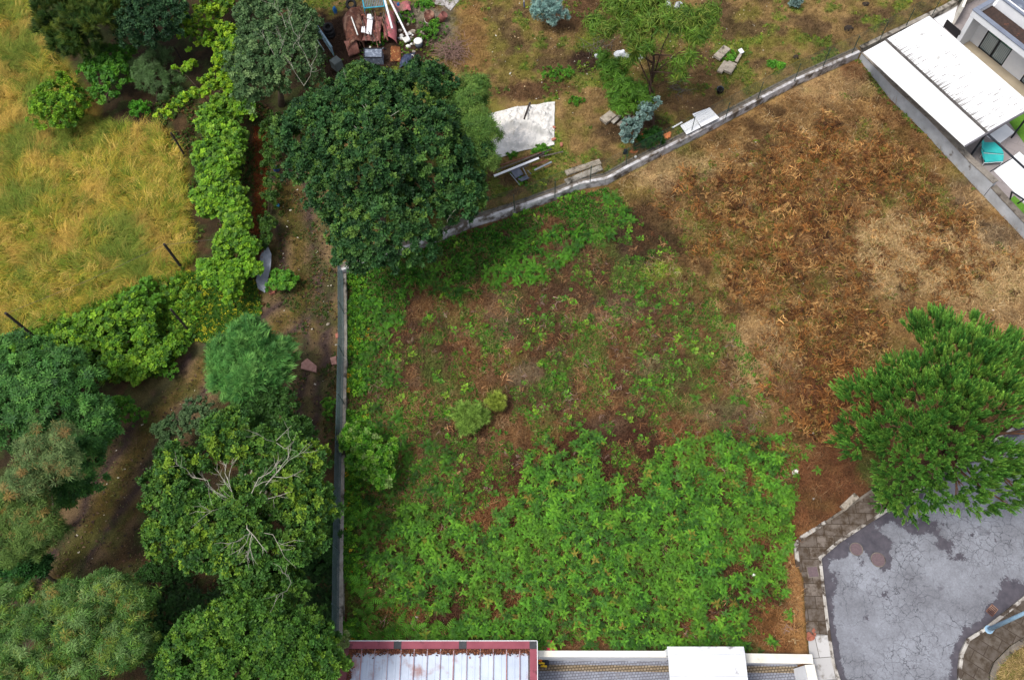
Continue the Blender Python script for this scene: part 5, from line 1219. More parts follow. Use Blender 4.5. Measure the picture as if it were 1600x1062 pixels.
# ------------------------------------------------------------------ the bottom: red-framed roof, white wall, small roof
M_RED = mat('faded_red_paint', srgb(150, 80, 92), srgb(128, 66, 78), 1.2, .8, .1, stain=srgb(104, 58, 66), stain_scale=1.0, stain_lo=.58, stain_hi=.62)
gz_t = 1.7
rg = thing('garage', 'building with corrugated roof inside a faded red parapet', 'building', P(690, 1050, 0))
gl_, gr_ = P(533, 1001, gz_t), P(839, 1001, gz_t)
yb = gl_[1] - 7.0
_n0 = set(bpy.data.objects)
x0, x1_, yt = gl_[0], gl_[0] + float(np.hypot(*(gr_ - gl_)[:2])), gl_[1]
GA = math.atan2(gr_[1] - gl_[1], gr_[0] - gl_[0])
gb = MB()
gb.prism([(x0 + .05, yb), (x1_ - .05, yb), (x1_ - .05, yt - .05), (x0 + .05, yt - .05)], -1.4, gz_t - .3); gb.build('wall', M_CREAM, rg)
MB().box(((x0 + x1_) / 2, yt - .17, gz_t - .12), (x1_ - x0, .34, .3)).build('parapet', M_RED, rg, bevel=.015)
MB().box((x1_ - .17, (yt - .342 + yb) / 2, gz_t - .12), (.34, yt - .342 - yb, .3)).build('parapet', M_RED, rg, bevel=.015)
MB().box((x0 + .2, (yt - .342 + yb) / 2, gz_t - .14), (.4, yt - .342 - yb, .3)).build('parapet', mat('dull_red', srgb(124, 72, 76), srgb(98, 60, 62), 2, .9, .2), rg, bevel=.015)
MB().box(((x0 + x1_) / 2, yt + .012, gz_t - .0), (x1_ - x0, .03, .1)).build('flashing', M_WHITE, rg)
MB().box((x1_ + .012, (yt + yb) / 2, gz_t - .0), (.03, yt - yb, .1)).build('flashing', M_WHITE, rg)
M_TAR = mat('tar_patch', srgb(66, 68, 72), srgb(50, 50, 54), 4, .7)
for u in (622, 724): 
    p = P(u, 1005, gz_t); MB().box((p[0], yt - .17, gz_t + .035), (.36, .345, .012)).build('tar_patch', M_TAR, rg)
MB().box((x1_ - .17, yt - .17, gz_t + .037), (.36, .35, .014)).build('tar_patch', M_TAR, rg)
def ridged(x0, x1, y0, y1, z, pitch, h, name, m, parent, slope=0.0):
    xs = []; x = x0; v = []
    while x < x1:
        for dx, dz in ((0, 0), (pitch * .40, .0), (pitch * .42, h * .25), (pitch * .58, h * .25), (pitch * .6, 0), (pitch * .9, 0), (pitch * .93, h), (pitch * .99, h)):
            if x + dx <= x1: xs.append((x + dx, dz))
        x += pitch
    V = []; ny = 2
    for j, yy in enumerate((y0, y1)):
        for xx, dz in xs: V.append((xx, yy, z + dz - slope * j))
    n = len(xs); Fq = [(i, i + n, i + n + 1, i + 1) for i in range(n - 1)]
    o = MB().add(V, Fq).build(name, m, parent)
    return o
def roof_mat():
    m = mat('roof_metal', srgb(196, 206, 222), srgb(172, 182, 200), .5, .55, 0, .0, stain=srgb(150, 120, 120), stain_scale=.9, stain_lo=.56, stain_hi=.7)
    return m
rp_ = ridged(x0 + .42, x1_ - .36, yt - .36, yb, gz_t - .1, .62, .075, 'roof_sheet', roof_mat(), rg, .1)
# rusty laps along the ribs and leaf debris in the gutter at the head of the roof
lap = MB(); x = x0 + .42 + .62 * .96; i = 0; rr = random.Random(9)
while x < x1_ - .4:
    wd = rr.choice([.02, .03, .02, .05]); lap.box((x, (yt - .4 + yb) / 2, gz_t - .1 + .08 - .05), (wd, yt - .4 - yb, .006), 0, (.0149, 0)); x += .62; i += 1
lap.build('rusty_lap', mat('rust_lap', srgb(150, 96, 92), srgb(176, 150, 154), 3, .8), rg)
r = np.random.default_rng(77); n = 2600
xx = r.uniform(x0 + .3, x1_ - .36, n); yy = yt - .37 - np.abs(r.standard_normal(n)) * .09; side_ = r.random(n) < .2
xx = np.where(side_, x0 + .42 + np.abs(r.standard_normal(n)) * .1, xx); yy = np.where(side_, r.uniform(yb + 3, yt - .4, n), yy)
V, Fc, Cc = scatter(T_CHIP, np.stack([xx, yy, np.full(n, gz_t - .04)], 1), unit(np.stack([.4 * r.standard_normal(n), .4 * r.standard_normal(n), np.ones(n)], 1)), .6 + .6 * r.random(n), palette(n, [(3, (104, 60, 44)), (2, (78, 50, 42)), (1, (150, 100, 70))], .2, r), r=r)
tag(npmesh('gutter_leaves', V, Fc, M_STRAW, None, Cc), 'dead leaves lying in the head gutter of the corrugated roof', 'leaf litter', kind='stuff')

# turn the whole building about its north-west corner
RG = Matrix.Translation((gl_[0], gl_[1], 0)) @ Matrix.Rotation(GA, 4, 'Z') @ Matrix.Translation((-gl_[0], -gl_[1], 0))
for o_ in [o for o in bpy.data.objects if o not in _n0 and o.parent is None] + [rg]: o_.matrix_world = RG @ o_.matrix_basis

# white yard wall
wz = .75
ya = P(842, 1016, wz); yb1 = P(1042, 1017, wz); yc = P(1166, 1020, wz); yd = P(1268, 1022, wz)
tag(sheet([(ya[0] - 1.4, ya[1] - .2), (yd[0], ya[1] - .35), (yd[0] + .5, ya[1] - 6), (ya[0] - 1.4, ya[1] - 6)], -1.3, 'courtyard', paver_mat('cobbles', 0, srgb(146, 150, 162), srgb(128, 130, 142), srgb(84, 84, 90), 1.0, .16, .13, .012, srgb(120, 118, 122), .55, .75)), 'grey cobbled courtyard floor', 'courtyard')
b0 = P(842, 1041, -1.3); b1 = P(1262, 1044, -1.3)
sheet([(b0[0], b0[1] - .2), (b1[0], b1[1] - .2), (b1[0], b1[1] + .1), (b0[0], b0[1] + .1)], -1.29, 'sandy_strip', paver_mat('sandy_cobbles', 0, srgb(152, 138, 118), srgb(134, 118, 96), srgb(84, 74, 62), 1.0, .16, .13, .02, srgb(110, 92, 60), .6, .7), label='sandy brown band of cobbles in the courtyard', cat='paving')
yw = thing('yard_wall', 'white rendered yard wall between the red parapet and the small white roof', 'wall', (ya[0] + 3, ya[1], 0))
MB().run([(ya[0] - .05, ya[1]), (yb1[0] + .15, yb1[1])], .26, -1.4, wz, -1).build('wall_body', M_WHITE, yw, bevel=.01)
MB().run([(ya[0] - .05, ya[1] + .01), (yb1[0] + .15, yb1[1] + .01)], .29, wz + .003, wz + .05, -1).build('coping', M_CREAM, yw, bevel=.008)
yw2 = thing('yard_wall', 'white rendered yard wall right of the small white roof', 'wall', (yc[0] + 1, yc[1], 0))
MB().run([(yc[0] - .15, yc[1]), (yd[0], yd[1])], .28, -1.4, wz, -1).build('wall_body', M_WHITE, yw2, bevel=.01)
MB().run([(yc[0] - .15, yc[1] + .01), (yd[0] + .02, yd[1] + .01)], .42, wz + .003, wz + .05, -1).build('coping', M_CREAM, yw2, bevel=.008)
gp = thing('gate_pier', 'white pier and return wall at the corner of the pale pavement', 'wall', (yd[0] - .2, yd[1] - .8, 0))
MB().box((yd[0] - .2, yd[1] - .86, -.33), (.4, .86, 2.15)).build('pier', M_WHITE, gp, bevel=.01)
MB().box((yd[0] - .2, yd[1] - .86, wz + .028), (.44, .86, .045)).build('cap', M_CREAM, gp, bevel=.008)
gt_ = thing('driveway_gate', 'dark red metal gate below the white pier', 'gate', (yd[0] - .05, yd[1] - 3, 0))
MB().box((yd[0] - .12, yd[1] - 3.0, -.4), (.06, 3.35, 1.7)).build('gate_leaf', mat('dark_red', srgb(120, 46, 56), srgb(96, 36, 46), 2, .5), gt_)
MB().box((yd[0] - .02, yd[1] - 3.0, .49), (.12, 3.35, .06)).build('top_rail', M_WHITE, gt_)
MB().box((yd[0] - .3, yd[1] - 3.0, .3), (.05, 3.35, .05)).build('guide_rail', M_STEEL, gt_)
# small white roof
sr = thing('porch_roof', 'small stained white slab roof over the yard wall', 'porch', P(1104, 1040, 0))
c1, c2 = P(1043, 1009, 2.0), P(1163, 1009, 2.0)
PA = math.atan2(c2[1] - c1[1], c2[0] - c1[0]); _c1 = c1.copy(); c2 = c1 + [float(np.hypot(*(c2 - c1)[:2])), 0, 0]
M_SLAB = mat('stained_white_slab', srgb(226, 228, 232), srgb(198, 200, 206), 1.2, .85, .1, stain=srgb(138, 134, 136), stain_scale=.9, stain_lo=.6, stain_hi=.68)
MB().box(((c1[0] + c2[0]) / 2, c1[1] - 3.2, 1.92), (c2[0] - c1[0], 5.7, .16)).build('roof_slab', M_SLAB, sr, bevel=.02)
MB().add([(c1[0], c1[1] - .35, 2.0), (c2[0], c1[1] - .35, 2.0), (c2[0], c1[1], 1.88), (c1[0], c1[1], 1.88), (c1[0], c1[1] - .35, 1.85), (c2[0], c1[1] - .35, 1.85), (c2[0], c1[1], 1.78), (c1[0], c1[1], 1.78)], [(0, 1, 2, 3), (7, 6, 5, 4), (0, 4, 5, 1), (1, 5, 6, 2), (2, 6, 7, 3), (3, 7, 4, 0)]).build('roof_lip', M_SLAB, sr)
MB().box((c1[0] + .18, c1[1] - .2, .2), (.3, .3, 3.15)).build('pier', M_WHITE, sr); MB().box((c2[0] - .18, c1[1] - .2, .2), (.3, .3, 3.15)).build('pier', M_WHITE, sr)
MB().box((c1[0] + .18, c1[1] - 5.6, .2), (.3, .3, 3.15)).build('pier', M_WHITE, sr); MB().box((c2[0] - .18, c1[1] - 5.6, .2), (.3, .3, 3.15)).build('pier', M_WHITE, sr)
MB().box(((c1[0] + c2[0]) / 2, c1[1] - 1.3, 2.008), (c2[0] - c1[0], .02, .012)).build('roof_seam', M_GREYREND, sr)
RP = Matrix.Translation((_c1[0], _c1[1], 0)) @ Matrix.Rotation(PA, 4, 'Z') @ Matrix.Translation((-_c1[0], -_c1[1], 0)); sr.matrix_world = RP @ sr.matrix_basis
# pink bucket behind the wall, tools in the corner
p = P(857, 1011, .3)
bk = thing('pink_tub', 'bright pink plastic tub behind the white yard wall', 'tub', p - [0, 0, .3])
MB().lathe((p[0], p[1], .02), [(.0, 0), (.24, 0), (.30, .42), (.33, .42), (.33, .45), (.29, .45), (.22, .03), (0, .03)], 24).build('bowl', mat('pink_plastic', srgb(226, 40, 92), srgb(206, 30, 80), 2, .4), bk, True)
MB().lathe((p[0], p[1], .44), [(.34, 0), (.35, .02), (.34, .04), (0, .07)], 24).build('cover', MATS['pink_plastic'], bk, True)
p = P(845, 1036, -1.2)
tl = thing('tool_bundle', 'dark tool bag with yellow and orange handles in the courtyard corner', 'tool bag', p)
MB().rock(p + [.15, 0, .22], (.28, .22, .32), 3).build('bag', M_BLACKPL, tl)
for i, (dx, dy, cc) in enumerate(((-.1, .12, (226, 120, 40)), (.02, -.02, (232, 190, 40)), (.12, -.16, (232, 190, 40)))):
    MB().tube([p + [dx - .12, dy, .5], p + [dx, dy, .56], p + [dx + .16, dy - .04, .52]], .05, 8).build('handle', mat('tool_colour_%s' % 'ab'[min(i, 1)], srgb(*cc), None, 2, .5), tl)

# ------------------------------------------------------------------ street things
def disc(u, v, r_, name, m, label, cat, z=-.115, group=None):
    p = P(u, v, z); t = thing(name, label, cat, p, group)
    MB().lathe(p, [(r_ * 1.12, 0), (r_ * 1.12, .012), (r_ * 1.01, .012), (r_ * 1.01, .004)], 32).build('ring', M_COPING, t)
    MB().lathe(p, [(r_, 0), (r_, .014), (0, .016)], 32).build('lid', m, t)
    return t
M_LID = mat('iron_lid', srgb(112, 94, 98), srgb(94, 80, 84), 10, .8, .3)
disc(1338, 857.5, .3, 'manhole_cover', M_LID, 'round reddish manhole cover nearer the pavement kerb', 'manhole cover', group='manhole covers in the asphalt')
disc(1372, 874, .33, 'manhole_cover', M_LID, 'round reddish manhole cover ringed by dark stain', 'manhole cover', group='manhole covers in the asphalt')
p = P(1270, 893, .034)
sq = thing('access_cover', 'square reddish cover set in the slab pavement', 'cover', p)
MB().box(p + [0, 0, .006], (.56, .56, .02)).build('frame', M_COPING, sq); MB().box(p + [0, 0, .02], (.48, .48, .02)).build('lid', M_LID, sq)
p = P(1550, 953, -.115)
dg = thing('drain_grate', 'dark rusty drain grate beside the island kerb', 'drain', p)
MB().box(p + [0, 0, .01], (.5, .36, .016), .65).build('frame', M_RUST, dg)
for i in range(5): 
    o_ = (i - 2) * .09; MB().box(p + [o_ * math.cos(.65), o_ * math.sin(.65), .022], (.04, .3, .012), .65).build('bar', M_DARKSTEEL, dg)
# lamp post
b = P(1545, 983, .03); tp = P(1629, 944, 6.2)
lp = thing('street_lamp', 'pale blue street lamp post leaning over the island pavement', 'street lamp', b)
M_LB = mat('pale_blue_paint', srgb(150, 182, 206), srgb(130, 162, 188), 3, .5)
MB().tube([b, b + (tp - b) * .5, tp], [.11, .09, .07], 14).build('pole', M_LB, lp, True)
MB().lathe(b, [(.2, 0), (.2, .02), (.13, .03), (.125, .3), (.1, .32)], 14).build('base_plate', M_LB, lp)
hd = tp + np.array([1.5, -.5, .3])
MB().tube([tp, tp + [.4, -.1, .25], hd], .04, 8).build('arm', M_LB, lp, True)
MB().rock(hd + [.2, -.06, .0], (.35, .2, .1), 2, 12, 1).build('lamp_head', M_STEEL, lp, True)
# stone block, pot, litter
p = P(1327, 784, .12)
solo(MB().box(p, (1.05, .34, .3), .62), 'stone_block', M_STONE, 'long grey stone block at the pavement end under the pine', 'stone block', bevel=.03)
p = P(1264, 989, 0)
pt = thing('broken_pot', 'broken terracotta pot at the edge of the pavement', 'pot', p)
MB().lathe(p + [-.05, 0, .14], [(.0, 0), (.1, 0), (.17, .24), (.2, .24), (.2, .3), (.16, .3), (.09, .03), (0, .03)], 18, Matrix.Rotation(1.0, 3, 'X')).build('pot_body', M_BRICK, pt)
MB().box(p + [.22, .1, .1], (.2, .16, .03), .6, (.5, .3)).box(p + [.24, -.08, .08], (.18, .12, .03), 1.4, (-.4, .5)).build('shard', M_BRICK, pt)
def rag(u, v, sz, name, m, label, cat, z=0.0, hh=.12, seed=1, group=None):
    p = P(u, v, z); return solo(MB().rock(p + [0, 0, hh * .5], (sz, sz * .75, hh), seed, 10, 1), name, m, label, cat, group)
M_LITTER = mat('litter_white', srgb(236, 236, 232), srgb(214, 214, 208), 5, .7)
rag(1242, 738, .2, 'litter_bag', M_LITTER, 'crumpled white litter at the edge of the bracken', 'litter', hh=.16)
rag(1271, 779, .08, 'paper_scrap', M_LITTER, 'tiny white scrap on bare soil below the pine', 'litter', seed=2)
rag(1270, 677, .07, 'paper_scrap', M_LITTER, 'tiny white scrap left of the pine', 'litter', seed=3)
rag(825, 500, .09, 'paper_scrap', mat('cream_scrap', srgb(228, 222, 180), None, 4, .7), 'small cream scrap in the upper middle of the lot', 'litter', seed=4)
rag(634, 662, .08, 'paper_scrap', M_LITTER, 'small white scrap right of the wall bush', 'litter', seed=5)
rag(651, 964, .1, 'paper_scrap', M_LITTER, 'white scrap near the red roof in the bracken gap', 'litter', seed=6)
rag(1177, 898, .09, 'paper_scrap', M_LITTER, 'white scrap in the brown gap of the bracken', 'litter', z=.4, seed=7)
rag(1161, 682, .16, 'dark_rag', M_BLACKPL, 'dark blue rag at the upper edge of the bracken', 'rag', hh=.1, seed=8)
rag(513, 507, .12, 'pale_stone', M_STONE, 'pale stone on the track near the long wall', 'stone', hh=.09, seed=9)
solo(MB().prism(inpoly([(471, 577), (472, 568), (481, 561), (496, 573), (495, 583)]), .03, .16), 'flat_stone', mat('pink_stone', srgb(172, 132, 122), srgb(146, 108, 98), 5, .9, .4), 'flat pinkish stone slab lying on the dirt track', 'stone', bevel=.02)
solo(MB().prism(inpoly([(516, 560), (526, 557), (527, 570), (519, 571)]), .03, .13), 'flat_stone', MATS['pink_stone'], 'small pinkish stone slab against the long wall', 'stone', bevel=.02)

# ------------------------------------------------------------------ field posts, wires, leaning sheet
M_DARKWOOD = mat('dark_post_wood', srgb(76, 68, 66), srgb(48, 42, 42), 9, .95, .5)
tops = []
for (u0, v0, u1, v1, rr_, lab) in [(60, 531, 9, 488, .09, 'weathered post at the left edge of the straw field'), (285, 420, 259, 380, .09, 'dark post at the right edge of the straw field'),
        (290, 246, 267, 208, .07, 'dark thin post beside the bright vine strip'), (296, 518, 269, 481, .07, 'grey post among the yellow-flowered weeds'), (285, 98, 272, 74, .05, 'grey post in the shade under the lime vine')]:
    b = P(u0, v0); h = post_height(u0, v0, u1, v1)
    t = solo(MB().tube([b - [0, 0, .1], b + [.02, 0, h * .5], b + [0, .02, h]], [rr_, rr_ * .95, rr_ * .85], 9), 'vine_post', M_DARKWOOD, lab, 'post', 'old vine posts'); tops.append(b + [0, 0, h - .05])
solo(MB().tube([tops[1], (tops[1] + P(400, 365, 1.7)) / 2 - [0, 0, .05], P(395, 368, 1.7)], .012, 5, False), 'wire', M_WOOD, 'wire running right from the dark field post', 'wire')
solo(MB().tube([tops[1], (tops[0] + tops[1]) / 2 - [0, 0, .2], tops[0]], .01, 5, False), 'wire', M_WOOD, 'long wire strung between the two posts at the field edge', 'wire')
# leaning metal sheet
q = PP([(403, 452), (400, 438), (408, 398), (416, 378), (424, 395), (424, 415), (414, 456)], .5); zz = [.15, .45, .95, 1.0, .8, .55, .1]
ms = thing('metal_sheet', 'bent pale metal sheet leaning by the ditch', 'metal sheet', P(412, 425))
tv = [P(u, v, z) for (u, v), z in zip([(403, 451), (400, 438), (407, 400), (416, 378), (424, 397), (423, 417), (414, 457)], zz)]
MB().add(tv + [p - [0, 0, .03] for p in tv], [(0, 6, 5, 4, 3, 2, 1), (7, 8, 9, 10, 11, 12, 13)] + [(i, (i + 1) % 7, 7 + (i + 1) % 7, 7 + i) for i in range(7)]).build('sheet', mat('dull_zinc', srgb(158, 164, 176), srgb(130, 136, 146), 3, .5, .2, .2), ms)
tv = [P(u, v, z) for u, v, z in ((402, 425, .5), (406, 400, .95), (415, 378, 1.03), (410, 402, .9), (405, 430, .5))]
MB().add(tv + [p - [0, 0, .04] for p in tv], [(4, 3, 2, 1, 0), (5, 6, 7, 8, 9)] + [(i, (i + 1) % 5, 5 + (i + 1) % 5, 5 + i) for i in range(5)]).build('rusty_edge', M_RUST, ms)
for i, (u, v) in enumerate(((425, 446), (430, 452), (425, 457), (433, 446))):
    p = P(u, v, .1); solo(MB().box(p, (.34, .2, .14), .3 + i * .05), 'hollow_brick', M_BRICK, ['red brick of the heap, farthest left by the metal sheet', 'red brick in the middle of the small heap', 'red brick at the lower end of the small heap', 'red brick at the upper right of the small heap'][i], 'brick', 'bricks beside the leaning sheet', bevel=.01)
rag(434, 322, .16, 'blue_cloth', mat('blue_cloth', srgb(70, 150, 190), srgb(50, 120, 170), 4, .7), 'small bright blue rag by the ivy-covered fence line', 'rag', seed=12)
rag(433, 266, .22, 'blue_tarp', mat('blue_tarp', srgb(66, 90, 140), srgb(50, 70, 110), 4, .7), 'dark blue cloth half hidden under the large oak', 'rag', hh=.3, seed=13)
# orange-red pine litter in the ditch
r = np.random.default_rng(31)
x, y = sample_poly(inpoly([(398, 200), (418, 200), (416, 330), (405, 400), (390, 390), (400, 320)]), 2200, r)
cover('ditch_litter', 'red-brown dead fronds lying in the ditch beside the vines', 'leaf litter', x, y, T_STRAW, palette(len(x), [(3, (150, 78, 38)), (2, (112, 56, 32))], .2, r), .4 + .5 * r.random(len(x)), .4, r)

# ------------------------------------------------------------------ north plot things
GZ = .5
def tarp():
    cor = PP([(752, 250), (745, 222), (764, 187), (800, 163), (867, 158), (871, 200), (866, 226), (800, 244)], GZ)
    poly = [tuple(p[:2]) for p in cor]
    xs = [p[0] for p in poly]; ys = [p[1] for p in poly]; nx, ny = 90, 70
    a, b, c_, d_ = P(748, 252, GZ), P(866, 228, GZ), P(867, 158, GZ), P(764, 178, GZ)
    U, W = np.meshgrid(np.linspace(0, 1, nx), np.linspace(0, 1, ny)); U = U[..., None]; W = W[..., None]
    X = (a * (1 - U) + b * U) * (1 - W) + (d_ * (1 - U) + c_ * U) * W
    x, y = X[..., 0], X[..., 1]; u, w2 = U[..., 0], W[..., 0]
    e = np.minimum(np.minimum(u, 1 - u), np.minimum(w2, 1 - w2))
    z = GZ + .05 + .38 * sstep(0, .35, e) * (.6 + .5 * fbm(x, y, 2.0, 501, 2))
    # crumples: ridged noise and two long folds
    rn = np.abs(fbm(x * .8 + y * .3, y * 1.6, 1.1, 511, 4) - .5) * 2; z += .30 * (1 - rn) ** 6 * sstep(0, .15, e) + .16 * (1 - np.abs(fbm(x * 1.2 - y * .5, x * .4 + y * 1.3, .55, 541, 3) - .5) * 2) ** 5 * sstep(0, .1, e)
    f1 = np.abs((w2 - (.42 + .10 * np.sin(u * 5.0) - .10 * (u > .65) * (u - .65) * 3))); z += .42 * np.exp(-(f1 / .035) ** 2) * sstep(.02, .1, e)
    f2 = np.abs(w2 - .25 - .2 * (u - .3)); z += .10 * np.exp(-(f2 / .03) ** 2) * sstep(.02, .1, e)
    x = x + .10 * (fbm(x, y, 1.2, 521, 3) - .5); y = y + .5 * (fbm(x, y, 1.6, 531, 3) - .5)
    V = np.stack([x, y, z], -1).reshape(-1, 3); idx = np.arange(nx * ny).reshape(ny, nx)
    f = np.stack([idx[:-1, :-1], idx[:-1, 1:], idx[1:, 1:], idx[1:, :-1]], -1).reshape(-1, 4)
    o = npmesh('white_sheet', V, f, mat('tarpaulin', srgb(228, 225, 221), srgb(208, 205, 201), 1.5, .75, .15, stain=srgb(170, 164, 156), stain_scale=3.0, stain_lo=.6, stain_hi=.72), None, None, True)
    s = o.modifiers.new('thick', 'SOLIDIFY'); s.thickness = .02; s.offset = 1
    tag(o, 'big crumpled white tarpaulin spread behind the top wall', 'tarpaulin')
tarp()
def bar(a, b, r_, name, m, label, cat, group=None, flat=False):
    if flat:
        a, b = np.array(a), np.array(b); d = b - a; L = np.linalg.norm(d); rz = math.atan2(d[1], d[0]); ti = -math.asin(d[2] / L)
        return solo(MB().box((a + b) / 2, (L, r_ * 2, r_ * .7), rz, (0, ti)), name, m, label, cat, group, bevel=.005)
    return solo(MB().tube([a, (np.array(a) + np.array(b)) / 2, b], [r_, r_ * .97, r_ * .9], 8), name, m, label, cat, group)
bar(P(828, 161, GZ + .75), P(819, 186, GZ + .85), .07, 'wood_beam', M_DARKWOOD, 'dark timber lying on the white tarpaulin', 'timber')
for i, (u, v, s) in enumerate(((865, 218, .3), (877, 226, .28), (866, 199, .2))):
    solo(MB().box(P(u, v, GZ + .1), (s, s * .6, .12), .5 + i), 'broken_tile', M_BRICK, ['orange tile fragment at the lower right tarpaulin corner', 'orange tile fragment lying just off the tarpaulin', 'slim orange tile fragment on the right tarpaulin edge'][i], 'tile', 'tile fragments by the tarpaulin', bevel=.01)
pl = [((772, 275), (842, 247), .07, M_WHITE, .5, 'white plank, longest in the pile below the tarpaulin'), ((776, 266), (842, 240), .05, M_WOOD, .42, 'grey plank at the upper side of the pile'), ((782, 258), (846, 238), .05, M_RUST, .35, 'rusty brown bar at the top of the pile'),
      ((845, 245), (880, 237), .045, M_WOOD, .25, 'pale bent stick at the right end of the pile'), ((835, 266), (862, 253), .06, M_STEEL, .35, 'short metal strip right of the broken chair'), ((832, 258), (858, 250), .05, M_RUST, .3, 'rust red strip above the metal strip'), ((800, 262), (850, 240), .05, M_DARKWOOD, .3, 'dark batten under the white plank'), ((795, 268), (826, 258), .05, M_WOOD, .3, 'short grey batten behind the broken chair'), ((828, 246), (862, 233), .06, M_DARKWOOD, .28, 'black batten along the tarpaulin edge')]
for a, b, w0, m_, z0, lab in pl:
    bar(P(*a, GZ + z0), P(*b, GZ + z0 + .05), w0, 'plank', m_, lab, 'plank', 'planks below the tarpaulin', True)
ch = thing('broken_chair', 'broken dark grey chair on its side below the planks', 'chair', P(812, 275, GZ))
M_GP = mat('grey_plastic', srgb(104, 110, 124), srgb(80, 86, 100), 3, .5)
MB().box(P(808, 270, GZ + .3), (.62, .55, .06), .5, (.3, .1)).build('seat', M_GP, ch, bevel=.02)
MB().box(P(818, 279, GZ + .25), (.6, .5, .06), .5, (-.5, .1)).build('backrest', M_GP, ch, bevel=.02)
for a, b in (((797, 271), (812, 289)), ((817, 262), (825, 278))): MB().tube([P(*a, GZ + .42), P(*b, GZ + .2)], .03, 6).build('leg', M_STEEL, ch)
MB().tube([P(806, 262, GZ + .15), P(800, 276, GZ + .1)], .03, 6).build('leg', M_STEEL, ch); MB().tube([P(824, 266, GZ + .15), P(830, 272, GZ + .05)], .03, 6).build('leg', M_STEEL, ch)
solo(MB().box(P(806, 264, GZ + .38), (.35, .3, .03), .5, (.3, .1)), 'red_pad', mat('dull_red_cloth', srgb(150, 70, 82), None, 3, .8), 'dull red pad lying on the broken chair', 'pad', bevel=.01)
for (a, b, w0, lab) in (((884, 271), (938, 253), .2, 'long pale concrete slab, upper of two by the wall'), ((884, 285), (940, 262), .2, 'long grey concrete slab, lower of two by the wall')):
    bar(P(*a, GZ + .12), P(*b, GZ + .12), w0, 'concrete_slab', M_STONE if 'upper' in lab else M_CONC, lab, 'slab', 'concrete slabs by the wall', True)
for pts, z0, lab in (([(1063, 196), (1086, 184), (1095, 199), (1073, 210)], .18, 'white board lying lower left against the top wall'), ([(1082, 178), (1109, 168), (1124, 184), (1096, 198)], .3, 'white board lying upper right with two bars on it')):
    solo(MB().prism([p[:2] for p in PP(pts, GZ + z0 + .15)], GZ + z0 + .10, GZ + z0 + .15), 'white_board', M_WHITE, lab, 'board', 'white boards by the wall', bevel=.01)
for i, (a, b) in enumerate((((1083, 176), (1106, 178)), ((1098, 171), (1105, 174)))):
    bar(P(*a, GZ + .36), P(*b, GZ + .38), .05, 'metal_bar', M_DARKWOOD, ['longer dark bar on the white board', 'short dark bar with a knob on the white board'][i], 'bar')
bar(P(1050, 200, GZ + .1), P(1066, 191, GZ + .12), .05, 'plank', M_WHITE, 'white plank end sticking out left of the boards', 'plank', flat=True)
for i in range(4):
    p = P(1036 + i * 3.2, 216 - i * 1.5, GZ + .12 + .02 * i); c0 = MB()
    prof = [(math.cos(a) * .11, math.sin(a) * .09) for a in np.linspace(0, math.pi, 8)]
    d = np.array([.35, .94, 0]) * .24; s = np.array([.94, -.35, 0]); v = []
    for sg in (-1, 1):
        for ri in (1, .85):
            for a, b in prof: v.append(p + d * sg + s * a * ri + np.array([0, 0, b * ri]))
    f = [(k, k + 1, 17 + k, 16 + k) for k in range(7)] + [(8 + k, 24 + k, 25 + k, 9 + k) for k in range(7)] + [(k, 8 + k, 9 + k, k + 1) for k in range(7)] + [(16 + k, 17 + k, 25 + k, 24 + k) for k in range(7)]
    solo(MB().add(v, f), 'roof_tile', mat('orange_tile', srgb(222, 138, 84), srgb(196, 112, 66), 5, .8), 'curved orange roof tile in the small stack against the top wall', 'roof tile', 'orange roof tiles against the top wall', True)
p = P(1005, 218, GZ + .3)
po = thing('orange_pot', 'orange pot among the dark green bush by the wall', 'pot', P(1004, 219, GZ)); MB().lathe(P(1004, 219, GZ + .3), [(0, 0), (.12, 0), (.17, .35), (.2, .35), (.2, .4), (.15, .4), (.1, .05), (0, .05)], 16).build('pot_body', MATS['orange_tile'], po, True)
rag(990, 238, .25, 'clay_rubble', MATS['orange_tile'], 'orange clay rubble below the blue gum sapling', 'rubble', z=GZ, hh=.15, seed=15)
rag(977, 240, .16, 'dark_pot', M_BLACKPL, 'small black pot at the foot of the fence by the blue gum', 'pot', z=GZ, hh=.3, seed=16)
rag(993, 246, .08, 'paper_scrap', M_LITTER, 'white scrap on the wall footing below the blue gum', 'litter', z=GZ + .12, seed=17)
# stacked stone posts
for i, (a, b, w0, m_, lab) in enumerate((((942, 190), (958, 178), .3, M_STONE, 'pale stone block at the left end of the row under the drooping sapling'), ((957, 192), (970, 180), .12, M_CONC, 'thin concrete post right of the pale stone block'), ((966, 196), (984, 180), .12, M_STONE, 'second concrete post right of the pale stone block'), ((975, 196), (992, 182), .1, M_STONE, 'third concrete post partly behind the blue gum'))):
    bar(P(*a, GZ + .2), P(*b, GZ + .2), w0, 'stone_post', m_, lab, 'stone', 'stones under the drooping sapling', True)
for i, (a, b, w0, lab) in enumerate((((1120, 91), (1136, 75), .28, 'mossy stone slab behind the plant'), ((1150, 97), (1160, 80), .1, 'upright pale stone strip right of the plant'), ((1124, 113), (1135, 97), .18, 'pale squared stone in front of the plant'), ((1136, 113), (1145, 99), .3, 'darker squared stone in front of the plant'))):
    bar(P(*a, GZ + .25), P(*b, GZ + .3), w0, 'stone_slab', M_STONE, lab, 'stone', 'stones in the upper plot', True)
solo(MB().box(P(1158, 80, GZ + .4), (.34, .34, .06), .5, (.3, .2)), 'white_tile', M_WHITE, 'white tile leaning on the pale stone strip', 'tile', bevel=.01)
p = P(1124, 145, GZ)
bc = thing('black_bucket', 'small black bucket on the turf near the top wall', 'bucket', p)
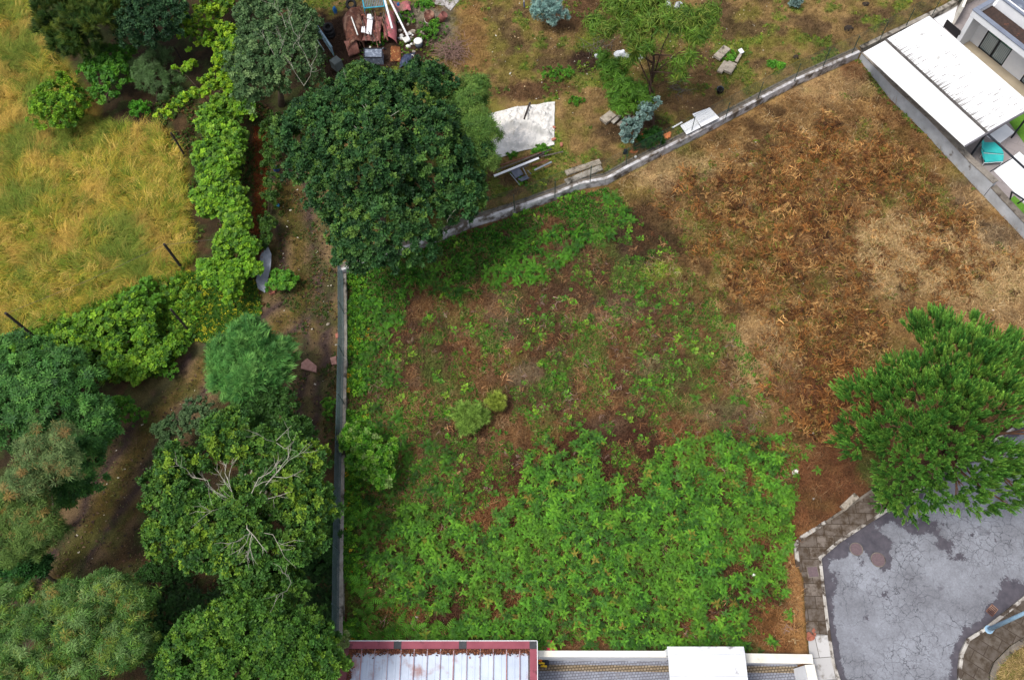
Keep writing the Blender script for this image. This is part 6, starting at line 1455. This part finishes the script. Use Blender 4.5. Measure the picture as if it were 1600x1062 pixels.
MB().lathe(p, [(0, 0), (.17, 0), (.23, .34), (.25, .34), (.25, .38), (.22, .38), (.15, .04), (0, .04)], 18).build('body', M_RUBBER, bc, True)
MB().tube([p + [-.24, 0, .36], p + [-.1, .18, .4], p + [.1, .18, .4], p + [.24, 0, .36]], .012, 6).build('handle', M_STEEL, bc)
M_BAG = mat('white_bag', srgb(214, 216, 222), srgb(180, 184, 192), 6, .6, .5)
for i, (u, v, s, h_, m_, lab) in enumerate(((968, 90, .42, .4, M_BAG, 'larger white sack behind the drooping sapling'), (982, 92, .36, .3, M_BAG, 'second white sack right of the larger one'), (998, 74, .3, .3, M_BAG, 'pale grey sack under the tall tree, right of the others'), (933, 90, .2, .2, M_BAG, 'small white sack beside the branch heap'), (943, 92, .24, .22, M_BLACKPL, 'black sack beside the branch heap'),
        (1043, 12, .3, .35, M_BAG, 'pale sack seen through the top of the tall tree, left one'), (1060, 15, .38, .4, M_BAG, 'white sack seen through the top of the tall tree, right one'), (1067, 45, .2, .3, mat('pink_bag', srgb(200, 140, 150), srgb(170, 110, 120), 4, .6), 'pinkish sack behind the tall tree'), (1000, 92, .2, .2, M_BAG, 'tiny pale sack at the tall tree'), (1052, 92, .2, .16, M_STONE, 'grey stone right of the bare trunk'), (1325, 47, .3, .24, mat('dark_soil', srgb(64, 54, 46), srgb(44, 38, 34), 6, .95, .5), 'dark earth mound on the turf below the right fence'), (1243, 91, .2, .16, MATS['dark_soil'], 'small dark clod near the fence'), (1352, 8, .24, .16, MATS['dark_soil'], 'small dark clod at the top edge'), (797, 116 + 0, .06, .06, M_LITTER, 'tiny white scrap left of the leafy weed patch'))):
    rag(u, v, s, 'sack' if 'sack' in lab else ('stone' if 'stone' in lab else ('scrap' if 'scrap' in lab else 'earth_clod')), m_, lab, 'sack' if 'sack' in lab else 'clod' if 'clod' in lab or 'mound' in lab else 'litter', z=GZ, hh=h_, seed=30 + i)
def twigs(name, label, u, v, ru, rv, n, m, seed, z=GZ, L=1.2, cat='branches', hh=.3):
    rr = random.Random(seed); mb = MB(); c = P(u, v, z); s = scale_at(u, v, z)
    for i in range(n):
        a = rr.uniform(0, 6.28); x_ = c[0] + rr.gauss(0, .45) * ru / s; y_ = c[1] + rr.gauss(0, .45) * rv / s; l = L * rr.uniform(.4, 1); z_ = z + rr.uniform(.03, hh)
        mb.tube([(x_, y_, z_), (x_ + math.cos(a) * l * .5 + rr.uniform(-.1, .1), y_ + math.sin(a) * l * .5, z_ + rr.uniform(0, .1)), (x_ + math.cos(a) * l, y_ + math.sin(a) * l, z_ + rr.uniform(-.05, .15))], [.02, .014, .006], 5, False)
    return solo(mb, name, m, label, cat)
twigs('branch_heap', 'heap of bare branches left of the white sacks', 935, 75, 22, 14, 26, M_WOOD, 1, L=1.6)
twigs('brushwood_heap', 'grey brushwood heap at the right end of the scrap', 706, 84, 24, 26, 300, mat('twig', srgb(150, 122, 110), srgb(108, 84, 76), 9, .9), 2, L=.9, hh=.6)
twigs('twig_litter', 'fine bare twigs at the foot of the tall bare trunk', 1058, 140, 14, 22, 40, M_WOOD, 3, L=.8)
pb = P(819, 12, GZ)
wp3 = thing('marker_pole', 'white pole with blue foot at the top edge', 'pole', pb)
MB().tube([pb, pb + [0, 0, .5]], .04, 8).build('foot', mat('blue_paint', srgb(40, 80, 170), None, 2, .5), wp3); MB().tube([pb + [0, 0, .5], pb + [-.02, 0, 2.0]], .035, 8).build('shaft', M_WHITE, wp3)

# ------------------------------------------------------------------ scrap yard
def tyre(u, v, z, label, tilt=0, s=1.0):
    p = P(u, v, z); prof = []
    for k in range(13):
        a = math.radians(-150 + 300 * k / 12); prof.append((.24 + .085 * math.cos(a), .1 + .1 * math.sin(a) * 1.0))
    prof = [(.17, .02), (.2, .0), (.29, .0), (.325, .04), (.33, .1), (.325, .16), (.29, .2), (.2, .2), (.17, .18), (.18, .1), (.17, .02)]
    m = Matrix.Rotation(tilt, 3, 'X')
    return solo(MB().lathe(p, [(a * s, b * s) for a, b in prof], 26, m), 'tyre', M_RUBBER, label, 'tyre', 'old tyres by the scrap heap', True)
tyre(516, 56, GZ, 'old tyre at the bottom of the pile left of the wreck', 0, 1.2); tyre(515, 51, GZ + .26, 'old tyre in the middle of the pile left of the wreck', .05, 1.15); tyre(513, 45, GZ + .5, 'old tyre on top of the pile left of the wreck', .12, 1.15)
tyre(549, 8, GZ + .5, 'single tyre leaning behind the rusty wreck', .5, 1.2)
def shell(name, label, cat, pts, m, z_of, thick=.04, nx=22, ny=18, seed=0, amp=.12, zb=GZ):
    a, b, c_, d_ = [P(u, v, zb + 1.0) for u, v in pts]
    U, W = np.meshgrid(np.linspace(0, 1, nx), np.linspace(0, 1, ny)); U = U[..., None]; W = W[..., None]
    X = (a * (1 - U) + b * U) * (1 - W) + (d_ * (1 - U) + c_ * U) * W
    x, y = X[..., 0], X[..., 1]; z = zb + z_of(U[..., 0], W[..., 0]) + amp * (fbm(x, y, .5, seed, 4) - .5) * 2
    x = x + .12 * (fbm(y, x, .4, seed + 1, 2) - .5); V = np.stack([x, y, z], -1).reshape(-1, 3); idx = np.arange(nx * ny).reshape(ny, nx)
    f = np.stack([idx[:-1, :-1], idx[:-1, 1:], idx[1:, 1:], idx[1:, :-1]], -1).reshape(-1, 4)
    return V, f
wr = thing('car_wreck', 'rusted car shell with a faded pink bonnet in the scrap heap', 'wrecked car', P(575, 45, GZ))
V, f = shell('b', '', '', [(540, 72), (566, 60), (566, 8), (532, 26)], M_RUST, lambda u, w: .35 + .85 * np.sin(np.clip(u, .0, 1) * 3.1416) ** .5 * (.8 + .2 * w), seed=601, amp=.2)
o = npmesh('roof_shell', V, f, M_RUST, wr, None, False); o.modifiers.new('t', 'SOLIDIFY').thickness = .03
V, f = shell('b', '', '', [(562, 58), (592, 56), (596, 18), (566, 14)], M_RUST, lambda u, w: .55 + .1 * np.sin(u * 6) * np.cos(w * 5), seed=611, amp=.2)
o = npmesh('floor_pan', V, f, mat('pinkish_rust', srgb(166, 112, 106), srgb(104, 70, 62), 4, .85, .4, stain=srgb(84, 56, 48), stain_scale=3), wr); o.modifiers.new('t', 'SOLIDIFY').thickness = .03
V, f = shell('b', '', '', [(596, 52), (618, 58), (617, 18), (600, 14)], M_RUST, lambda u, w: .5 + .55 * np.sin(u * 3.14) ** .6 - .2 * (1 - w), seed=621, amp=.14)
o = npmesh('bonnet', V, f, mat('faded_pink_paint', srgb(188, 104, 114), srgb(152, 84, 86), 2, .6, .2, stain=srgb(124, 92, 80), stain_scale=1.6, stain_lo=.48, stain_hi=.6), wr); o.modifiers.new('t', 'SOLIDIFY').thickness = .03
V, f = shell('b', '', '', [(541, 76), (560, 70), (552, 56), (534, 52)], M_RUST, lambda u, w: .2 + .7 * np.sin(w * 3.14) * .9 + .1 * u, seed=631, amp=.08)
o = npmesh('wheel_arch', V, f, mat('brown_pink_rust', srgb(150, 104, 92), srgb(116, 74, 64), 4, .8, .3), wr); o.modifiers.new('t', 'SOLIDIFY').thickness = .03
for a, b in (((550, 27), (560, 57)), ((586, 20), (594, 68)), ((560, 10), (576, 34)), ((596, 30), (606, 64))):
    MB().tube([P(*a, GZ + 1.25), P(*b, GZ + .9)], .05, 6).build('pillar', M_RUST, wr)
for i, (pts, z0, lab) in enumerate((([(572, 52), (580, 54), (583, 26), (574, 30)], 1.0, 'white foam board lying on the wreck, longest one'), ([(573, 28), (581, 30), (580, 22), (574, 22)], 1.15, 'small white foam piece at the upper end of the wreck'), ([(564, 50), (571, 51), (570, 41), (565, 42)], .95, 'small white square piece at the lower left of the wreck'))):
    solo(MB().prism([p[:2] for p in PP(pts, GZ + z0)], GZ + z0 - .08, GZ + z0), 'foam_board', M_WHITE, lab, 'board', 'white pieces on the wreck', bevel=.02)
bar(P(549, 27, GZ + 1.3), P(559, 55, GZ + 1.25), .045, 'white_pipe', M_LITTER, 'short pale pipe lying on the rusty shell', 'pipe')
bar(P(599, -8, GZ + 1.6), P(613, 45, GZ + 1.35), .075, 'white_pipe', M_WHITE, 'left of the two long white pipes over the pink bonnet', 'pipe')
bar(P(606, -6, GZ + 1.5), P(640, 63, GZ + .5), .07, 'white_pipe', M_WHITE, 'right of the two long white pipes, reaching the rubble', 'pipe')
bar(P(612, 0, GZ + 1.2), P(628, 28, GZ + .9), .04, 'dark_pipe', M_BLACKPL, 'thin dark pipe beside the right white pipe', 'pipe')
for i in range(26):
    rr = random.Random(40 + i); u = 582 + rr.uniform(-30, 26); v = 42 + rr.uniform(-16, 22)
    bar(P(u - rr.uniform(2, 6), v - rr.uniform(8, 18), GZ + rr.uniform(.8, 1.2)), P(u + rr.uniform(0, 8), v + rr.uniform(6, 18), GZ + rr.uniform(.2, 1.0)), .028, 'scrap_rod', M_RUST if i % 2 else M_WOOD, 'thin rusty or grey rod among the tangle in the middle of the wreck', 'rod', 'rods in the wreck')
rr = random.Random(91)
for i in range(34):
    u, v = rr.uniform(540, 640), rr.uniform(8, 84); sz = rr.uniform(.08, .26); hgt = rr.uniform(.25, 1.15) if 545 < u < 612 and v < 62 else rr.uniform(.03, .15)
    solo(MB().box(P(u, v, GZ + hgt), (sz, sz * rr.uniform(.3, .9), rr.uniform(.03, .09)), rr.random() * 3, (rr.uniform(-.4, .4), rr.uniform(-.4, .4))), 'scrap_piece', rr.choice([M_RUST, M_STEEL, M_WOOD, M_LITTER, M_BLACKPL, M_BRICK]), 'small loose piece of scrap scattered in and around the wreck', 'scrap', 'loose scrap round the wreck')
bx = thing('turquoise_frame', 'turquoise metal cage with grey slats above the wreck', 'metal frame', P(585, 10, GZ))
M_TQ = mat('turquoise_paint', srgb(70, 168, 190), srgb(56, 140, 166), 3, .6, 0, stain=srgb(110, 100, 96), stain_scale=3, stain_lo=.6, stain_hi=.66)
cs = [P(u, v, GZ + 1.3) for u, v in ((569, 13), (601, 10), (597, -12), (565, -8))]
for i in range(4):
    MB().tube([cs[i], cs[(i + 1) % 4]], .045, 6).build('rail', M_TQ, bx); MB().tube([cs[i] * [1, 1, 0] + [0, 0, GZ], cs[i]], .04, 6).build('leg', M_TQ, bx)
sl = MB()
for i in range(12):
    t = (i + .5) / 12; a = cs[0] * (1 - t) + cs[1] * t; b = cs[3] * (1 - t) + cs[2] * t; sl.tube([a - [0, 0, .03], b - [0, 0, .03]], .035, 4)
sl.build('slats', M_STEEL, bx); MB().box((cs[2] + cs[3]) / 2 + [0, -.1, .05], (1.2, .25, .06), -.1).build('top_plate', M_TQ, bx)
rb = thing('metal_tank', 'grey-blue metal tank below the wreck', 'tank', P(583, 82, GZ))
cs = [P(u, v, GZ + .7) for u, v in ((569, 90), (597, 90), (597, 76), (569, 76))]
MB().prism([p[:2] for p in cs], GZ, GZ + .68).build('body', mat('tank_paint', srgb(120, 130, 146), srgb(92, 100, 116), 3, .6, .1, stain=srgb(150, 160, 176), stain_scale=5, stain_lo=.52, stain_hi=.58), rb, bevel=.03)
MB().run([p for p in cs] + [cs[0]], .06, GZ + .685, GZ + .73).build('rim', M_DARKSTEEL, rb)
def drum(u, v, r_, h_, m_, tilt, lab, rim=True):
    p = P(u, v, GZ + .1); t = thing('rusty_drum', lab, 'drum', p, 'rusty drums'); M_ = Matrix.Rotation(tilt[0], 3, 'X') @ Matrix.Rotation(tilt[1], 3, 'Y')
    MB().lathe(p, [(0, 0), (r_, 0), (r_, .02), (r_ * 1.03, h_ * .33), (r_, h_ * .36), (r_ * 1.03, h_ * .66), (r_, h_ * .7), (r_, h_), (r_ * .92, h_), (r_ * .9, h_ - .04), (0, h_ - .03)], 24, M_).build('body', m_, t, True)
    if rim: MB().lathe(p, [(r_ * 1.05, .05), (r_ * 1.1, .08), (r_ * 1.05, .11)], 24, M_).build('rim', M_LITTER, t)
drum(672, 31, .36, .6, M_RUST, (.2, 0), 'large rusty drum with a pale rim in the weeds'); drum(688, 31, .26, .6, mat('pink_rust', srgb(142, 90, 84), srgb(112, 68, 62), 4, .8, .3), (.1, .6), 'smaller rusty drum lying against the large one', False)
bm_ = thing('trailer_side', 'pale blue metal trailer side under the grey-green tree', 'trailer', P(505, 60, GZ))
a, b = P(491, 34, GZ + 1.1), P(518, 74, GZ + 1.1)
MB().tube([a, b], .07, 6).build('top_rail', mat('pale_blue_metal', srgb(140, 168, 184), srgb(108, 132, 150), 3, .5), bm_); d = (b - a); 
MB().box((a + b) / 2 - [0, 0, .45], (np.linalg.norm(d), .05, .7), math.atan2(d[1], d[0])).build('side_panel', MATS['pale_blue_metal'], bm_)
MB().tube([a - [.5, .25, 0], b - [.5, .25, 0]], .04, 6).build('inner_rail', M_STEEL, bm_)
solo(MB().box(P(526, 100, GZ + .5), (.62, .62, .7), .7), 'grey_box', mat('grey_green_box', srgb(104, 112, 110), srgb(84, 90, 90), 3, .7, .1), 'grey metal box between the tank and the grey-green tree', 'box', bevel=.03)
rng2 = random.Random(3)
for i in range(26):
    u, v = 642 + rng2.gauss(0, 9), 58 + rng2.gauss(0, 9); s = rng2.uniform(.07, .2)
    solo(MB().rock(P(u, v, GZ + .05), (s, s * .8, s * .7), i + 60, 7, 1), 'rubble_stone', M_STONE if i % 3 else M_LITTER, 'pale rubble stone in the heap at the foot of the long white pipe', 'stone', 'rubble stones by the pipes')
solo(MB().box(P(635, 62, GZ + .3), (.5, .4, .1), .6, (.3, .3)), 'foam_lump', M_LITTER, 'pale foam lump at the end of the right white pipe', 'foam', bevel=.03)
p = P(655, 74, GZ)
wb = thing('plastic_bin', 'grey plastic bin with a white lid below the rubble', 'bin', p)
MB().lathe(p, [(0, 0), (.24, 0), (.28, .55), (0, .55)], 20).build('body', M_GP, wb, True); MB().lathe(p + [0, 0, .55], [(.3, 0), (.3, .05), (.22, .09), (0, .1)], 20).build('lid', M_LITTER, wb, True)
def crumple(name, m, label, pts, seed, z0=.1, amp=.25, cat='plastic sheet'):
    V, f = shell('x', '', '', pts, m, lambda u, w: z0 + .18 * np.sin(u * 3.1) * np.sin(w * 3.1), nx=26, ny=26, seed=seed, amp=amp, zb=GZ)
    V[:, 2] = np.maximum(V[:, 2], GZ + .03); o = npmesh(name, V, f, m); o.modifiers.new('t', 'SOLIDIFY').thickness = .015
    return tag(o, label, cat)
crumple('black_plastic', M_BLACKPL, 'crumpled black plastic beside the brushwood heap', [(668, 102), (695, 104), (692, 86), (656, 90)], 701)
crumple('dark_blue_plastic', mat('navy_plastic', srgb(66, 76, 104), srgb(44, 52, 76), 4, .5, .3), 'dark blue crumpled plastic left of the grey bin', [(620, 92), (640, 84), (646, 64), (626, 70)], 702)
crumple('rusty_sheet', mat('orange_rust', srgb(138, 84, 48), srgb(104, 60, 38), 6, .85, .4, stain=srgb(190, 150, 90), stain_scale=6, stain_lo=.58, stain_hi=.62), 'orange rusty sheet below the pink bonnet', [(606, 80), (624, 82), (622, 58), (608, 56)], 703, .1, .12, 'metal sheet')
crumple('pink_scrap', MATS['faded_pink_paint'], 'crumpled pinkish metal scrap at the top edge', [(612, 8), (640, 6), (640, -8), (612, -8)], 704, .4, .25, 'metal sheet')
solo(MB().prism([p[:2] for p in PP([(678, 8), (686, -8), (735, -12), (718, 2), (704, 18), (695, 10)], GZ)], GZ - .05, GZ + .08), 'concrete_pad', M_CONC if False else mat('pale_concrete', srgb(184, 180, 180), srgb(156, 152, 152), 3, .9, .3), 'pale broken concrete pad at the top edge', 'concrete', bevel=.02)
rag(525, 22, .14, 'blue_drum', mat('bright_blue', srgb(50, 120, 190), None, 3, .5), 'small blue plastic piece between the tyres and the wreck', 'plastic', z=GZ, hh=.5, seed=52)
rag(624, 17, .13, 'blue_drum', MATS['bright_blue'], 'small blue plastic piece right of the pink bonnet', 'plastic', z=GZ, hh=.5, seed=53)
print('SCENE DONE', sum(len(o.data.polygons) for o in bpy.data.objects if o.type == 'MESH'))
